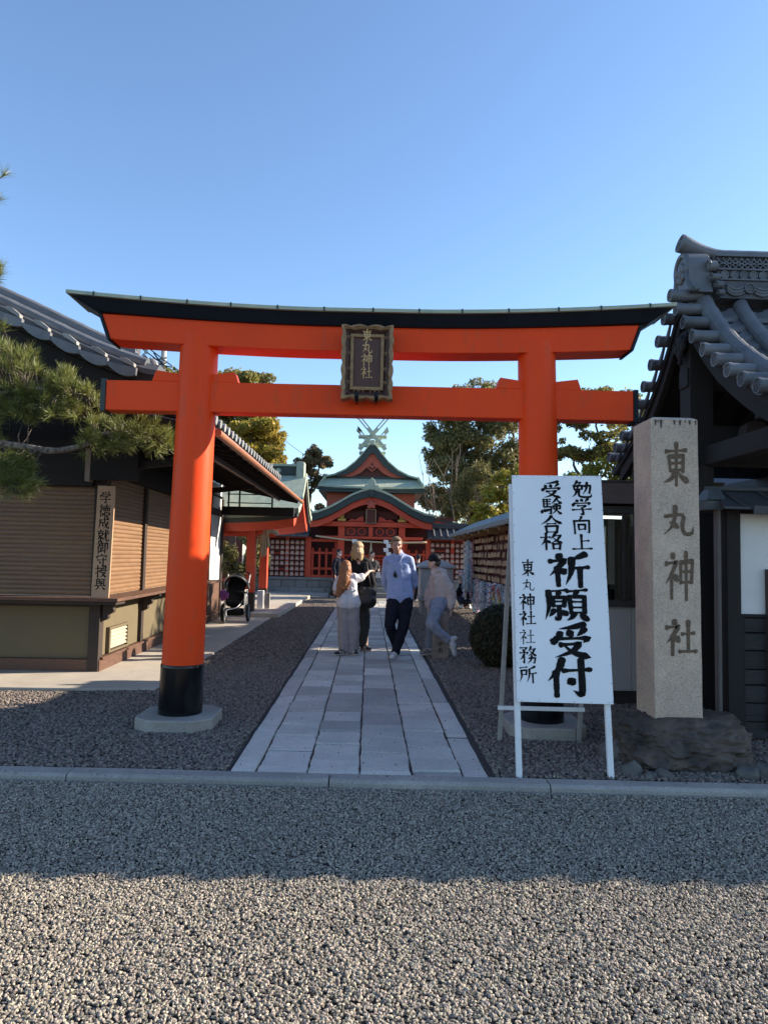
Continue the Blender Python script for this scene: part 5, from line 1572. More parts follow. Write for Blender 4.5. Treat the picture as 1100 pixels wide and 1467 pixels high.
# dark tablet in the gable
q = MB(); q.box(HX - 0.20, HX + 0.20, 26.0, 26.06, 2.70, 3.28); q.build('gable_tablet', BLACKP, hall, bevel=0.015)
q = MB(); q.box(HX - 0.15, HX + 0.15, 25.985, 26.0, 2.76, 3.22); q.build('tablet_panel', DARKR, hall)
q = MB(); q.tube([(HX - 0.175, 25.99, 2.73), (HX + 0.175, 25.99, 2.73), (HX + 0.175, 25.99, 3.25), (HX - 0.175, 25.99, 3.25)], 0.016, 6, closed=True); q.build('tablet_rim', WOOD_L, hall)
# hall front: lattice doors and dark interior
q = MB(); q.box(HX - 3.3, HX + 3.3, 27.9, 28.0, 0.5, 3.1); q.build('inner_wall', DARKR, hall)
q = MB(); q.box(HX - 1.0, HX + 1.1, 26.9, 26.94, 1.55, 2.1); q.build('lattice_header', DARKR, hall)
for k in range(16):
    q = MB(); q.box(HX - 1.02 + 0.135 * k, HX - 0.98 + 0.135 * k, 26.95, 26.99, 0.75, 1.50); q.build('lattice_bar', VERM_OLD, hall)
for k in range(7):
    q = MB(); q.box(HX - 1.05, HX + 1.1, 26.93, 26.949, 0.78 + 0.115 * k, 0.82 + 0.115 * k); q.build('lattice_rail', VERM_OLD, hall)
q = MB(); q.box(HX - 1.05, HX + 1.1, 26.90, 26.99, 1.502, 1.56); q.build('lattice_rail', VERM_OLD, hall)
# stone steps
for k in range(4):
    q = MB(); q.box(HX - 1.0, HX + 1.05, 25.4 + 0.3 * k, 26.9, 0.17 * k - 0.05, 0.17 * (k + 1)); q.build('stone_step', STONE_W, hall, bevel=0.01)
# upper hall body, skirt roof, gable
q = MB(); q.box(HX - 1.85, HX + 1.80, 28.9, 33.0, 0.5, 4.4); q.build('hall_body', PINKR, hall)
SK = lambda t: (2.17 - 0.17 * t, 28.25 + 0.85 * t, 4.33 + 0.43 * t)
q = MB(); rings = []
n = 20
for t in np.linspace(0, 1, 6):
    w, y, z = SK(t); z += 0.06 * (t - 1) * t * -2
    row = []
    for i in range(n + 1):
        u = -1 + 2 * i / n
        row.append((HX + w * u, y, z + 0.05 * abs(u) ** 4 * (1 - t)))
    rings.append(row)
bot = [[(x, y + 0.02, z - 0.07) for x, y, z in r] for r in rings]
for a, b in zip(rings, bot):
    pass
q.loft([rings[i] + bot[i][::-1] for i in range(6)]); q.build('skirt_roof', COPPER, hall)
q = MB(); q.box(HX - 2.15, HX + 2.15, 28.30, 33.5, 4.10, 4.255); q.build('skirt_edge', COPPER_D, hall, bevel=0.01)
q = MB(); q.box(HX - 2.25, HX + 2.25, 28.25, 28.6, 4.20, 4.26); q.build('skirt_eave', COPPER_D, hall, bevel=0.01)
for s in (-1, 1):
    q = MB(); q.loft([[(HX + s * 2.17, y, 4.33), (HX + s * 1.9, y, 4.80), (HX + s * 1.9, y, 4.70), (HX + s * 2.17, y, 4.257)] for y in (28.27, 33.5)]); q.build('side_skirt_roof', COPPER, hall)
UP = [(-1.95, 4.80), (-1.55, 4.90), (-1.1, 5.12), (-0.7, 5.45), (-0.38, 5.82), (-0.16, 6.12), (-0.07, 6.20), (0, 6.21)]
uprof = [(HX + a, b) for a, b in UP] + [(HX - a, b) for a, b in UP[-2::-1]]
q = MB(); curved_roof(q, uprof, 28.75, 33.0, 0.06); q.build('upper_roof', COPPER, hall, bevel=0.008)
def scaled(pr, k, z0):
    return [((x - HX) * k + HX, (z - z0) * k + z0) for x, z in pr]
def gband(y0, y1, k0, k1, name, mat):
    a = scaled(uprof, k0, 4.80); b = scaled(uprof, k1, 4.80)
    q = MB(); q.loft([[(x, y, z) for x, z in a] + [(x, y, z) for x, z in b[::-1]] for y in (y0, y1)]); q.build(name, mat, hall)
gband(28.8, 32.9, 0.975, 0.70, 'upper_roof_edge', COPPER_D)
gband(28.95, 29.05, 0.70, 0.46, 'gable_bargeboard', PINKR)
q = MB(); a = scaled(uprof, 0.69, 4.80); q.loft([[(x, y, z) for x, z in a] for y in (29.12, 29.18)]); q.build('gable_wall', DARKR, hall)
q = MB(); q.loft([[(HX + x, y, z) for x, z in ((0, 5.02), (0.24, 5.22), (0, 5.50), (-0.24, 5.22))] for y in (28.98, 29.04)]); q.build('gable_diamond', PINKR, hall, bevel=0.01)
for (x, z) in ((0, 5.34), (0.09, 5.20), (-0.09, 5.20), (0, 5.14)):
    q = MB(); q.ell((HX + x, 28.975, z), (0.045, 0.02, 0.045), 8, 6); q.build('emblem_hole', BLACKP, hall)
q = MB(); q.box(HX - 1.9, HX + 1.9, 29.0, 33.2, 4.25, 4.82); q.build('roof_base', COPPER_D, hall)
q = MB(); q.box(HX - 0.10, HX + 0.10, 28.78, 33.1, 6.12, 6.34); q.build('upper_ridge', COPPER, hall, bevel=0.02)
# crossed finials with slots
def finial(y, k=1.0):
    for s in (-1, 1):
        q = MB()
        a = Vector((HX - s * 0.55, y + 0.03 * s, 5.95)); b = Vector((HX + s * 0.68, y + 0.03 * s, 7.42))
        d = (b - a).normalized(); p = Vector((-d.z, 0, d.x)) * 0.085
        tip = b + d * 0.04
        def seg(t0, t1, w0, w1):
            m0, m1 = a.lerp(b, t0), a.lerp(b, t1)
            q.loft([[m0 + p * w0 + Vector((0, dy, 0)), m1 + p * w0 + Vector((0, dy, 0)), m1 + p * w1 + Vector((0, dy, 0)), m0 + p * w1 + Vector((0, dy, 0))] for dy in (-0.028, 0.028)])
        seg(0, 0.62, -1, 1); seg(0.622, 0.90, 0.4, 1); seg(0.622, 0.90, -1, -0.4)
        m0, m1 = a.lerp(b, 0.902), b
        q.loft([[m0 + p * -1 + Vector((0, dy, 0)), m1 + p * -1.3 * s + Vector((0, dy, 0)), m1 + d * 0.14 + p * 1.3 * s + Vector((0, dy, 0)), m0 + p + Vector((0, dy, 0))] for dy in (-0.028, 0.028)])
        q.build('crossed_finial', COPPER, hall, bevel=0.006)
finial(28.95); finial(32.4)
for z, y in ((6.60, 29.6), (6.36, 30.4), (6.14, 31.2)):
    q = MB(); q.tube([(HX - 0.60 + 0.02 * (6.6 - z), y, z), (HX + 0.0, y, z), (HX + 0.60, y, z)], [0.085, 0.095, 0.085], 12); q.build('ridge_billet', COPPER, hall, smooth=True, sangle=40)

# sacred rope and paper streamers
rp = thing('sacred_rope', 'thin straw rope strung low across the front of the hall', 'rope', (HX, 26.0, 2.1))
q = MB(); q.tube(rope_pts((HX - 2.05, 26.0, 2.22), (HX + 2.1, 26.0, 2.06), 0.10, 24), 0.032, 8); q.build('cord', STRAW, rp, smooth=True)
for i, x in enumerate((-0.55, 0.62)):
    ps = thing('paper_streamer', ['zigzag white paper streamer hanging left of centre on the hall rope', 'zigzag white paper streamer on the hall rope beside the head of the man in blue'][i], 'paper streamer', (HX + x, 25.98, 2.0), 'paper streamers on the rope')
    for k in range(4):
        q = MB(); dx = 0.05 * (1 if k % 2 else -1)
        q.loft([[(HX + x + dx - 0.09, y, 2.12 - 0.15 * k), (HX + x + dx + 0.09, y, 2.12 - 0.15 * k), (HX + x + dx + 0.09 + 0.02, y, 1.98 - 0.15 * k), (HX + x + dx - 0.07, y, 1.98 - 0.15 * k)] for y in (25.95 - 0.008 * k, 25.956 - 0.008 * k)]); q.build('paper_fold', PAPER, ps)
ts = thing('bell_tassel', 'pale straw tassel hanging from the middle of the hall rope', 'tassel', (HX + 0.02, 25.98, 1.9))
q = MB(); q.tube([(HX + 0.02, 25.98, 2.06), (HX + 0.02, 25.98, 1.85), (HX + 0.02, 25.98, 1.60), (HX + 0.02, 25.98, 1.38)], [0.015, 0.03, 0.055, 0.05], 8); q.build('tassel_strands', STRAW, ts, smooth=True)

# ------------------------------------------------------------------ picket fences either side of the hall front
def picket_fence(name, x0, x1, label):
    f = thing(name, label, 'fence', ((x0 + x1) / 2, 26.75, 0.65))
    for x in (x0, x1):
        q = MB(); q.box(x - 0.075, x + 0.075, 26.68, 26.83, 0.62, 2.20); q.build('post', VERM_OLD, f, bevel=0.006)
    for z, h in ((2.02, 0.10), (1.55, 0.09), (0.95, 0.09), (0.66, 0.09)):
        q = MB(); q.box(x0 + 0.076, x1 - 0.076, 26.70, 26.76, z, z + h); q.build('rail', VERM_OLD, f, bevel=0.004)
    n = max(2, int((x1 - x0 - 0.1) / 0.2))
    for k in range(n):
        x = x0 + (x1 - x0) * (k + 0.5) / n
        q = MB(); q.loft([[(x - 0.04, y, 0.752), (x + 0.04, y, 0.752), (x + 0.04, y, 1.74), (x, y, 1.80), (x - 0.04, y, 1.74)] for y in (26.762, 26.80)]); q.build('picket', VERM_OLD, f)
    return f
picket_fence('picket_fence', -2.27, -1.22, 'vermilion picket fence between the tablet wall and the hall post on the left')
picket_fence('picket_fence', 1.40, 2.25, 'vermilion picket fence right of the hall, behind the man in the blue shirt')

# ------------------------------------------------------------------ stone base of the shrine precinct
base = thing('stone_base_wall', 'low grey stone retaining wall under the red fence left of the hall', 'stone wall', (-2.4, 26.7, 0))
xs_ = [-5.4, -4.75, -4.2, -3.55, -3.0, -2.55, -2.1, -1.62, -1.14]
for r, (z0_, z1_) in enumerate(((-0.05, 0.27), (0.275, 0.56))):
    e = [x + (0.25 if r and 0 < i < 8 else 0) for i, x in enumerate(xs_)]
    for a, b in zip(e, e[1:]):
        q = MB(); d = random.uniform(-0.01, 0.01); q.box(a + 0.005, b - 0.005, 26.60 + d, 26.95, z0_, z1_); q.build('stone_block', STONE_W, base, bevel=0.012)
q = MB(); q.box(-5.4, -1.14, 26.55, 27.2, 0.565, 0.66); q.build('coping_stone', STONE_W, base, bevel=0.012)
q = MB(); q.box(-1.38, -1.13, 26.5, 26.58, -0.05, 0.62); q.build('end_post', STONE_W, base, bevel=0.012)
base2 = thing('stone_base_wall', 'low grey stone retaining wall under the red fence right of the hall', 'stone wall', (2.9, 26.7, 0))
for r, (z0_, z1_) in enumerate(((-0.05, 0.27), (0.275, 0.56))):
    e = [1.26 + 0.62 * i + (0.2 if r and 0 < i < 7 else 0) for i in range(8)]
    for a, b in zip(e, e[1:]):
        q = MB(); d = random.uniform(-0.01, 0.01); q.box(a + 0.005, b - 0.005, 26.60 + d, 26.95, z0_, z1_); q.build('stone_block', STONE_W, base2, bevel=0.012)
q = MB(); q.box(1.26, 5.6, 26.55, 27.2, 0.565, 0.66); q.build('coping_stone', STONE_W, base2, bevel=0.012)
# a step of long slabs in front
for k, (y, z) in enumerate(((24.9, 0.03), (25.35, 0.10))):
    st_ = thing('stone_step', ['lower long stone step left of the path before the hall', 'upper long stone step left of the path before the hall'][k], 'step', (-3.2, y, 0), 'long steps before the hall')
    for a, b in ((-5.5, -4.0), (-4.0, -2.5), (-2.5, -1.1)):
        q = MB(); q.box(a + 0.004, b - 0.004, y, y + 0.45 if k == 0 else 26.49, -0.1, z); q.build('slab', GRANITE, st_, bevel=0.01)

# ------------------------------------------------------------------ tablet walls with little roofs
EMA_M = pm('votive_tablet_wood', (0.50, 0.33, 0.19), (0.40, 0.255, 0.14), scale=14, rough=0.75, var=0.22, hue=0.012)
EMA_P = pm('pale_pink_votive_tablet', (0.58, 0.36, 0.27), (0.48, 0.27, 0.20), scale=14, rough=0.75, var=0.18, hue=0.012)
FACE_M = pm('white_tablet_face', (0.52, 0.40, 0.35), (0.42, 0.31, 0.27), scale=18, rough=0.8)
def tablet_wall(x0, x1, label, y=26.75, ztop=2.2):
    w = thing('tablet_wall', label, 'wall', ((x0 + x1) / 2, y, 0.65))
    q = MB(); q.box(x0, x1, y + 0.10, y + 0.14, 0.66, ztop); q.build('back_board', DARKR, w)
    n = int(round((x1 - x0) / 1.2)) + 1
    for i in range(n + 1):
        x = x0 + (x1 - x0) * i / n
        q = MB(); q.box(x - 0.06, x + 0.06, y - 0.02, y + 0.099, 0.66, ztop); q.build('post', VERM_OLD, w, bevel=0.005)
    for z in np.linspace(0.72, ztop - 0.06, 8):
        q = MB(); q.box(x0, x1, y + 0.05, y + 0.098, z, z + 0.04); q.build('rail', VERM_OLD, w)
    q = MB(); q.loft([[(x0 - 0.1, yy, z) for yy, z in ((y - 0.55, ztop + 0.06), (y + 0.1, ztop + 0.42), (y + 0.75, ztop + 0.06), (y + 0.75, ztop - 0.02), (y + 0.1, ztop + 0.30), (y - 0.55, ztop - 0.02))],
                     [(x1 + 0.1, yy, z) for yy, z in ((y - 0.55, ztop + 0.06), (y + 0.1, ztop + 0.42), (y + 0.75, ztop + 0.06), (y + 0.75, ztop - 0.02), (y + 0.1, ztop + 0.30), (y - 0.55, ztop - 0.02))]])
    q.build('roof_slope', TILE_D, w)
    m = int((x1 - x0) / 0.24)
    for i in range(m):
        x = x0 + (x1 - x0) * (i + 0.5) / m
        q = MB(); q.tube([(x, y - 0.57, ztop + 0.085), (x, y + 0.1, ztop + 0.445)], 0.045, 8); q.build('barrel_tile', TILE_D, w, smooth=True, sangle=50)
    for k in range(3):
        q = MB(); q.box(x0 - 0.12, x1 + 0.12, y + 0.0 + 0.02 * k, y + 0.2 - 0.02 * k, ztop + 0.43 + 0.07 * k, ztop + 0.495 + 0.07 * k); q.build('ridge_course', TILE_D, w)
    return w
tablet_wall(-4.6, -2.36, 'red wall of hung votive tablets under a dark tiled roof left of the hall')
tablet_wall(2.32, 4.1, 'red wall of hung votive tablets under a dark tiled roof right of the hall')
# fox-shaped tablets hung in columns on both walls
def fox_proto(name, label, group):
    e = thing(name, label, 'votive tablet', (0, 0, 0), group)
    q = MB()
    ol = [(-0.06, -0.075), (0.06, -0.075), (0.066, 0.0), (0.048, 0.04), (0.042, 0.085), (0.02, 0.052), (-0.02, 0.052), (-0.042, 0.085), (-0.048, 0.04), (-0.066, 0.0)]
    q.loft([[(x, y, z) for x, z in ol] for y in (-0.012, 0.012)])
    q.build('tablet', EMA_P, e)
    q = MB(); q.loft([[(0.045 * math.cos(t), y, -0.018 + 0.038 * math.sin(t)) for t in np.linspace(0, 6.283, 12, endpoint=False)] for y in (-0.0155, -0.0125)]); q.build('painted_face', FACE_M, e)
    return e
ORD = ['first', 'second', 'third', 'fourth', 'fifth', 'sixth', 'seventh', 'eighth', 'ninth', 'tenth']
def hang(proto, spots, labels=None):
    for i, p in enumerate(spots):
        if i == 0:
            proto.location = p
            o = proto
        else:
            o = copy_tree(proto, p)
        if labels: o['label'] = labels[i]
        o.rotation_euler = (random.uniform(-0.06, 0.02), random.uniform(-0.05, 0.05), random.uniform(-0.08, 0.08) + proto.get('_rz', 0.0))
p1 = fox_proto('votive_tablet', 'small fox-shaped votive tablet hung in columns on the red wall left of the hall', 'votive tablets on the left wall')
g1 = [(i, j) for i in range(10) for j in range(7) if random.random() > 0.02]
hang(p1, [(-4.24 + 0.19 * i, 26.70, 1.98 - 0.20 * j) for i, j in g1], ['fox tablet on the left red wall, %s from the hall, %s from top' % (ORD[9 - i], ORD[j]) for i, j in g1])
p2 = fox_proto('votive_tablet', 'small fox-shaped votive tablet hung in columns on the red wall right of the hall', 'votive tablets on the right wall')
g2 = [(i, j) for i in range(9) for j in range(7) if random.random() > 0.12]
hang(p2, [(2.44 + 0.19 * i, 26.70, 1.98 - 0.20 * j) for i, j in g2], ['fox tablet on the right red wall, %s from the hall, %s from top' % (ORD[i], ORD[j]) for i, j in g2])

# red side wings behind the tablet walls
for i, (x0, x1, zl, zr, lab) in enumerate(((1.9, 5.4, 2.98, 2.45, 'low red wing with a sloping eave behind the right tablet wall'), (-4.6, -2.0, 2.55, 2.75, 'low dark-roofed wing behind the left tablet wall'))):
    wg = thing('side_wing', lab, 'shrine wing', ((x0 + x1) / 2, 28.3, 0))
    q = MB(); q.loft([[(x0, y, zl + d) if k < 2 else (x1, y, zr + d) for k, d in ((0, 0), (1, 0.10), (2, 0.10), (3, 0))] for y in (27.8, 30.0)]); q.build('eave_board', VERM_OLD if i == 0 else TILE_D, wg)
    q = MB(); q.loft([[(x0, y, zl + d) if k < 2 else (x1, y, zr + d) for k, d in ((0, 0.102), (1, 0.16), (2, 0.16), (3, 0.102))] for y in (27.7, 30.2)]); q.build('copper_roof', COPPER_D, wg)
    q = MB(); q.box(x0 + 0.1, x1 - 0.1, 28.2, 28.3, 0.3, min(zl, zr)); q.build('wing_wall', DARKR, wg)

pf = thing('precinct_fence', 'tall dark red board fence behind the pavilion, left of the tablet wall', 'fence', (-9, 25.6, 0))
for k in range(40):
    q = MB(); q.box(-14.6 + 0.25 * k, -14.6 + 0.25 * k + 0.242, 25.6 + 0.006 * (k % 2), 25.64, 0.05, 2.7 + 0.01 * (k % 3)); q.build('board', DARKR if k % 2 else SILL, pf)
for z in (0.5, 2.4):
    q = MB(); q.box(-14.6, -4.62, 25.54, 25.598, z, z + 0.1); q.build('rail', VERM_OLD, pf)
# ------------------------------------------------------------------ votive rack with paper cranes on the right
rk = thing('votive_rack', 'long roofed rack hung with wooden votive tablets along the right of the yard', 'rack', (3.0, 17.0, 0))
ROOFM = pm('blue_grey_sheet_roof', (0.20, 0.235, 0.235), (0.13, 0.16, 0.165), scale=5, rough=0.5, low=(1, (0.25, 0.27, 0.25), 0.4))
q = MB(); q.loft([[(x, y, z) for x, z in ((2.50, 2.22), (3.25, 2.60), (4.0, 2.22), (4.0, 2.17), (3.25, 2.54), (2.50, 2.17))] for y in (12.2, 21.5)]); q.build('sheet_roof', ROOFM, rk)
q = MB(); q.box(2.47, 2.52, 12.15, 21.55, 2.14, 2.235); q.build('eave_board', ROOFM, rk, bevel=0.004)
for k in range(8):
    y = 12.5 + 1.25 * k
    q = MB(); q.box(2.56, 3.9, y - 0.05, y + 0.05, 2.07, 2.16); q.build('rafter_end', WOOD_L, rk, bevel=0.004)
for y in (12.6, 14.8, 17.0, 19.2, 21.3):
    for x in (2.95, 3.7):
        q = MB(); q.box(x - 0.05, x + 0.05, y - 0.05, y + 0.05, -0.02, 2.25); q.build('post', DARKR, rk, bevel=0.004)
q = MB(); q.box(3.02, 3.06, 12.4, 21.4, 0.3, 2.2); q.build('back_board', DARKR, rk)
for j in range(7):
    q = MB(); q.box(2.935, 3.018, 12.4, 21.4, 2.0 - 0.185 * j, 2.03 - 0.185 * j); q.build('rail', DARKR, rk)
e3 = thing('votive_tablet', 'small house-shaped wooden votive tablet hung in tight rows under the rack roof', 'votive tablet', (0, 0, 0), 'votive tablets on the rack')
q = MB(); ol = [(-0.075, -0.05), (0.075, -0.05), (0.075, 0.035), (0, 0.065), (-0.075, 0.035)]
q.loft([[(x, y, z) for y, z in ol] for x in (-0.008, 0.008)]); q.build('tablet', EMA_M, e3)
sp_ = []
for j in range(6):
    y = 12.5
    while y < 19.3:
        if random.random() > 0.13:
            sp_.append((2.90 - random.uniform(0, 0.035), y, 1.955 - 0.185 * j + random.uniform(-0.012, 0.012)))
        y += random.uniform(0.135, 0.19)
    y = 19.9
    while y < 21.3 and j < 5:
        sp_.append((2.90, y, 1.955 - 0.185 * j)); y += 0.17
sp_ = sp_[:296]
hang(e3, sp_, ['wooden tablet in the %s row under the rack roof%s' % (ORD[min(5, int(round((1.955 - p[2]) / 0.185)))], '' if p[1] < 19.5 else ', beyond the long crane strings') for p in sp_])
# strings of folded paper cranes
cols_ = [(0.62, 0.60, 0.57), (0.50, 0.52, 0.52), (0.34, 0.40, 0.42), (0.55, 0.12, 0.10), (0.62, 0.28, 0.08), (0.60, 0.48, 0.10), (0.14, 0.34, 0.16), (0.08, 0.22, 0.42), (0.36, 0.14, 0.34), (0.60, 0.32, 0.38), (0.22, 0.40, 0.46), (0.30, 0.24, 0.18)]
names_ = ['white', 'pale grey', 'blue grey', 'red', 'orange', 'yellow', 'green', 'blue', 'purple', 'pink', 'turquoise', 'brown']
CRM = [pm('paper_crane_' + n_, tuple(min(0.85, v * 1.35) for v in c), c, scale=30, rough=0.8, island=0.25) for n_, c in zip(names_, cols_)]
def crane_string(x, y, ztop, ln, mats, seed):
    """a hanging bundle of small folded cranes: pointed paper birds threaded one under another"""
    r = random.Random(seed)
    q = MB()
    n = int(ln / 0.028)
    for st in range(3):
        for k in range(n):
            z = ztop - ln * k / n - r.uniform(0, 0.01)
            q.mi = min(len(mats) - 1, int(k / n * len(mats))) if len(mats) > 2 else (r.randrange(len(mats)))
            cx, cy = x + r.uniform(-0.035, 0.035), y + r.uniform(-0.05, 0.05); a = r.uniform(0, 6.28); s = r.uniform(0.022, 0.036)
            c, sn = math.cos(a), math.sin(a)
            V = [(cx, cy, z + 0.014), (cx + c * s, cy + sn * s, z - 0.012), (cx - c * s, cy - sn * s, z - 0.008), (cx - sn * s, cy + c * s, z - 0.016), (cx + sn * s * 0.9, cy - c * s * 0.9, z - 0.02)]
            q.add(V, [(0, 1, 3), (0, 3, 2), (0, 2, 4), (0, 4, 1), (1, 4, 2, 3)])
    o = q.build('paper_crane_string', [CRM[m] for m in mats], None, loc=(x, y, ztop))
    return o
seqs = [([0, 1], 'pale grey and white string of folded paper cranes on the rack'), ([1, 2], 'blue grey string of folded paper cranes on the rack'), ([3, 4, 5, 6, 7, 8], 'rainbow string of folded paper cranes on the rack'),
        ([0, 9], 'white and pink string of folded paper cranes on the rack'), ([2, 10], 'turquoise and grey string of folded paper cranes on the rack'), ([3, 0], 'red and white string of folded paper cranes on the rack'), ([1, 11], 'brown and grey string of folded paper cranes on the rack'), ([7, 2], 'deep blue and grey string of folded paper cranes on the rack')]
i = 0
y = 12.7
rs = random.Random(5)
while y < 18.9:
    k = rs.choices(range(8), weights=[5, 5, 1.6, 2, 2, 0.7, 2, 1])[0]
    o = crane_string(2.82 + rs.uniform(-0.05, 0.05), y, 0.93 + rs.uniform(-0.04, 0.03), rs.uniform(0.72, 0.86), seqs[k][0], i)
    tag(o, seqs[k][1], 'paper cranes', 'strings of paper cranes on the rack'); i += 1
    y += rs.uniform(0.13, 0.19)
while y < 19.9:
    k = rs.choices(range(8), weights=[5, 4, 1.5, 2, 1, 1, 2, 1])[0]
    zt = 2.0 - rs.uniform(0, 0.1)
    o = crane_string(2.78 + rs.uniform(-0.06, 0.06), y, zt, rs.uniform(1.2, 1.7), seqs[k][0], i)
    tag(o, seqs[k][1].replace('string', 'long full-height string'), 'paper cranes', 'long strings of paper cranes at the rack end'); i += 1
    y += rs.uniform(0.09, 0.14)
while y < 21.3:
    k = rs.choices(range(8), weights=[4, 3, 1, 4, 1, 3, 1, 1])[0]
    o = crane_string(2.78, y, 1.15, rs.uniform(0.6, 0.9), seqs[k][0], i)
    tag(o, seqs[k][1].replace(' on the rack', ' on the far end of the rack'), 'paper cranes', 'paper cranes at the far end of the rack'); i += 1
    y += rs.uniform(0.16, 0.22)

# ------------------------------------------------------------------ stone basin block behind the man
bl = thing('stone_basin', 'pale stone basin with sloped lid on a block plinth behind the man in blue', 'stone basin', (1.78, 18.7, 0))
q = MB(); q.box(1.40, 2.22, 18.35, 19.1, -0.02, 0.36); q.build('plinth', STONE_W, bl, bevel=0.02)
q = MB(); q.box(1.34, 2.28, 18.29, 19.16, 0.362, 0.45); q.build('plinth_cap', GRANITE, bl, bevel=0.015)
q = MB(); q.box(1.36, 2.24, 18.32, 19.1, 0.452, 1.22); q.build('basin_body', GRANITE, bl, bevel=0.03)
q = MB(); q.loft([[(1.30, 18.26, 1.222), (2.30, 18.26, 1.222), (2.30, 19.16, 1.222), (1.30, 19.16, 1.222)], [(1.30, 18.26, 1.28), (2.30, 18.26, 1.28), (2.30, 19.16, 1.28), (1.30, 19.16, 1.28)], [(1.55, 18.5, 1.42), (2.05, 18.5, 1.42), (2.05, 18.9, 1.42), (1.55, 18.9, 1.42)]])
q.build('sloped_lid', GRANITE, bl, bevel=0.015)

# small inscribed guide stone the teenager leans on
gs = thing('guide_stone', 'small square inscribed guide stone under the leaning teenager', 'guide stone', (1.10, 10.62, 0))
q = MB(); q.loft([[(0.99, 10.52, -0.05), (1.225, 10.52, -0.05), (1.225, 10.74, -0.05), (0.99, 10.74, -0.05)], [(0.998, 10.525, 0.66), (1.215, 10.525, 0.66), (1.215, 10.735, 0.66), (0.998, 10.735, 0.66)], [(1.03, 10.55, 0.70), (1.18, 10.55, 0.70), (1.18, 10.71, 0.70), (1.03, 10.71, 0.70)]])
q.build('stone_shaft', pm('brown_weathered_granite', (0.31, 0.245, 0.195), (0.20, 0.158, 0.128), scale=6, rough=0.85, bump=0.003, bscale=90, spots=[(160, (0.07, 0.055, 0.045), 0.8, 0.6)]), gs, bevel=0.008)
text_part(gs, INK, (0, 10.5205, 0), (1, 0, 0), (0, -0.008, -1), (0, -1, 0), [('り', 1.10, -0.315, 0.075, 0.08, 12), ('の', 1.11, -0.215, 0.085, 0.075, 12), ('石', 1.105, -0.118, 0.085, 0.085, 12)], 'carved_lettering', 0.005)

# ------------------------------------------------------------------ utility pole far behind the kiosk
up = thing('utility_pole', 'concrete utility pole with crossarms and tangled wires behind the kiosk roof', 'utility pole', (-12.1, 40, 0))
CONCP = pm('pole_concrete', (0.42, 0.42, 0.41), (0.34, 0.34, 0.33), scale=5, rough=0.8)
WIRE = pm('black_cable', (0.03, 0.03, 0.033), rough=0.6)
STEEL = pm('galvanised_steel', (0.30, 0.36, 0.36), (0.22, 0.27, 0.27), scale=6, rough=0.5, metal=0.4)
q = MB(); q.tube([(-12.1, 40, 0), (-12.1, 40, 14.2)], [0.22, 0.15], 12); q.build('pole_shaft', CONCP, up, smooth=True, sangle=40)
q = MB(); q.box(-13.5, -10.9, 39.8, 39.9, 13.25, 13.40); q.build('crossarm', STEEL, up, bevel=0.01)
q = MB(); q.box(-13.2, -11.0, 39.8, 39.9, 14.0, 14.12); q.build('crossarm', STEEL, up, bevel=0.01)
q = MB(); q.box(-13.16, -13.0, 39.78, 39.92, 12.9, 14.3); q.build('insulator_bracket', STEEL, up)
rw = random.Random(3)
for k in range(9):
    a = (-13.2 + rw.uniform(-0.2, 0.6), 39.8, 13.2 - rw.uniform(0, 0.6)); b = (-11.6 + rw.uniform(-0.3, 0.8), 39.9, 11.4 + rw.uniform(-0.3, 1.0))
    q = MB(); q.tube(rope_pts(a, b, rw.uniform(-0.2, 0.5), 10), 0.035, 5); q.build('wire', WIRE, up)
for k in range(3):
    q = MB(); q.tube(rope_pts((-14.4, 39.9, 11.7 + 0.35 * k), (-11.9, 39.9, 12.1 + 0.3 * k), 0.1, 8), 0.045, 5); q.build('wire', WIRE, up)
q = MB(); q.tube(rope_pts((-11.6, 40, 13.6), (-4.0, 60, 9.0), 0.4, 14), 0.02, 5); q.build('wire', WIRE, up)
q = MB(); q.tube(rope_pts((-12.5, 39.85, 12.1), (-10.6, 39.9, 10.9), 0.05, 10), 0.07, 6); q.build('wire_guard', pm('orange_red_guard', (0.45, 0.16, 0.10), rough=0.6), up)
# ------------------------------------------------------------------ vegetation
BARK = pm('grey_brown_bark', (0.13, 0.10, 0.078), (0.06, 0.046, 0.037), scale=10, rough=0.95, bump=0.02, bscale=16, stretch=(4, 4, 1))
def leafmat(name, a, b, island=0.35, hue=0.03, tr=0.5, rough=0.5):
    return pm(name, a, b, scale=0.9, rough=rough, island=island, hue=hue, transl=tr, contrast=0.7, spec=0.4)
LF_OLIVE = leafmat('olive_green_leaf', (0.29, 0.245, 0.062), (0.14, 0.14, 0.042))
LF_YEL = leafmat('yellow_green_leaf', (0.46, 0.34, 0.055), (0.29, 0.245, 0.05))
LF_DARK = leafmat('dark_evergreen_leaf', (0.29, 0.26, 0.095), (0.135, 0.135, 0.058))
LF_BROWN = leafmat('bronze_green_leaf', (0.27, 0.20, 0.085), (0.12, 0.105, 0.05))
LF_BAMB = leafmat('bamboo_yellow_leaf', (0.44, 0.36, 0.045), (0.21, 0.22, 0.038))
LF_BUSH = leafmat('clipped_bush_leaf', (0.055, 0.052, 0.020), (0.022, 0.024, 0.010), tr=0.15)

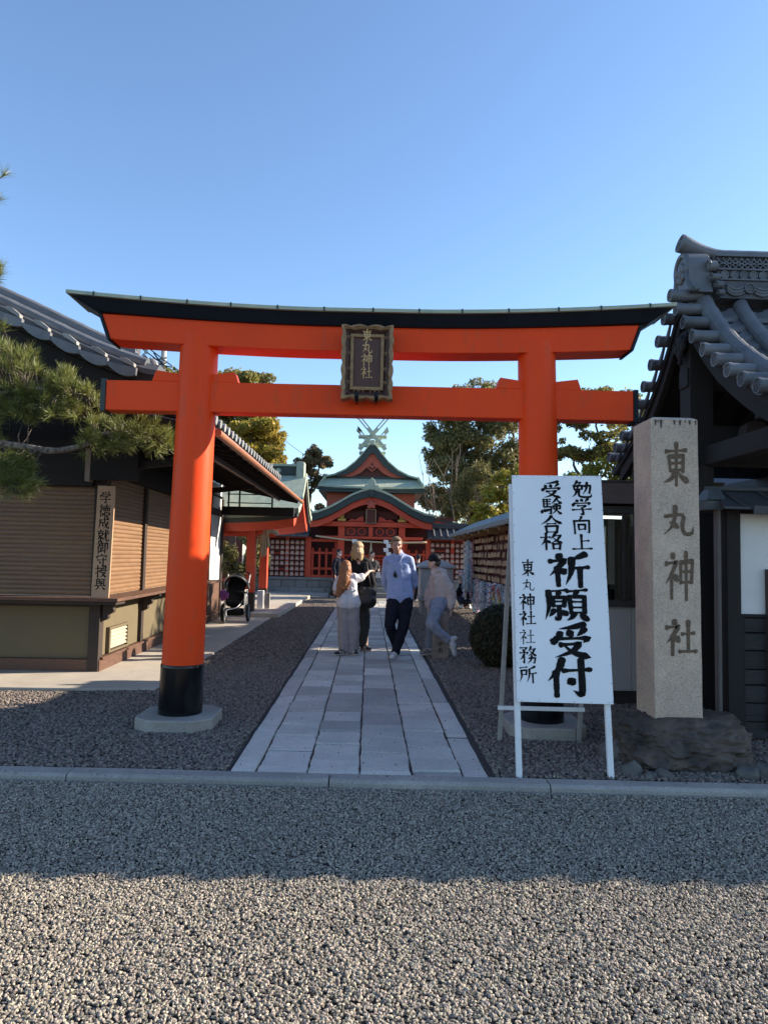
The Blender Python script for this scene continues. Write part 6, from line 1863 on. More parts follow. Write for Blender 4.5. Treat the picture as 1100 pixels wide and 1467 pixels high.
def leaves(rng, blobs, n, size, flat=0.0, shell=0.55):
    """n leaf quads in a crown of overlapping clumps. blobs: (centre, radius3)"""
    C = np.array([b[0] for b in blobs], float); R = np.array([b[1] if hasattr(b[1], '__len__') else (b[1],) * 3 for b in blobs], float)
    wt = np.prod(R, axis=1) ** (2 / 3); wt /= wt.sum()
    k = rng.choice(len(blobs), n, p=wt)
    d = rng.normal(size=(n, 3)); d /= np.linalg.norm(d, axis=1, keepdims=True)
    r = (shell + (1 - shell) * rng.random((n, 1)) ** 0.6) * (1 + rng.normal(size=(n, 1)) * 0.10)
    P = C[k] + d * R[k] * r
    return leaf_quads(rng, P, d, size)

def leaf_quads(rng, P, d, size):
    n = len(P)
    nr = d * 0.6 + rng.normal(size=(n, 3)) * 0.7 + np.array([0, 0, 0.45]); nr /= np.linalg.norm(nr, axis=1, keepdims=True)
    a = np.cross(nr, rng.normal(size=(n, 3))); a /= np.linalg.norm(a, axis=1, keepdims=True)
    b = np.cross(nr, a)
    s = size * (0.6 + 0.8 * rng.random((n, 1)))
    V = np.stack([P - a * s, P - b * s * 0.42 + nr * s * 0.12, P + a * s, P + b * s * 0.42 + nr * s * 0.12], axis=1).reshape(-1, 3)
    F = np.arange(4 * n).reshape(-1, 4)
    return V, F

def subclumps(rng, blobs, per, k=0.42):
    """break each big clump into smaller lumps lying on its surface: an uneven outline with gaps"""
    out = []
    for c, r in blobs:
        r = np.array(r if hasattr(r, '__len__') else (r,) * 3, float)
        for _ in range(per):
            d = rng.normal(size=3); d /= np.linalg.norm(d)
            if d[2] < -0.5: d[2] *= 0.4
            out.append((np.array(c) + d * r * rng.uniform(0.55, 0.98), r * k * rng.uniform(0.55, 1.15) * np.array([1, 1, 0.8])))
    return out

def tree(name, label, base, trunk_r, blobs, n, size, mat, seed, per=14, k=0.40, cat='tree', group=None, shell=0.35, twigs=True, bark=None):
    rng = np.random.default_rng(seed); rr = random.Random(seed)
    t = thing(name, label, cat, base, group)
    q = MB()
    b0 = Vector(base)
    cs = [Vector(b[0]) for b in blobs]
    top = max(cs, key=lambda c: c.z)
    mid = Vector((b0.x * 0.5 + top.x * 0.5, b0.y * 0.5 + top.y * 0.5, b0.z + (top.z - b0.z) * 0.45))
    def limb(a, b, r0, r1, wob=0.12, n_=7):
        L = (b - a).length
        pts = []
        for i in range(n_):
            u = i / (n_ - 1)
            w = math.sin(math.pi * u) * wob * L
            pts.append(a.lerp(b, u) + Vector((rr.uniform(-w, w), rr.uniform(-w, w), rr.uniform(-w, w) * 0.4)))
        q.tube(pts, [r0 + (r1 - r0) * i / (n_ - 1) for i in range(n_)], 7)
        return pts
    main = limb(b0 - Vector((0, 0, 0.1)), top, trunk_r, trunk_r * 0.15, 0.05, 12)
    sub = subclumps(rng, blobs, per, k)
    for c, (cc, r) in zip(cs, blobs):
        j = main[min(len(main) - 2, max(3, int(len(main) * (0.35 + 0.4 * rr.random()))))]
        if (c - top).length > 0.01:
            limb(j, c, trunk_r * 0.42, trunk_r * 0.14)
    if twigs:
        for c, r in sub:
            c = Vector(c)
            near = min(cs, key=lambda x: (x - c).length)
            limb(near, c, trunk_r * 0.12, trunk_r * 0.03, 0.15, 5)
    q.build('trunk', bark or BARK, t, smooth=True)
    V, F = leaves(rng, sub, n, size, shell=shell)
    raw_mesh('crown', V, F, mat, t, base=base)
    return t

tree('broadleaf_tree', 'tall olive green tree behind the kiosk and pavilion roofs', (-7.0, 31, 0), 0.28,
     [((-6.6, 31, 8.3), 1.5), ((-5.2, 31, 8.8), (1.1, 1.2, 0.9)), ((-5.4, 30.6, 7.0), 1.4), ((-7.6, 31, 6.4), 1.6), ((-6.0, 30, 5.6), 1.4), ((-8.6, 31, 8.4), 1.5), ((-4.75, 30.5, 7.8), (0.8, 0.9, 0.9)), ((-4.6, 30.2, 6.6), (0.8, 0.9, 0.9)), ((-5.8, 29.6, 7.9), (1.2, 0.9, 0.9))], 38000, 0.10, LF_OLIVE, 11, per=16)
tree('broadleaf_tree', 'rounded yellow-green tree just above the pavilion roof', (-4.9, 28.5, 0), 0.16,
     [((-4.4, 28.5, 5.9), (1.0, 1.0, 1.1)), ((-5.3, 28.3, 5.4), (1.0, 1.0, 0.9)), ((-3.9, 28.5, 5.1), (0.65, 0.8, 0.7)), ((-4.9, 28.5, 6.6), (0.8, 0.8, 0.7)), ((-5.6, 28.5, 4.2), (0.8, 0.8, 0.8))], 15000, 0.085, LF_YEL, 12, per=16)
tree('broadleaf_tree', 'open dark bronze tree with visible limbs between pavilion and main hall', (-3.0, 34, 0), 0.20,
     [((-3.3, 34, 6.2), (0.9, 1.0, 0.8)), ((-2.4, 34, 6.1), (0.7, 0.9, 0.6)), ((-2.9, 33.8, 5.2), (1.0, 1, 0.7)), ((-3.5, 34, 4.4), (0.7, 0.8, 0.7)), ((-2.2, 34, 5.2), (0.45, 0.6, 0.4)), ((-2.7, 34, 3.4), (0.7, 0.8, 0.7)), ((-2.3, 34, 2.6), (0.5, 0.6, 0.5))], 9000, 0.085, LF_BROWN, 13, per=12, k=0.36)
tree('small_conifer', 'small dark conifer tip beside the left end of the main hall roof', (-1.75, 36, 0), 0.10,
     [((-1.75, 36, 5.0), (0.35, 0.35, 0.5)), ((-1.75, 36, 4.2), (0.5, 0.5, 0.6)), ((-1.75, 36, 5.6), (0.15, 0.15, 0.35)), ((-1.8, 36, 3.2), (0.6, 0.6, 0.7))], 3000, 0.07, LF_DARK, 14, per=8)
tree('evergreen_tree', 'tall dense dark evergreen tree right of the main hall', (4.9, 34.5, 0), 0.30,
     [((4.2, 34.5, 9.2), (1.15, 1.2, 1.0)), ((5.5, 34.5, 9.3), (1.2, 1.2, 1.1)), ((3.8, 34.3, 7.6), (1.0, 1.2, 1.1)), ((5.2, 34, 7.6), (1.3, 1.2, 1.2)), ((3.75, 34.3, 6.0), (0.95, 1.2, 1.1)), ((5.0, 34, 5.8), (1.4, 1.2, 1.3)), ((6.4, 34.4, 8.2), (1.1, 1.2, 1.3)), ((6.6, 34.4, 6.2), (1.1, 1.2, 1.3)), ((3.2, 34.3, 4.3), (0.9, 1, 1.0)), ((4.6, 34, 3.8), (1.3, 1.2, 1.1)), ((6.4, 34, 4.0), (1.3, 1.2, 1.1)), ((3.0, 34.3, 2.9), (0.9, 1, 0.8)), ((7.6, 34.5, 9.0), (1.0, 1.0, 1.3)), ((3.3, 34.2, 6.8), (0.7, 0.9, 1.1)), ((3.9, 34, 8.6), (0.9, 1, 1.0)), ((4.6, 33.8, 6.7), (1.2, 1, 1.2)), ((5.8, 33.8, 5.0), (1.3, 1, 1.2)), ((4.0, 33.8, 4.8), (1.1, 1, 1.1)), ((5.5, 34.2, 2.6), (1.5, 1.2, 1.0))], 72000, 0.085, LF_DARK, 15, per=17, k=0.44, shell=0.25)
tree('leafy_shrub', 'bright yellow-green shrub between the votive rack and the vermilion right pillar', (4.6, 24.2, 0), 0.07,
     [((4.7, 24.2, 3.9), (0.75, 0.7, 0.75)), ((4.1, 24.2, 3.3), (0.65, 0.7, 0.5)), ((5.3, 24.2, 4.3), (0.6, 0.6, 0.6)), ((4.9, 24.0, 2.9), (0.8, 0.7, 0.6)), ((3.9, 24.1, 2.7), (0.45, 0.6, 0.4)), ((5.7, 24.2, 3.5), (0.7, 0.7, 0.7))], 9500, 0.065, LF_BAMB, 16, per=12, k=0.4, cat='shrub')
# bare pinkish shrub
rr = random.Random(21)
bs = thing('bare_shrub', 'bare shrub of upright pinkish-grey twigs in front of the dark evergreen', 'shrub', (4.0, 28.5, 0))
TWIG = pm('pinkish_twig', (0.24, 0.18, 0.14), (0.15, 0.11, 0.09), scale=6, rough=0.9)
q = MB()
for k in range(22):
    x = 3.4 + rr.uniform(-0.6, 1.7); y = 28.5 + rr.uniform(-0.5, 0.5)
    tip = Vector((x + rr.uniform(-1.1, 0.7) - 0.2, y + rr.uniform(-0.4, 0.4), rr.uniform(3.2, 6.2)))
    a = Vector((4.0 + (x - 4.0) * 0.35, y, 0.0))
    pts = [a.lerp(tip, t) + Vector((rr.uniform(-.06, .06), 0, 0)) + Vector(((x - 4.0) * 0.25 * math.sin(math.pi * t), 0, 0)) for t in np.linspace(0, 1, 8)]
    q.tube(pts, [0.024 * (1 - 0.8 * t) + 0.005 for t in np.linspace(0, 1, 8)], 5)
    for j in range(9):
        p = pts[rr.randint(3, 7)]; d = Vector((rr.uniform(-.5, .5), rr.uniform(-.3, .3), rr.uniform(0.25, 0.8))) * rr.uniform(0.4, 1.1)
        q.tube([p, p + d * 0.5 + Vector((rr.uniform(-.04, .04), 0, 0)), p + d], [0.009, 0.006, 0.003], 4)
stuff(q.build('twigs', TWIG, bs))
LF_PINK = leafmat('dry_pinkish_leaf', (0.24, 0.21, 0.075), (0.14, 0.135, 0.055))
rng = np.random.default_rng(22)
V, F = leaves(rng, subclumps(rng, [((3.5, 28.4, 3.6), (0.7, 0.5, 0.9)), ((4.4, 28.4, 4.3), (0.9, 0.5, 1.2)), ((3.7, 28.4, 2.6), (0.9, 0.5, 0.5))], 12, 0.5), 12000, 0.055, shell=0.2)
raw_mesh('sparse_leaves', V, F, LF_PINK, bs, base=(4.0, 28.5, 0))
tree('broadleaf_tree', 'open green tree with thin forked limbs between right pillar and gate roof', (6.1, 19.5, 0), 0.13,
     [((5.6, 19.5, 5.6), (0.75, 0.8, 0.65)), ((6.5, 19.5, 5.9), (0.9, 0.8, 0.6)), ((7.3, 19.5, 5.7), (0.8, 0.8, 0.7)), ((5.35, 19.4, 4.6), (0.45, 0.6, 0.5)), ((6.2, 19.4, 4.6), (0.7, 0.7, 0.55)), ((7.0, 19.5, 4.7), (0.8, 0.8, 0.6)), ((5.6, 19.4, 3.6), (0.4, 0.5, 0.45))], 11000, 0.065, LF_OLIVE, 17, per=12, k=0.36)
tree('leafy_shrub', 'yellow-green shrub showing above the office roof beside the granite pillar', (6.4, 17.5, 0), 0.06,
     [((5.6, 17.5, 3.5), (0.6, 0.6, 0.45)), ((6.4, 17.5, 3.7), (0.7, 0.6, 0.5)), ((5.9, 17.5, 2.9), (0.8, 0.7, 0.5)), ((7.0, 17.5, 3.2), (0.7, 0.6, 0.6))], 7000, 0.055, LF_BAMB, 18, per=10, cat='shrub')
tree('broadleaf_tree', 'dense green tree behind the gate roof, glimpsed under its lintel', (8.2, 15.4, 0), 0.2,
     [((7.6, 15.0, 4.6), (1.5, 1.5, 1.2)), ((8.8, 15.6, 5.2), (1.5, 1.6, 1.2)), ((7.4, 14.8, 3.2), (1.3, 1.4, 1.0)), ((9.0, 15.8, 3.4), (1.6, 1.6, 1.2)), ((7.9, 15.1, 2.2), (1.5, 1.5, 0.8)), ((6.9, 13.6, 2.6), (0.9, 0.9, 0.9)), ((7.2, 16.5, 4.2), (1.2, 1.6, 1.3)), ((7.6, 18.5, 4.0), (1.2, 1.5, 1.2))], 26000, 0.075, LF_OLIVE, 19, per=14)
tree('hedge_bush', 'dark evergreen hedge in the shade behind the open pavilion', (-4.4, 22.5, 0), 0.06,
     [((-4.9, 22.5, 1.3), (0.8, 0.5, 1.25)), ((-4.1, 22.5, 1.2), (0.7, 0.5, 1.2)), ((-5.8, 22.5, 1.4), (0.8, 0.5, 1.3)), ((-3.6, 22.6, 0.9), (0.4, 0.4, 0.9)), ((-6.8, 22.5, 1.4), (0.8, 0.5, 1.3)), ((-7.8, 22.5, 1.5), (0.9, 0.5, 1.4))], 18000, 0.06, LF_DARK, 20, per=10, cat='hedge', twigs=False)
# clipped round bush
rng = np.random.default_rng(31)
cb = thing('clipped_bush', 'dark round clipped bush left of the signboard', 'bush', (1.87, 9.85, 0))
n = 17000
d = rng.normal(size=(n, 3)); d /= np.linalg.norm(d, axis=1, keepdims=True)
lump = np.array([0.06 * noise.noise(Vector(p * 4.0)) for p in d])[:, None]
P = np.array([1.87, 9.85, 0.42]) + d * np.array([0.43, 0.43, 0.45]) * (0.86 + 0.14 * rng.random((n, 1)) + lump)
sprig = rng.random(n) < 0.04; P[sprig] += d[sprig] * rng.random((int(sprig.sum()), 1)) * 0.06
P = P[P[:, 2] > 0.0]; d = (P - np.array([1.87, 9.85, 0.42])); d /= np.linalg.norm(d, axis=1, keepdims=True)
V, F = leaf_quads(rng, P, d, 0.017)
raw_mesh('foliage', V, F, LF_BUSH, cb, base=(1.87, 9.85, 0))
q = MB(); q.ell((1.87, 9.85, 0.42), (0.37, 0.37, 0.39), 16, 12); q.tube([(1.87, 9.85, -0.02), (1.87, 9.85, 0.3)], [0.05, 0.03], 7); q.build('branch_core', pm('dark_bush_core', (0.02, 0.017, 0.011), rough=0.95), cb, smooth=True)

# ------------------------------------------------------------------ pine reaching in from the left
pine = thing('pine_tree', 'pine with long needle tufts and scaly branch in front of the kiosk', 'pine tree', (-4.75, 6.7, 0))
PBARK = pm('scaly_pine_bark', (0.26, 0.20, 0.155), (0.075, 0.058, 0.047), scale=26, rough=0.95, bump=0.02, bscale=34, contrast=0.35)
NEED = pm('pine_needle', (0.25, 0.25, 0.058), (0.11, 0.145, 0.042), scale=1.6, rough=0.45, island=0.4, hue=0.025, transl=0.25, contrast=0.7)
rr = random.Random(41); rng = np.random.default_rng(41)
q = MB()
q.tube([(-4.75, 6.7, -0.1), (-4.70, 6.7, 1.2), (-4.82, 6.75, 2.4), (-4.7, 6.7, 3.6), (-4.5, 6.7, 5.4)], [0.17, 0.15, 0.14, 0.11, 0.05], 12)
q.build('trunk', PBARK, pine, smooth=True)
bough = [(-4.75, 6.72, 2.25), (-4.2, 6.70, 2.38), (-3.75, 6.70, 2.50), (-3.35, 6.68, 2.48), (-3.02, 6.66, 2.44), (-2.74, 6.66, 2.50), (-2.60, 6.66, 2.60), (-2.35, 6.68, 2.64), (-2.1, 6.7, 2.62)]
def rough_tube(pts, r0, r1, n=10, sub=6):
    P = _catmull(pts, sub * len(pts))
    q = MB()
    rad = [(r0 + (r1 - r0) * i / (len(P) - 1)) * (1 + 0.22 * noise.noise(Vector((i * 0.9, 3, 1)))) for i in range(len(P))]
    q.tube([Vector(p) for p in P], rad, n)
    return q
rough_tube(bough, 0.048, 0.012).build('bough', PBARK, pine, smooth=True)
b2 = [(-4.72, 6.7, 3.0), (-4.2, 6.66, 3.0), (-3.7, 6.65, 2.95), (-3.3, 6.62, 3.02), (-2.95, 6.64, 3.0), (-2.7, 6.66, 2.98)]
rough_tube(b2, 0.035, 0.010).build('bough', PBARK, pine, smooth=True)
b3 = [(-4.75, 6.72, 2.20), (-4.1, 6.6, 2.28), (-3.6, 6.5, 2.15), (-3.3, 6.46, 2.05)]
rough_tube(b3, 0.03, 0.010).build('bough', PBARK, pine, smooth=True)
b4 = [(-4.6, 6.7, 4.6), (-4.1, 6.6, 4.9), (-3.72, 6.5, 5.0)]
rough_tube(b4, 0.03, 0.008).build('bough', PBARK, pine, smooth=True)
tufts = []
def scatter(x0, x1, z0, z1, n, y0=6.5, y1=6.86, up=0.8):
    for _ in range(n):
        tufts.append((Vector((rr.uniform(x0, x1), rr.uniform(y0, y1), rr.uniform(z0, z1))), up))
scatter(-3.95, -3.25, 2.75, 3.42, 125); scatter(-3.4, -2.85, 2.72, 3.22, 95); scatter(-2.95, -2.62, 2.70, 3.08, 30); scatter(-3.9, -3.45, 3.3, 3.62, 20)
scatter(-2.62, -2.0, 2.46, 2.74, 56, up=0.6); scatter(-2.15, -1.88, 2.42, 2.66, 12, up=0.5); scatter(-2.8, -2.5, 2.42, 2.62, 14, up=0.4)
scatter(-3.85, -3.15, 2.02, 2.40, 105, 6.42, 6.6, up=0.15); scatter(-3.35, -3.05, 2.02, 2.16, 12, 6.42, 6.55, up=-0.3); scatter(-3.9, -3.5, 2.35, 2.72, 24, up=0.3)
scatter(-3.85, -3.62, 4.1, 4.35, 5); scatter(-3.80, -3.60, 4.85, 5.1, 6)
boughs_all = [Vector(p) for b in (bough, b2, b3, b4) for p in _catmull(b, 40)]
q = MB(); NV = []; 
for p, up in tufts:
    near = min(boughs_all, key=lambda b: (b - p).length)
    if (p - near).length > 0.03:
        m = near.lerp(p, 0.5) + Vector((rr.uniform(-.04, .04), rr.uniform(-.03, .03), rr.uniform(-.05, .02)))
        q.tube([near, m, p], [0.007, 0.005, 0.003], 5)
    out = (p - near); out = out.normalized() if out.length > 0.01 else Vector((0, 0, 1))
    ax = (Vector((rr.uniform(-.5, .6), rr.uniform(-.6, .3), up)) + out * 0.6).normalized()
    for k in range(64):
        d = (ax + Vector((rr.gauss(0, .48), rr.gauss(0, .48), rr.gauss(0, .48)))).normalized()
        L = rr.uniform(0.075, 0.135)
        s = p + ax * rr.uniform(-0.05, 0.02)
        side = d.cross(Vector((rr.gauss(0, 1), rr.gauss(0, 1), rr.gauss(0, 1)))).normalized() * 0.0019
        e = s + d * L + Vector((0, 0, -0.006))
        NV.append((s - side, s + side, e + side * 0.3, e - side * 0.3))
stuff(q.build('twigs', BARK, pine, smooth=True))
V = np.array(NV, dtype=np.float32).reshape(-1, 3)
raw_mesh('needles', V, np.arange(len(V)).reshape(-1, 4), NEED, pine, base=(-4.75, 6.7, 0))
# ------------------------------------------------------------------ people
DG = None
def capsule(q, p0, r0, p1, r1, n=14, k=4, flat=None):
    """rounded tapered limb segment; flat=(axis vector, factor) squashes the section"""
    p0, p1 = Vector(p0), Vector(p1)
    d = (p1 - p0); L = d.length
    d = d / L if L > 1e-6 else Vector((0, 0, 1))
    ref = Vector((0, 0, 1)) if abs(d.z) < 0.9 else Vector((0, 1, 0))
    s = d.cross(ref).normalized(); t = s.cross(d)
    rings = []
    def rg(c, r):
        out = []
        for i in range(n):
            a = 2 * math.pi * i / n
            o = (s * math.cos(a) + t * math.sin(a)) * r
            if flat:
                ax = Vector(flat[0]).normalized(); o = o - ax * o.dot(ax) * (1 - flat[1])
            out.append(c + o)
        return out
    for i in range(k, 0, -1):
        a = math.pi / 2 * i / (k + 0.35); rings.append(rg(p0 - d * r0 * math.sin(a), r0 * math.cos(a)))
    rings.append(rg(p0, r0)); rings.append(rg(p1, r1))
    for i in range(1, k + 1):
        a = math.pi / 2 * i / (k + 0.35); rings.append(rg(p1 + d * r1 * math.sin(a), r1 * math.cos(a)))
    q.loft(rings)

def chain(q, pts, rad, flat=None):
    for (a, b), (ra, rb) in zip(zip(pts, pts[1:]), zip(rad, rad[1:])):
        capsule(q, a, ra, b, rb, flat=flat)

def meld(q, name, mat, parent, voxel=0.011, smooth=6, folds=0.0, fscale=14.0, seed=0.0, clip=None):
    """fuses the overlapping pieces in q into ONE continuous surface"""
    o = q.build(name, mat, parent)
    md = o.modifiers.new('fuse', 'REMESH'); md.mode = 'VOXEL'; md.voxel_size = voxel; md.use_smooth_shade = True
    ms = o.modifiers.new('soften', 'SMOOTH'); ms.factor = 0.5; ms.iterations = smooth
    dg = bpy.context.evaluated_depsgraph_get(); dg.update()
    me = bpy.data.meshes.new_from_object(o.evaluated_get(dg))
    o.modifiers.clear(); old = o.data; o.data = me; me.name = name; bpy.data.meshes.remove(old)
    if folds:
        me.update()
        nv = len(me.vertices)
        co = np.empty(nv * 3, np.float32); me.vertices.foreach_get('co', co); co = co.reshape(-1, 3)
        no = np.empty(nv * 3, np.float32); me.vertices.foreach_get('normal', no); no = no.reshape(-1, 3)
        d = np.array([noise.noise(Vector((p[0] * fscale + 0.6 * p[2] * fscale, p[1] * fscale + seed, p[2] * fscale * 0.55 - 0.5 * p[0] * fscale))) + 0.5 * noise.noise(Vector(p.tolist()) * fscale * 2.3 + Vector((seed, 0, 0))) for p in co], np.float32)
        d = np.sign(d) * np.abs(d) ** 1.3
        co += no * (d[:, None] * folds)
        me.vertices.foreach_set('co', co.ravel()); me.update()
    me.polygons.foreach_set('use_smooth', np.ones(len(me.polygons), bool))
    return o

def skinmat(name, c):
    m = pm(name, c, tuple(v * 0.86 for v in c), scale=20, rough=0.5)
    b = m.node_tree.nodes['Principled BSDF']
    b.inputs['Subsurface Weight'].default_value = 0.12; b.inputs['Subsurface Radius'].default_value = (0.012, 0.005, 0.003)
    return m
SKIN = skinmat('fair_skin', (0.52, 0.30, 0.215)); SKIN2 = skinmat('light_skin', (0.58, 0.37, 0.28))
LIP = pm('lips', (0.34, 0.13, 0.11), rough=0.5); EYEW = pm('eye_white', (0.7, 0.68, 0.66), rough=0.3); IRIS = pm('dark_iris', (0.03, 0.025, 0.02), rough=0.2); BROW = pm('brown_brow', (0.12, 0.075, 0.045), rough=0.9)
def cloth(name, c, k=0.82, sc=9, rough=0.85): return pm(name, c, tuple(v * k for v in c), scale=sc, rough=rough, bump=0.004, bscale=28, spec=0.2)
SOLE = pm('shoe_sole', (0.6, 0.58, 0.55), rough=0.7)

def hand(q, wrist, d, up, side, s=1.0, curl=0.55):
    """palm, four unequal bent fingers and a thumb from the side of the palm"""
    wrist = Vector(wrist); d = Vector(d).normalized(); up = Vector(up); up = (up - d * up.dot(d)).normalized(); sd = d.cross(up) * side
    capsule(q, wrist, 0.024 * s, wrist + d * 0.04 * s, 0.033 * s, flat=(up, 0.55))
    capsule(q, wrist + d * 0.045 * s, 0.034 * s, wrist + d * 0.085 * s, 0.036 * s, flat=(up, 0.45))
    for i, (off, L) in enumerate(((-0.028, 0.062), (-0.0095, 0.075), (0.0095, 0.080), (0.028, 0.070))):
        b = wrist + d * 0.095 * s + sd * off * s
        m = b + (d * math.cos(curl * 0.6) - up * math.sin(curl * 0.6)) * L * 0.5 * s
        e = m + (d * math.cos(curl * 1.5) - up * math.sin(curl * 1.5)) * L * 0.5 * s
        chain(q, [b, m, e], [0.0098 * s, 0.0088 * s, 0.0075 * s])
    b = wrist + d * 0.03 * s + sd * 0.032 * s
    m = b + (d * 0.6 + sd * 0.8 - up * 0.2).normalized() * 0.038 * s
    chain(q, [b, m, m + (d * 0.9 + sd * 0.25 - up * 0.3).normalized() * 0.032 * s], [0.013 * s, 0.0105 * s, 0.0085 * s])

def headframe(c, yaw, pitch=0.0, tilt=0.0):
    return Matrix.Translation(Vector(c)) @ Matrix.Rotation(yaw, 4, 'Z') @ Matrix.Rotation(tilt, 4, 'Y') @ Matrix.Rotation(pitch, 4, 'X')

def head_skin(q, M, s=1.0):
    """face looks along local -Y; origin at the middle of the head"""
    E = lambda c, r: q.ell((0, 0, 0), r, 18, 14, M @ Matrix.Translation(Vector(c) * s) @ Matrix.Scale(s, 4))
    E((0, 0.012, 0.032), (0.074, 0.094, 0.086))
    E((0, -0.022, -0.030), (0.060, 0.066, 0.075))
    E((0, -0.045, -0.082), (0.036, 0.036, 0.030))
    E((0, -0.012, -0.075), (0.050, 0.050, 0.035))
    E((0, -0.094, -0.018), (0.0125, 0.018, 0.022)); E((0, -0.090, 0.004), (0.010, 0.010, 0.026))
    E((0.034, -0.066, -0.022), (0.022, 0.018, 0.020)); E((-0.034, -0.066, -0.022), (0.022, 0.018, 0.020))
    E((0.032, -0.074, 0.028), (0.028, 0.014, 0.010)); E((-0.032, -0.074, 0.028), (0.028, 0.014, 0.010))
    E((0, -0.083, -0.055), (0.022, 0.012, 0.010))
    for sx in (-1, 1):
        E((sx * 0.074, 0.012, -0.008), (0.011, 0.021, 0.032))
def face_parts(M, par, s=1.0, brow=BROW):
    T = lambda c: M @ Matrix.Translation(Vector(c) * s) @ Matrix.Scale(s, 4)
    for sx in (-1, 1):
        q = MB(); q.ell((0, 0, 0), (0.0125, 0.006, 0.0065), 10, 7, T((sx * 0.031, -0.0785, 0.008))); e = q.build('eye', EYEW, par, smooth=True)
        q = MB(); q.ell((0, 0, 0), (0.0058, 0.004, 0.0058), 8, 6, T((sx * 0.031, -0.0825, 0.008))); q.build('iris', IRIS, e, smooth=True)
        q = MB(); q.ell((0, 0, 0), (0.017, 0.004, 0.0028), 10, 6, T((sx * 0.033, -0.084, 0.029))); q.build('eyebrow', brow, par, smooth=True)
    q = MB(); q.ell((0, 0, 0), (0.023, 0.007, 0.0065), 10, 6, T((0, -0.0905, -0.056))); q.build('mouth', LIP, par, smooth=True)

def shoe(par, heel, toe, mat, up=(0, 0, 1), w=0.045, sole=SOLE, name='shoe', stripes=None):
    heel, toe = Vector(heel), Vector(toe); up = Vector(up)
    d = (toe - heel).normalized(); up = (up - d * up.dot(d)).normalized()
    q = MB()
    capsule(q, heel + up * 0.042, w * 0.85, heel + d * 0.10 + up * 0.045, w * 0.95)
    capsule(q, heel + d * 0.10 + up * 0.040, w * 0.95, toe + up * 0.032 - d * 0.03, w * 0.88, flat=(up, 0.7))
    capsule(q, heel + up * 0.05, w * 0.8, heel + up * 0.095, w * 0.82)
    o = meld(q, name, mat, par, 0.009, 5)
    q = MB()
    capsule(q, heel + up * 0.008, w * 0.92, toe + up * 0.010 - d * 0.03, w * 0.96, flat=(up, 0.30))
    q.build('sole', sole, o, smooth=True)
    if stripes:
        sd = d.cross(up)
        for sg_ in (-1, 1):
            for k in range(3):
                c = heel + d * (0.075 + 0.03 * k)
                q = MB(); q.tube([c + up * 0.022 + sd * sg_ * (w * 0.96), c + d * 0.014 + up * 0.05 + sd * sg_ * (w * 0.90), c + d * 0.024 + up * 0.068 + sd * sg_ * (w * 0.62)], 0.0055, 6); q.build('stripe', stripes, o, smooth=True)
    return o

def V3(*a): return Vector(a)
# --- man in the blue shirt, walking towards the camera
man = thing('person', 'man in a pale blue shirt and navy trousers walking towards us, hands behind his back', 'person', (0.45, 10.55, 0))
HM = headframe((0.418, 10.52, 1.672), 0.10, 0.20, -0.08)
q = MB(); head_skin(q, HM, 1.06)
chain(q, [V3(0.43, 10.55, 1.60), V3(0.445, 10.57, 1.52), V3(0.45, 10.58, 1.44)], [0.060, 0.060, 0.075])
chain(q, [V3(0.455, 10.57, 1.40), V3(0.47, 10.58, 1.12), V3(0.487, 10.58, 0.88)], [0.085, 0.080, 0.09], flat=((0, 1, 0), 0.6))
for sh, el, wr in (((0.285, 10.57, 1.455), (0.240, 10.66, 1.15), (0.33, 10.80, 0.93)), ((0.622, 10.57, 1.465), (0.708, 10.68, 1.16), (0.692, 10.76, 0.93))):
    chain(q, [V3(*sh), V3(*el), V3(*wr)], [0.043, 0.036, 0.026])
hand(q, (0.692, 10.76, 0.93), (-0.1, 0.10, -1), (1, 0, 0), 1, 1.0, 0.8)
hand(q, (0.33, 10.80, 0.93), (0.9, 0.1, -0.4), (0, 1, 0), 1, 1.0, 0.8)
for hp, kn, an in (((0.395, 10.57, 0.85), (0.335, 10.47, 0.48), (0.455, 10.80, 0.16)), ((0.585, 10.57, 0.85), (0.548, 10.50, 0.46), (0.425, 10.52, 0.08))):
    chain(q, [V3(*hp), V3(*kn), V3(*an)], [0.07, 0.045, 0.035])
meld(q, 'body', SKIN, man, 0.0085, 3)
face_parts(HM, man, 1.06)
HAIRM = pm('short_sandy_hair', (0.27, 0.175, 0.095), (0.14, 0.09, 0.05), scale=90, rough=0.75, bump=0.004, bscale=120)
q = MB()
for c, r in (((0, 0.022, 0.056), (0.079, 0.092, 0.074)), ((0, -0.045, 0.095), (0.062, 0.042, 0.028)), ((0, 0.06, 0.0), (0.072, 0.052, 0.07)), ((0.068, 0.005, 0.03), (0.014, 0.04, 0.04)), ((-0.068, 0.005, 0.03), (0.014, 0.04, 0.04))):
    q.ell((0, 0, 0), r, 16, 12, HM @ Matrix.Scale(1.06, 4) @ Matrix.Translation(Vector(c)))
meld(q, 'hair', HAIRM, man, 0.009, 2, 0.004, 60)
SHIRT = cloth('pale_blue_shirt', (0.36, 0.44, 0.68), 0.84)
q = MB()
F_ = ((0, 1, 0), 0.70)
chain(q, [V3(0.310, 10.57, 1.455), V3(0.455, 10.575, 1.495), V3(0.600, 10.57, 1.465)], [0.066, 0.080, 0.066], flat=((0, 1, 0), 0.95))
chain(q, [V3(0.395, 10.57, 1.38), V3(0.415, 10.57, 1.14), V3(0.435, 10.57, 0.90)], [0.130, 0.128, 0.156], flat=F_)
chain(q, [V3(0.46, 10.555, 1.38), V3(0.475, 10.55, 1.14), V3(0.485, 10.555, 0.92)], [0.125, 0.130, 0.156], flat=F_)
chain(q, [V3(0.515, 10.57, 1.38), V3(0.525, 10.57, 1.14), V3(0.538, 10.57, 0.92)], [0.128, 0.124, 0.156], flat=F_)
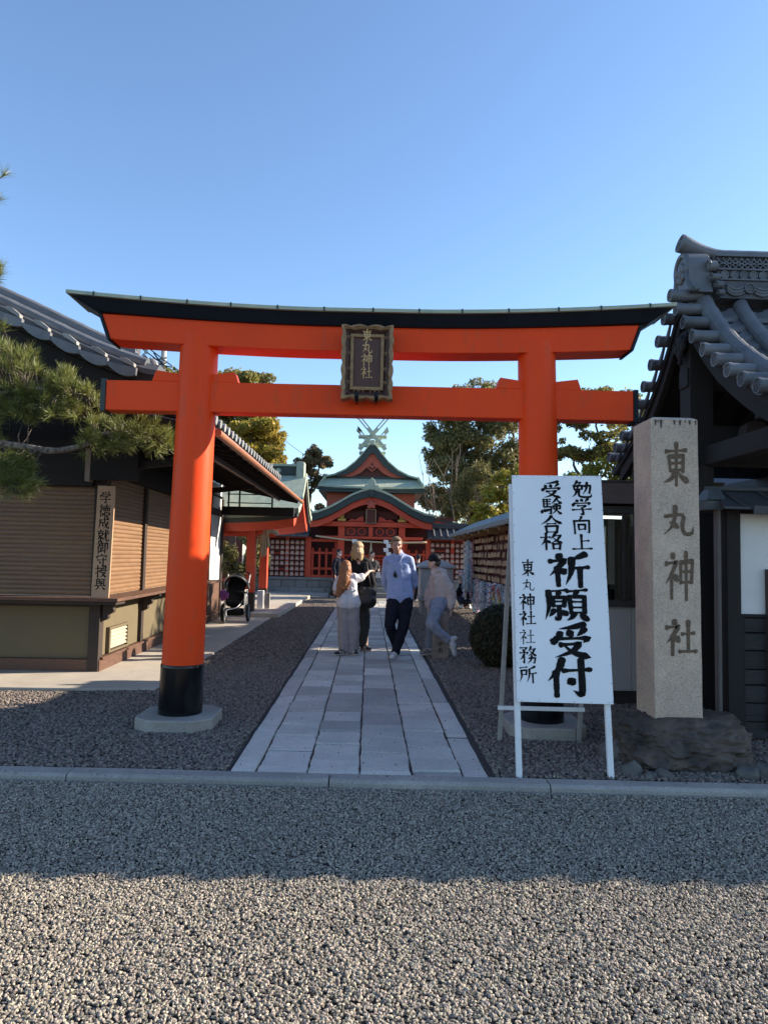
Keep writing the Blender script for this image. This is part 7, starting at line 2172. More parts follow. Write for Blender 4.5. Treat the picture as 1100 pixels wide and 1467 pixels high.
chain(q, [V3(0.455, 10.58, 1.50), V3(0.452, 10.58, 1.545)], [0.080, 0.070])
chain(q, [V3(0.290, 10.57, 1.445), V3(0.242, 10.65, 1.16), V3(0.300, 10.76, 0.99)], [0.070, 0.058, 0.048])
chain(q, [V3(0.617, 10.57, 1.455), V3(0.702, 10.68, 1.17), V3(0.703, 10.71, 1.10)], [0.070, 0.060, 0.060])
meld(q, 'shirt', SHIRT, man, 0.010, 3, 0.012, 10, 3.0)
q = MB()
for k in range(7):
    z = 1.40 - 0.075 * k
    q.ell((0.452 + 0.004 * k, 10.462 + 0.004 * k, z), (0.006, 0.004, 0.006), 8, 5)
stuff(q.build('shirt_buttons', pm('pearl_button', (0.6, 0.6, 0.62), rough=0.4), man))
for sx in (-1, 1):
    q = MB()
    q.loft([[V3(0.45 + sx * 0.072, 10.50 + dy, 1.575), V3(0.45 + sx * 0.004, 10.468 + dy, 1.455), V3(0.45 + sx * 0.034, 10.462 + dy, 1.445), V3(0.45 + sx * 0.088, 10.515 + dy, 1.53)] for dy in (0, -0.008)])
    q.build('collar', SHIRT, man)
q = MB(); chain(q, [V3(0.703, 10.71, 1.115), V3(0.702, 10.715, 1.085)], [0.064, 0.063]); q.build('rolled_cuff', SHIRT, man, smooth=True)
NAVY = cloth('dark_navy_trousers', (0.013, 0.015, 0.027), 0.7)
q = MB()
chain(q, [V3(0.415, 10.58, 0.87), V3(0.56, 10.58, 0.87)], [0.128, 0.128], flat=((0, 1, 0), 0.85))
chain(q, [V3(0.400, 10.57, 0.83), V3(0.335, 10.47, 0.48), V3(0.385, 10.62, 0.32), V3(0.450, 10.80, 0.15)], [0.118, 0.080, 0.074, 0.066])
chain(q, [V3(0.575, 10.57, 0.83), V3(0.545, 10.50, 0.47), V3(0.480, 10.51, 0.25), V3(0.432, 10.52, 0.095)], [0.118, 0.082, 0.074, 0.066])
meld(q, 'trousers', NAVY, man, 0.010, 3, 0.017, 13, 8.0)
WSH = pm('white_trainer', (0.66, 0.66, 0.64), (0.55, 0.55, 0.53), scale=20, rough=0.6)
shoe(man, (0.435, 10.57, 0.01), (0.375, 10.33, 0.006), WSH, w=0.048)
shoe(man, (0.455, 10.85, 0.10), (0.44, 10.68, -0.01), WSH, up=(0, -0.4, 1), w=0.045)
q = MB()
for s in (-1, 1):
    q.ell((0.402 + s * 0.012, 10.452, 1.235 - (0.012 if s > 0 else 0.0)), (0.016, 0.008, 0.038), 10, 8)
q.tube([(0.415, 10.455, 1.27), (0.402, 10.45, 1.29), (0.392, 10.455, 1.27)], 0.006, 6)
sgl = q.build('folded_sunglasses', BLACKP, None, smooth=True, loc=(0.41, 10.4, 1.23)); tag(sgl, 'dark folded sunglasses hanging from the front of the blue shirt', 'sunglasses')

# --- girl with long red hair seen from behind
girl = thing('person', 'girl seen from behind with long red hair, white T-shirt and loose pale grey trousers', 'person', (-0.29, 10.75, 0))
HG = headframe((-0.352, 10.75, 1.315), math.pi + 0.35, 0.05)
q = MB(); head_skin(q, HG, 0.95)
chain(q, [V3(-0.345, 10.75, 1.24), V3(-0.33, 10.75, 1.12)], [0.045, 0.05])
chain(q, [V3(-0.325, 10.75, 1.08), V3(-0.31, 10.75, 0.92), V3(-0.29, 10.75, 0.80)], [0.10, 0.095, 0.11], flat=((0, 1, 0), 0.7))
chain(q, [V3(-0.185, 10.76, 1.14), V3(-0.055, 10.84, 1.195), V3(0.02, 10.98, 1.27)], [0.036, 0.030, 0.022])
chain(q, [V3(-0.452, 10.75, 1.12), V3(-0.50, 10.65, 0.93), V3(-0.42, 10.88, 0.86)], [0.036, 0.030, 0.022])
hand(q, (0.02, 10.98, 1.27), (0.5, 0.75, 0.05), (0, -0.3, 1), -1, 0.85, 0.5)
hand(q, (-0.42, 10.88, 0.86), (0.7, 0.5, 0.0), (0, -0.3, 1), 1, 0.85, 0.6)
for x in (-0.36, -0.215):
    chain(q, [V3(x, 10.75, 0.80), V3(x + 0.01, 10.74, 0.40), V3(x + 0.01, 10.77, 0.08)], [0.065, 0.045, 0.033])
meld(q, 'body', SKIN2, girl, 0.0085, 3)
face_parts(HG, girl, 0.95)
REDH = pm('long_red_blond_hair', (0.40, 0.165, 0.055), (0.19, 0.070, 0.026), scale=26, rough=0.5, stretch=(7, 7, 0.5), bump=0.006, bscale=12, contrast=0.6)
q = MB()
for c, r in (((0, 0.02, 0.045), (0.083, 0.098, 0.082)), ((0, 0.065, -0.02), (0.080, 0.055, 0.10)), ((0.06, 0.03, -0.06), (0.03, 0.05, 0.10)), ((-0.06, 0.03, -0.06), (0.03, 0.05, 0.10))):
    q.ell((0, 0, 0), r, 16, 12, HG @ Matrix.Translation(Vector(c) * 0.95) @ Matrix.Scale(0.95, 4))
chain(q, [V3(-0.352, 10.685, 1.30), V3(-0.37, 10.655, 1.14), V3(-0.41, 10.645, 1.02), V3(-0.445, 10.645, 0.90)], [0.085, 0.088, 0.075, 0.035], flat=((0, 1, 0), 0.55))
for k in range(9):
    x = -0.43 + 0.018 * k
    chain(q, [V3(x + 0.02, 10.66, 1.12), V3(x - 0.02, 10.636, 1.0), V3(x - 0.055, 10.64, 0.89 + 0.02 * (k % 3) + 0.007 * k)], [0.016, 0.015, 0.006])
meld(q, 'long_hair', REDH, girl, 0.008, 2, 0.006, 38)
TEE = cloth('white_cotton', (0.66, 0.65, 0.66), 0.9)
q = MB()
chain(q, [V3(-0.432, 10.75, 1.150), V3(-0.215, 10.75, 1.185)], [0.058, 0.058])
chain(q, [V3(-0.365, 10.75, 1.08), V3(-0.355, 10.75, 0.92), V3(-0.355, 10.745, 0.785)], [0.105, 0.106, 0.132], flat=((0, 1, 0), 0.98))
chain(q, [V3(-0.275, 10.75, 1.08), V3(-0.26, 10.75, 0.92), V3(-0.235, 10.745, 0.785)], [0.105, 0.106, 0.132], flat=((0, 1, 0), 0.98))
chain(q, [V3(-0.20, 10.755, 1.14), V3(-0.105, 10.80, 1.175)], [0.064, 0.062])
chain(q, [V3(-0.447, 10.75, 1.125), V3(-0.485, 10.69, 1.00)], [0.060, 0.060])
meld(q, 't_shirt', TEE, girl, 0.010, 3, 0.010, 13, 2.0)
GREYT = cloth('pale_grey_trousers', (0.34, 0.31, 0.31), 0.80)
q = MB()
chain(q, [V3(-0.345, 10.75, 0.775), V3(-0.235, 10.75, 0.775)], [0.108, 0.108])
chain(q, [V3(-0.355, 10.75, 0.74), V3(-0.352, 10.74, 0.40), V3(-0.338, 10.76, 0.075)], [0.110, 0.098, 0.092])
chain(q, [V3(-0.225, 10.75, 0.74), V3(-0.205, 10.74, 0.40), V3(-0.205, 10.78, 0.09)], [0.110, 0.095, 0.088])
meld(q, 'trousers', GREYT, girl, 0.010, 3, 0.018, 11, 5.0)
BSH = pm('dark_trainer', (0.045, 0.035, 0.03), (0.03, 0.024, 0.02), scale=20, rough=0.6)
STRP = pm('white_stripe', (0.6, 0.58, 0.54), rough=0.6)
shoe(girl, (-0.31, 10.74, 0.005), (-0.475, 10.59, 0.003), BSH, w=0.042, stripes=STRP)
shoe(girl, (-0.195, 10.80, 0.005), (-0.15, 10.64, 0.003), BSH, w=0.042, stripes=STRP)

# --- woman in black beyond the girl
wom = thing('person', 'woman in a black jacket with shoulder-length blond hair, seen from behind beside the girl', 'person', (-0.12, 11.3, 0))
HW = headframe((-0.168, 11.28, 1.605), math.pi - 0.45, 0.05)
q = MB(); head_skin(q, HW, 1.0)
chain(q, [V3(-0.165, 11.3, 1.53), V3(-0.16, 11.31, 1.40)], [0.052, 0.06])
chain(q, [V3(-0.155, 11.3, 1.36), V3(-0.14, 11.3, 1.05), V3(-0.12, 11.3, 0.82)], [0.12, 0.11, 0.13], flat=((0, 1, 0), 0.75))
chain(q, [V3(-0.015, 11.3, 1.38), V3(0.075, 11.26, 1.04), V3(0.060, 11.12, 0.84)], [0.042, 0.034, 0.025])
chain(q, [V3(-0.30, 11.3, 1.40), V3(-0.36, 11.36, 1.04), V3(-0.25, 11.48, 0.92)], [0.042, 0.034, 0.025])
hand(q, (0.060, 11.12, 0.84), (0.1, -0.3, -1), (1, 0, 0), 1, 0.92, 0.7)
hand(q, (-0.25, 11.48, 0.92), (0.8, 0.2, 0), (0, 0, 1), 1, 0.92, 0.6)
for x in (-0.20, -0.05):
    chain(q, [V3(x, 11.3, 0.80), V3(x + 0.03, 11.29, 0.42), V3(x + 0.035, 11.32, 0.08)], [0.07, 0.048, 0.035])
meld(q, 'body', SKIN2, wom, 0.0085, 3)
face_parts(HW, wom)
BLND = pm('blond_hair', (0.52, 0.36, 0.185), (0.20, 0.125, 0.06), scale=24, rough=0.5, stretch=(7, 7, 0.6), bump=0.006, bscale=12, contrast=0.6)
q = MB()
for c, r in (((0, 0.02, 0.05), (0.090, 0.104, 0.085)), ((0, 0.06, -0.03), (0.086, 0.066, 0.105)), ((0.068, 0.02, -0.07), (0.034, 0.06, 0.11)), ((-0.068, 0.02, -0.07), (0.034, 0.06, 0.11))):
    q.ell((0, 0, 0), r, 16, 12, HW @ Matrix.Translation(Vector(c)))
for k in range(10):
    a = math.pi * (k / 9.0)
    p = HW @ Vector((0.085 * math.cos(a), 0.045 + 0.06 * math.sin(a), -0.06))
    chain(q, [p, p + V3(0, -0.008, -0.085 - 0.02 * (k % 3))], [0.026, 0.009])
meld(q, 'hair', BLND, wom, 0.008, 2, 0.007, 34)
JKT = cloth('black_jacket', (0.014, 0.014, 0.016), 0.7)
q = MB()
chain(q, [V3(-0.28, 11.3, 1.425), V3(-0.16, 11.31, 1.455), V3(-0.04, 11.3, 1.41)], [0.068, 0.078, 0.068])
chain(q, [V3(-0.21, 11.3, 1.34), V3(-0.20, 11.3, 1.05), V3(-0.19, 11.3, 0.76)], [0.125, 0.125, 0.145], flat=((0, 1, 0), 0.85))
chain(q, [V3(-0.10, 11.3, 1.33), V3(-0.09, 11.3, 1.05), V3(-0.06, 11.3, 0.76)], [0.125, 0.125, 0.145], flat=((0, 1, 0), 0.85))
chain(q, [V3(-0.02, 11.3, 1.385), V3(0.075, 11.26, 1.05), V3(0.064, 11.15, 0.88)], [0.070, 0.064, 0.052])
chain(q, [V3(-0.30, 11.3, 1.405), V3(-0.365, 11.36, 1.05), V3(-0.27, 11.46, 0.94)], [0.070, 0.064, 0.052])
meld(q, 'jacket', JKT, wom, 0.011, 4, 0.010, 12, 4.0)
CUFF = cloth('pale_shirt_cuff', (0.42, 0.42, 0.44))
q = MB(); chain(q, [V3(0.068, 11.17, 0.90), V3(0.062, 11.14, 0.855)], [0.046, 0.042]); q.build('shirt_cuff', CUFF, wom, smooth=True)
DGR = cloth('dark_grey_trousers', (0.060, 0.064, 0.062), 0.75)
q = MB()
chain(q, [V3(-0.19, 11.3, 0.79), V3(-0.06, 11.3, 0.79)], [0.125, 0.125])
chain(q, [V3(-0.20, 11.3, 0.74), V3(-0.17, 11.29, 0.42), V3(-0.165, 11.32, 0.09)], [0.115, 0.085, 0.062])
chain(q, [V3(-0.06, 11.3, 0.74), V3(-0.035, 11.28, 0.42), V3(-0.055, 11.30, 0.09)], [0.115, 0.082, 0.060])
meld(q, 'trousers', DGR, wom, 0.011, 4, 0.010, 12, 1.0)
shoe(wom, (-0.07, 11.33, 0.005), (0.06, 11.15, 0.003), BSH, w=0.042, stripes=STRP)
shoe(wom, (-0.18, 11.36, 0.005), (-0.14, 11.16, 0.003), BSH, w=0.042, stripes=STRP)
bag = thing('shoulder_bag', 'large soft black shoulder bag hanging at the hip of the woman in black', 'bag', (0.0, 11.12, 0.85))
q = MB(); BGM = pm('black_bag_leather', (0.016, 0.014, 0.014), (0.009, 0.008, 0.008), scale=12, rough=0.5, bump=0.003, bscale=30)
chain(q, [V3(-0.085, 11.12, 0.93), V3(0.055, 11.12, 0.92)], [0.095, 0.085], flat=((0, 1, 0), 0.7)); chain(q, [V3(-0.09, 11.11, 0.78), V3(0.03, 11.10, 0.79)], [0.12, 0.115], flat=((0, 1, 0), 0.7))
meld(q, 'bag_body', BGM, bag, 0.011, 4, 0.010, 11, 6.0)
q = MB(); q.tube([(-0.10, 11.14, 1.0), (-0.06, 11.16, 1.22), (-0.05, 11.22, 1.40), (-0.03, 11.34, 1.425)], 0.013, 8); q.tube([(0.05, 11.14, 0.98), (0.0, 11.16, 1.22), (-0.03, 11.22, 1.40), (-0.02, 11.34, 1.425)], 0.013, 8); stuff(q.build('bag_strap', BGM, bag, smooth=True))

# --- teenager leaning on the guide stone
teen = thing('person', 'teenager in a black cap, pale hoodie and washed grey jeans leaning on the guide stone', 'person', (1.1, 10.7, 0))
HT = headframe((1.018, 10.85, 1.425), -math.pi / 2 - 0.25, 0.10)
q = MB(); head_skin(q, HT, 0.97)
chain(q, [V3(1.04, 10.86, 1.36), V3(1.085, 10.86, 1.24)], [0.05, 0.056])
chain(q, [V3(1.10, 10.85, 1.16), V3(1.11, 10.82, 0.98), V3(1.10, 10.76, 0.82)], [0.11, 0.11, 0.12])
chain(q, [V3(1.165, 10.74, 1.17), V3(1.275, 10.68, 0.93), V3(1.262, 10.60, 0.72)], [0.040, 0.034, 0.024])
chain(q, [V3(1.05, 10.99, 1.17), V3(0.955, 10.94, 0.90), V3(0.935, 10.80, 0.72)], [0.040, 0.034, 0.024])
hand(q, (1.262, 10.60, 0.72), (-0.15, -0.2, -1), (1, 0, 0), -1, 0.95, 0.7)
hand(q, (0.935, 10.80, 0.72), (0.1, -0.35, -1), (-1, 0, 0), 1, 0.95, 0.5)
chain(q, [V3(1.09, 10.66, 0.79), V3(0.945, 10.44, 0.53), V3(1.185, 10.40, 0.29)], [0.07, 0.05, 0.036])
chain(q, [V3(1.06, 10.82, 0.79), V3(0.975, 10.86, 0.42), V3(0.965, 10.90, 0.10)], [0.07, 0.05, 0.036])
meld(q, 'body', SKIN2, teen, 0.0085, 3)
face_parts(HT, teen, 0.97)
CAPM = cloth('black_cap', (0.010, 0.011, 0.014), 0.7, rough=0.7)
q = MB(); q.ell((0, 0, 0), (0.086, 0.104, 0.080), 18, 12, HT @ Matrix.Translation((0, 0.012, 0.058)))
q.ell((0, 0, 0), (0.080, 0.075, 0.030), 18, 8, HT @ Matrix.Translation((0, 0.035, 0.020)))
meld(q, 'cap', CAPM, teen, 0.008, 2)
q = MB()
br = []
for i in range(13):
    a = math.pi * i / 12
    br.append((0.075 * math.cos(a), -0.075 - 0.085 * math.sin(a), 0.052 - 0.006 * math.sin(a) + 0.012 * abs(math.cos(a)) * 0 ))
q.loft([[HT @ Vector(p) for p in br], [HT @ (Vector(p) + V3(0, 0, 0.007)) for p in br]]); q.build('cap_peak', CAPM, teen)
q = MB(); q.ell((0, 0, 0), (0.010, 0.004, 0.008), 8, 6, HT @ Matrix.Translation((0, -0.083, 0.078))); q.build('cap_badge', STRP, teen)
HAIRT = pm('brown_hair', (0.12, 0.075, 0.045), (0.06, 0.04, 0.025), scale=70, rough=0.8, bump=0.003, bscale=100)
q = MB(); q.ell((0, 0, 0), (0.074, 0.05, 0.060), 14, 10, HT @ Matrix.Translation((0, 0.052, -0.01))); meld(q, 'hair', HAIRT, teen, 0.009, 1, 0.003, 60)
HOOD = cloth('pale_pinkish_hoodie', (0.54, 0.435, 0.385), 0.80)
q = MB()
chain(q, [V3(1.06, 10.96, 1.195), V3(1.155, 10.76, 1.20)], [0.078, 0.078])
chain(q, [V3(1.085, 10.90, 1.14), V3(1.065, 10.90, 0.98), V3(1.05, 10.86, 0.80)], [0.125, 0.125, 0.125])
chain(q, [V3(1.125, 10.80, 1.14), V3(1.135, 10.77, 0.98), V3(1.12, 10.72, 0.80)], [0.125, 0.128, 0.120])
chain(q, [V3(1.165, 10.74, 1.175), V3(1.275, 10.68, 0.94), V3(1.265, 10.61, 0.77)], [0.082, 0.082, 0.060])
chain(q, [V3(1.05, 10.99, 1.175), V3(0.955, 10.94, 0.91), V3(0.938, 10.83, 0.77)], [0.080, 0.076, 0.058])
chain(q, [V3(1.03, 10.84, 1.285), V3(1.10, 10.86, 1.275), V3(1.165, 10.88, 1.26)], [0.060, 0.080, 0.070])
chain(q, [V3(1.06, 10.78, 1.29), V3(1.14, 10.80, 1.275)], [0.045, 0.060])
chain(q, [V3(1.00, 10.80, 1.25), V3(1.03, 10.765, 1.20), V3(1.08, 10.75, 1.215)], [0.030, 0.034, 0.040])
meld(q, 'hoodie', HOOD, teen, 0.010, 3, 0.020, 11, 7.0)
JEAN = cloth('washed_grey_jeans', (0.29, 0.305, 0.365), 0.60, 7)
q = MB()
chain(q, [V3(1.07, 10.84, 0.80), V3(1.115, 10.68, 0.80)], [0.125, 0.125])
chain(q, [V3(1.085, 10.66, 0.775), V3(1.0, 10.50, 0.62), V3(0.950, 10.43, 0.535), V3(1.06, 10.40, 0.40), V3(1.185, 10.40, 0.30)], [0.122, 0.098, 0.090, 0.076, 0.066])
chain(q, [V3(1.05, 10.83, 0.76), V3(0.982, 10.86, 0.44), V3(0.968, 10.90, 0.16)], [0.115, 0.086, 0.070])
meld(q, 'jeans', JEAN, teen, 0.010, 3, 0.017, 13, 9.0)
SOCK = cloth('white_sock', (0.6, 0.6, 0.58))
q = MB(); chain(q, [V3(0.968, 10.90, 0.17), V3(0.965, 10.90, 0.085)], [0.045, 0.043]); q.build('sock', SOCK, teen, smooth=True)
TSH = pm('grey_white_trainer', (0.52, 0.51, 0.50), (0.36, 0.35, 0.35), scale=26, rough=0.65, contrast=0.3)
TSH2 = pm('taupe_trainer', (0.26, 0.225, 0.20), (0.17, 0.145, 0.13), scale=20, rough=0.7)
shoe(teen, (1.215, 10.41, 0.285), (1.285, 10.38, 0.055), TSH, up=(0.8, -0.25, 0.35), w=0.052)
shoe(teen, (1.0, 10.93, 0.005), (0.83, 10.78, 0.003), TSH2, w=0.048)

# --- person crouching at the rack
cr = thing('person', 'person in black top and dark blue jeans crouching at the foot of the votive rack', 'person', (2.92, 20.7, 0))
HC = headframe((2.80, 20.62, 0.86), math.pi / 2 + 2.2, 0.5)
cr_dx = -0.30
q = MB(); head_skin(q, Matrix.Translation((cr_dx * 0.2, 0, 0)) @ HC, 0.97)
HC = Matrix.Translation((cr_dx * 0.2, 0, 0)) @ HC
chain(q, [V3(2.76, 20.64, 0.79), V3(2.82, 20.66, 0.70)], [0.05, 0.055])
chain(q, [V3(2.83, 20.66, 0.66), V3(2.90, 20.68, 0.42), V3(2.90, 20.70, 0.28)], [0.12, 0.12, 0.13])
chain(q, [V3(2.74, 20.60, 0.64), V3(2.62, 20.62, 0.45), V3(2.66, 20.80, 0.40)], [0.04, 0.034, 0.025])
chain(q, [V3(2.94, 20.72, 0.64), V3(3.0, 20.85, 0.45), V3(2.86, 21.0, 0.42)], [0.04, 0.034, 0.025])
hand(q, (2.66, 20.80, 0.40), (0.3, 1, -0.2), (0, 0, 1), 1, 0.95); hand(q, (2.86, 21.0, 0.42), (-0.4, 0.8, 0), (0, 0, 1), -1, 0.95)
chain(q, [V3(2.86, 20.68, 0.26), V3(2.68, 20.92, 0.40), V3(2.80, 20.74, 0.10)], [0.08, 0.055, 0.036]); chain(q, [V3(2.96, 20.70, 0.26), V3(2.88, 21.0, 0.38), V3(2.98, 20.80, 0.10)], [0.08, 0.055, 0.036])
meld(q, 'body', SKIN2, cr, 0.010, 3)
face_parts(HC, cr, 0.97)
q = MB(); q.ell((0, 0, 0), (0.085, 0.10, 0.085), 14, 10, HC @ Matrix.Translation((0, 0.02, 0.045))); q.ell((0, 0, 0), (0.08, 0.055, 0.09), 14, 10, HC @ Matrix.Translation((0, 0.055, -0.03)))
meld(q, 'hair', pm('light_brown_hair', (0.26, 0.17, 0.10), (0.13, 0.085, 0.05), scale=30, rough=0.6, bump=0.004), cr, 0.010, 2, 0.005, 40)
q = MB()
chain(q, [V3(2.80, 20.64, 0.68), V3(2.90, 20.68, 0.66)], [0.13, 0.13]); chain(q, [V3(2.86, 20.66, 0.62), V3(2.91, 20.67, 0.42)], [0.17, 0.165])
chain(q, [V3(2.74, 20.60, 0.65), V3(2.63, 20.62, 0.46), V3(2.66, 20.76, 0.42)], [0.075, 0.066, 0.05]); chain(q, [V3(2.95, 20.72, 0.65), V3(3.0, 20.85, 0.46), V3(2.88, 20.97, 0.43)], [0.075, 0.066, 0.05])
meld(q, 'top', JKT, cr, 0.013, 4, 0.010, 10, 2.2)
DENIM = cloth('dark_blue_jeans', (0.022, 0.030, 0.060), 0.7)
q = MB()
chain(q, [V3(2.84, 20.66, 0.30), V3(2.98, 20.68, 0.30)], [0.165, 0.16])
chain(q, [V3(2.84, 20.68, 0.27), V3(2.68, 20.92, 0.40), V3(2.80, 20.76, 0.13)], [0.125, 0.095, 0.065]); chain(q, [V3(2.98, 20.70, 0.27), V3(2.89, 21.0, 0.38), V3(2.99, 20.82, 0.13)], [0.125, 0.095, 0.065])
meld(q, 'jeans', DENIM, cr, 0.013, 4, 0.010, 10, 3.2)
shoe(cr, (3.0, 20.72, 0.03), (3.08, 20.92, 0.005), WSH); shoe(cr, (2.80, 20.68, 0.03), (2.74, 20.88, 0.005), WSH)

# --- far figures by the hall
def far_person(x, y, h, label, yaw, top, legs, hairm, mask=False, lean=0.0, arms='down', gx=0.0):
    t = thing('person', label, 'person', (x, y, 0))
    k = h / 1.70
    P = lambda a, b, c: V3(x + (a * math.cos(yaw) - b * math.sin(yaw)) * k + lean * c, y + (a * math.sin(yaw) + b * math.cos(yaw)) * k, c * k)
    H = headframe(P(0, -0.02, 1.585), yaw, 0.15)
    q = MB(); head_skin(q, H, k)
    chain(q, [P(0, 0, 1.50), P(0, 0.02, 1.36)], [0.052 * k, 0.06 * k]); chain(q, [P(0, 0, 1.3), P(0, 0, 1.05), P(0, 0, 0.88)], [0.11 * k, 0.11 * k, 0.12 * k])
    hands = ((-0.24, -0.05, 0.80), (0.24, -0.05, 0.80)) if arms == 'down' else ((-0.10, -0.30, 1.08), (0.12, -0.30, 1.05))
    elb = ((-0.25, 0.02, 1.06), (0.25, 0.02, 1.06)) if arms == 'down' else ((-0.24, -0.08, 1.04), (0.24, -0.08, 1.04))
    for s, hd, el in ((-1, hands[0], elb[0]), (1, hands[1], elb[1])):
        chain(q, [P(s * 0.18, 0, 1.31), P(*el), P(*hd)], [0.04 * k, 0.034 * k, 0.024 * k])
        dd = (P(*hd) - P(*el)); hand(q, P(*hd), dd, (1, 0, 0.2), s, k)
    for s in (-1, 1): chain(q, [P(s * 0.085, 0, 0.86), P(s * 0.09, -0.02, 0.45), P(s * 0.09, 0.02, 0.08)], [0.07 * k, 0.05 * k, 0.036 * k])
    meld(q, 'body', SKIN2, t, 0.011, 3)
    face_parts(H, t, k)
    q = MB(); q.ell((0, 0, 0), (0.083, 0.098, 0.085), 14, 10, H @ Matrix.Scale(k, 4) @ Matrix.Translation((0, 0.025, 0.045))); q.ell((0, 0, 0), (0.078, 0.055, 0.08), 14, 10, H @ Matrix.Scale(k, 4) @ Matrix.Translation((0, 0.055, -0.02)))
    meld(q, 'hair', hairm, t, 0.010, 2, 0.004, 40)
    if mask:
        q = MB(); q.ell((0, 0, 0), (0.056, 0.045, 0.048), 12, 9, H @ Matrix.Scale(k, 4) @ Matrix.Translation((0, -0.062, -0.055))); q.build('face_mask', PAPER, t, smooth=True)
    q = MB()
    chain(q, [P(-0.15, 0, 1.33), P(0.15, 0, 1.33)], [0.08 * k, 0.08 * k]); chain(q, [P(-0.06, 0, 1.26), P(-0.06, 0, 0.86)], [0.145 * k, 0.15 * k]); chain(q, [P(0.06, 0, 1.26), P(0.06, 0, 0.86)], [0.145 * k, 0.15 * k])
    for s, hd, el in ((-1, hands[0], elb[0]), (1, hands[1], elb[1])):
        e = P(*el); hdv = P(*hd); chain(q, [P(s * 0.19, 0, 1.31), e, e.lerp(hdv, 0.86)], [0.075 * k, 0.066 * k, 0.05 * k])
    meld(q, 'coat', top, t, 0.013, 4, 0.008, 11, x)
    q = MB(); chain(q, [P(-0.06, 0, 0.86), P(0.06, 0, 0.86)], [0.12 * k, 0.12 * k])
    for s in (-1, 1): chain(q, [P(s * 0.085, 0, 0.82), P(s * 0.09, -0.02, 0.45), P(s * 0.09, 0.02, 0.10)], [0.11 * k, 0.085 * k, 0.068 * k])
    meld(q, 'trousers', legs, t, 0.013, 4, 0.008, 11, y)
    for s in (-1, 1): shoe(t, P(s * 0.09, 0.05, 0.004), P(s * 0.10, -0.17, 0.003), BSH)
    return t
BLKH = pm('black_hair', (0.018, 0.015, 0.013), (0.01, 0.008, 0.008), scale=60, rough=0.5, bump=0.003)
DKC = cloth('very_dark_blue_coat', (0.016, 0.019, 0.030), 0.7)
PALEJ = cloth('dark_patterned_jacket', (0.05, 0.048, 0.05), 0.4, 22)
far_person(-1.06, 25.0, 1.72, 'dark-haired person in a white face mask and dark coat left of the hall front', 0.9, DKC, DKC, BLKH, mask=True)
far_person(0.12, 24.0, 1.66, 'dark-haired person in a dark jacket with raised hands behind the blond woman', 0.5, PALEJ, JKT, BLKH, arms='up')
far_person(1.72, 24.2, 1.60, 'dark figure with black hair just behind the stone basin', 2.8, JKT, DKC, BLKH)
wbag = thing('tote_bag', 'small white bag hanging below the raised hands of the dark-haired visitor', 'bag', (0.33, 23.7, 0.88))
q = MB(); q.loft([[(0.25, 23.68, 0.78), (0.42, 23.68, 0.78), (0.42, 23.76, 0.78), (0.25, 23.76, 0.78)], [(0.27, 23.69, 0.98), (0.40, 23.69, 0.98), (0.40, 23.75, 0.98), (0.27, 23.75, 0.98)]]); q.build('bag_body', pm('white_tote', (0.55, 0.54, 0.52), rough=0.8), wbag, bevel=0.012)
q = MB(); q.tube([(0.28, 23.72, 0.97), (0.30, 23.72, 1.08), (0.335, 23.72, 1.12), (0.37, 23.72, 1.08), (0.39, 23.72, 0.97)], 0.008, 6); q.build('bag_handle', INK, wbag, smooth=True)
# dark pushchair-like bag on wheels beside the masked person
tr = thing('wheeled_bag', 'dark wheeled bag on the ground beside the masked person', 'bag', (-1.23, 24.7, 0))
q = MB(); capsule(q, (-1.24, 24.75, 0.22), 0.14, (-1.22, 24.75, 0.48), 0.11); meld(q, 'bag_body', BGM, tr, 0.014, 3, 0.01, 10)
for s in (-1, 1):
    q = MB(); q.tube([(-1.23 + s * 0.12, 24.66, 0.075), (-1.23 + s * 0.15, 24.66, 0.075)], 0.08, 12); q.build('wheel', INK, tr, smooth=True, sangle=40)

# ------------------------------------------------------------------ pushchair
pc = thing('pushchair', 'black three-wheeled pushchair with grey hood parked by the white kiosk wall', 'pushchair', (-2.88, 15.2, 0.02))
TYRE = pm('tyre_rubber', (0.018, 0.018, 0.019), rough=0.8); ALU = pm('silver_tube', (0.45, 0.45, 0.45), (0.36, 0.36, 0.36), rough=0.35, metal=0.6)
PFAB = cloth('black_pushchair_fabric', (0.016, 0.016, 0.018), 0.7); PGRY = cloth('grey_hood_fabric', (0.25, 0.25, 0.245), 0.85)
def wheel(cx, cy, r, w):
    q = MB(); q.tube([(cx + 0, cy + r * 0.86 * math.cos(a), 0.02 + r + r * 0.86 * math.sin(a)) for a in np.linspace(0, 2 * math.pi, 24, endpoint=False)], r * 0.14, 8, closed=True)
    o = q.build('wheel', TYRE, pc, smooth=True)
    q = MB(); q.tube([(cx, cy + r * 0.70 * math.cos(a), 0.02 + r + r * 0.70 * math.sin(a)) for a in np.linspace(0, 2 * math.pi, 24, endpoint=False)], r * 0.05, 6, closed=True)
    q.tube([(cx - w, cy, 0.02 + r), (cx + w, cy, 0.02 + r)], r * 0.13, 8)
    for k in range(6):
        a = k * math.pi / 3
        q.tube([(cx, cy + r * 0.1 * math.cos(a), 0.02 + r + r * 0.1 * math.sin(a)), (cx, cy + r * 0.7 * math.cos(a), 0.02 + r + r * 0.7 * math.sin(a))], r * 0.05, 5)
    q.build('rim', ALU, o, smooth=True)
wheel(-2.60, 15.42, 0.195, 0.03); wheel(-3.15, 15.42, 0.195, 0.03); wheel(-3.0, 14.88, 0.15, 0.025)
def tb(name, pts, r, m):
    q = MB(); q.tube([Vector(p) for p in _catmull(pts, 8 * len(pts))], r, 8); return q.build(name, m, pc, smooth=True)
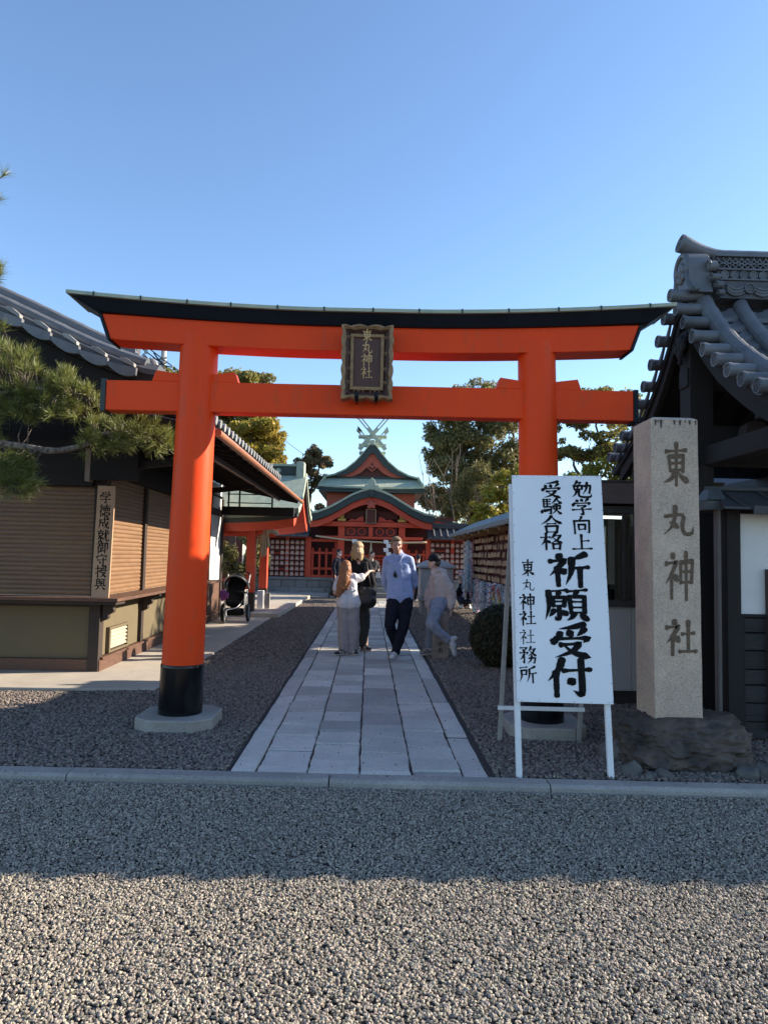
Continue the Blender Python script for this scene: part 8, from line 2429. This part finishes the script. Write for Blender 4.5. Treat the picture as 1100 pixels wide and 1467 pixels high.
for s, x in ((-1, -3.12), (1, -2.64)):
    tb('frame_tube', [(x, 15.42, 0.22), (x, 15.40, 0.45), (x, 15.50, 0.75), (x * 0.4 + -2.88 * 0.6, 15.78, 1.06) if False else (x, 15.76, 1.04)], 0.014, ALU)
    tb('frame_tube', [(x, 15.46, 0.62), (x + (-2.95 - x) * 0.45, 15.10, 0.36), (-3.0 + s * 0.03, 14.92, 0.30), (-3.0 + s * 0.03, 14.88, 0.17)], 0.014, ALU)
tb('handle', [(-3.12, 15.76, 1.04), (-3.05, 15.80, 1.08), (-2.88, 15.82, 1.09), (-2.71, 15.80, 1.08), (-2.64, 15.76, 1.04)], 0.017, INK)
q = MB(); q.tube([(-3.15, 15.42, 0.215), (-2.60, 15.42, 0.215)], 0.012, 8); q.build('axle', ALU, pc, smooth=True)
tb('bumper_bar', [(-3.12, 15.34, 0.66), (-3.06, 15.08, 0.68), (-2.88, 15.0, 0.685), (-2.70, 15.08, 0.68), (-2.64, 15.34, 0.66)], 0.016, INK)
q = MB()
chain(q, [V3(-3.02, 15.35, 0.46), V3(-2.74, 15.35, 0.46)], [0.09, 0.09]); chain(q, [V3(-3.02, 15.52, 0.80), V3(-2.74, 15.52, 0.80)], [0.07, 0.07]); chain(q, [V3(-2.88, 15.40, 0.48), V3(-2.88, 15.55, 0.88)], [0.19, 0.19], flat=((0, 1, -0.3), 0.35))
chain(q, [V3(-2.98, 15.22, 0.42), V3(-2.78, 15.22, 0.42)], [0.07, 0.07]); chain(q, [V3(-2.98, 15.12, 0.30), V3(-2.78, 15.12, 0.30)], [0.045, 0.045])
meld(q, 'seat', PFAB, pc, 0.012, 3, 0.006, 12)
q = MB(); rings = []
for i in range(9):
    t = i / 8; a = t * 1.75
    y = 15.62 - 0.42 * math.sin(a) * 1.0; zc = 0.76 + 0.0
    ring_ = []
    for k in range(13):
        b = math.pi * k / 12
        rr_ = 0.27
        zz = 0.74 + 0.33 * math.sin(b) * (0.55 + 0.45 * math.cos(a - 0.9))
        ring_.append((-2.88 + rr_ * math.cos(b), 15.66 - (0.10 + 0.40 * t) * (0.35 + 0.65 * math.sin(b)) + 0.02, zz))
    rings.append(ring_)
q.loft(rings, cap=False, closed_ring=False)
hd = q.build('hood', PFAB, pc, smooth=True)
md = hd.modifiers.new('thick', 'SOLIDIFY'); md.thickness = 0.012
tb('hood_rim', [rings[8][k] for k in (0, 2, 4, 6, 8, 10, 12)], 0.022, PGRY)
q = MB(); chain(q, [V3(-3.02, 15.30, 0.24), V3(-2.74, 15.30, 0.24)], [0.085, 0.085]); meld(q, 'basket', PFAB, pc, 0.014, 3, 0.006, 12)
q = MB(); q.box(-2.66, -2.655, 15.20, 15.60, 0.25, 0.72); q.build('side_panel', pm('cream_side_panel', (0.62, 0.58, 0.50), rough=0.8), pc)
pcl = thing('purple_cloth', 'purple knitted cloth bundled on the front bar of the pushchair', 'cloth', (-3.03, 15.02, 0.60))
q = MB()
for k in range(5):
    chain(q, [V3(-3.10 + 0.03 * k, 15.02, 0.70 - 0.01 * k), V3(-3.12 + 0.035 * k, 14.98, 0.60), V3(-3.09 + 0.025 * k, 15.0, 0.50 + 0.015 * k)], [0.028, 0.032, 0.022])
meld(q, 'knitted_cloth', cloth('purple_wool', (0.30, 0.085, 0.26), 0.7), pcl, 0.010, 2, 0.010, 22)
# ------------------------------------------------------------------ tidy
for o in SC.objects:
    for k in ('_base', '_rz'):
        if k in o:
            del o[k]
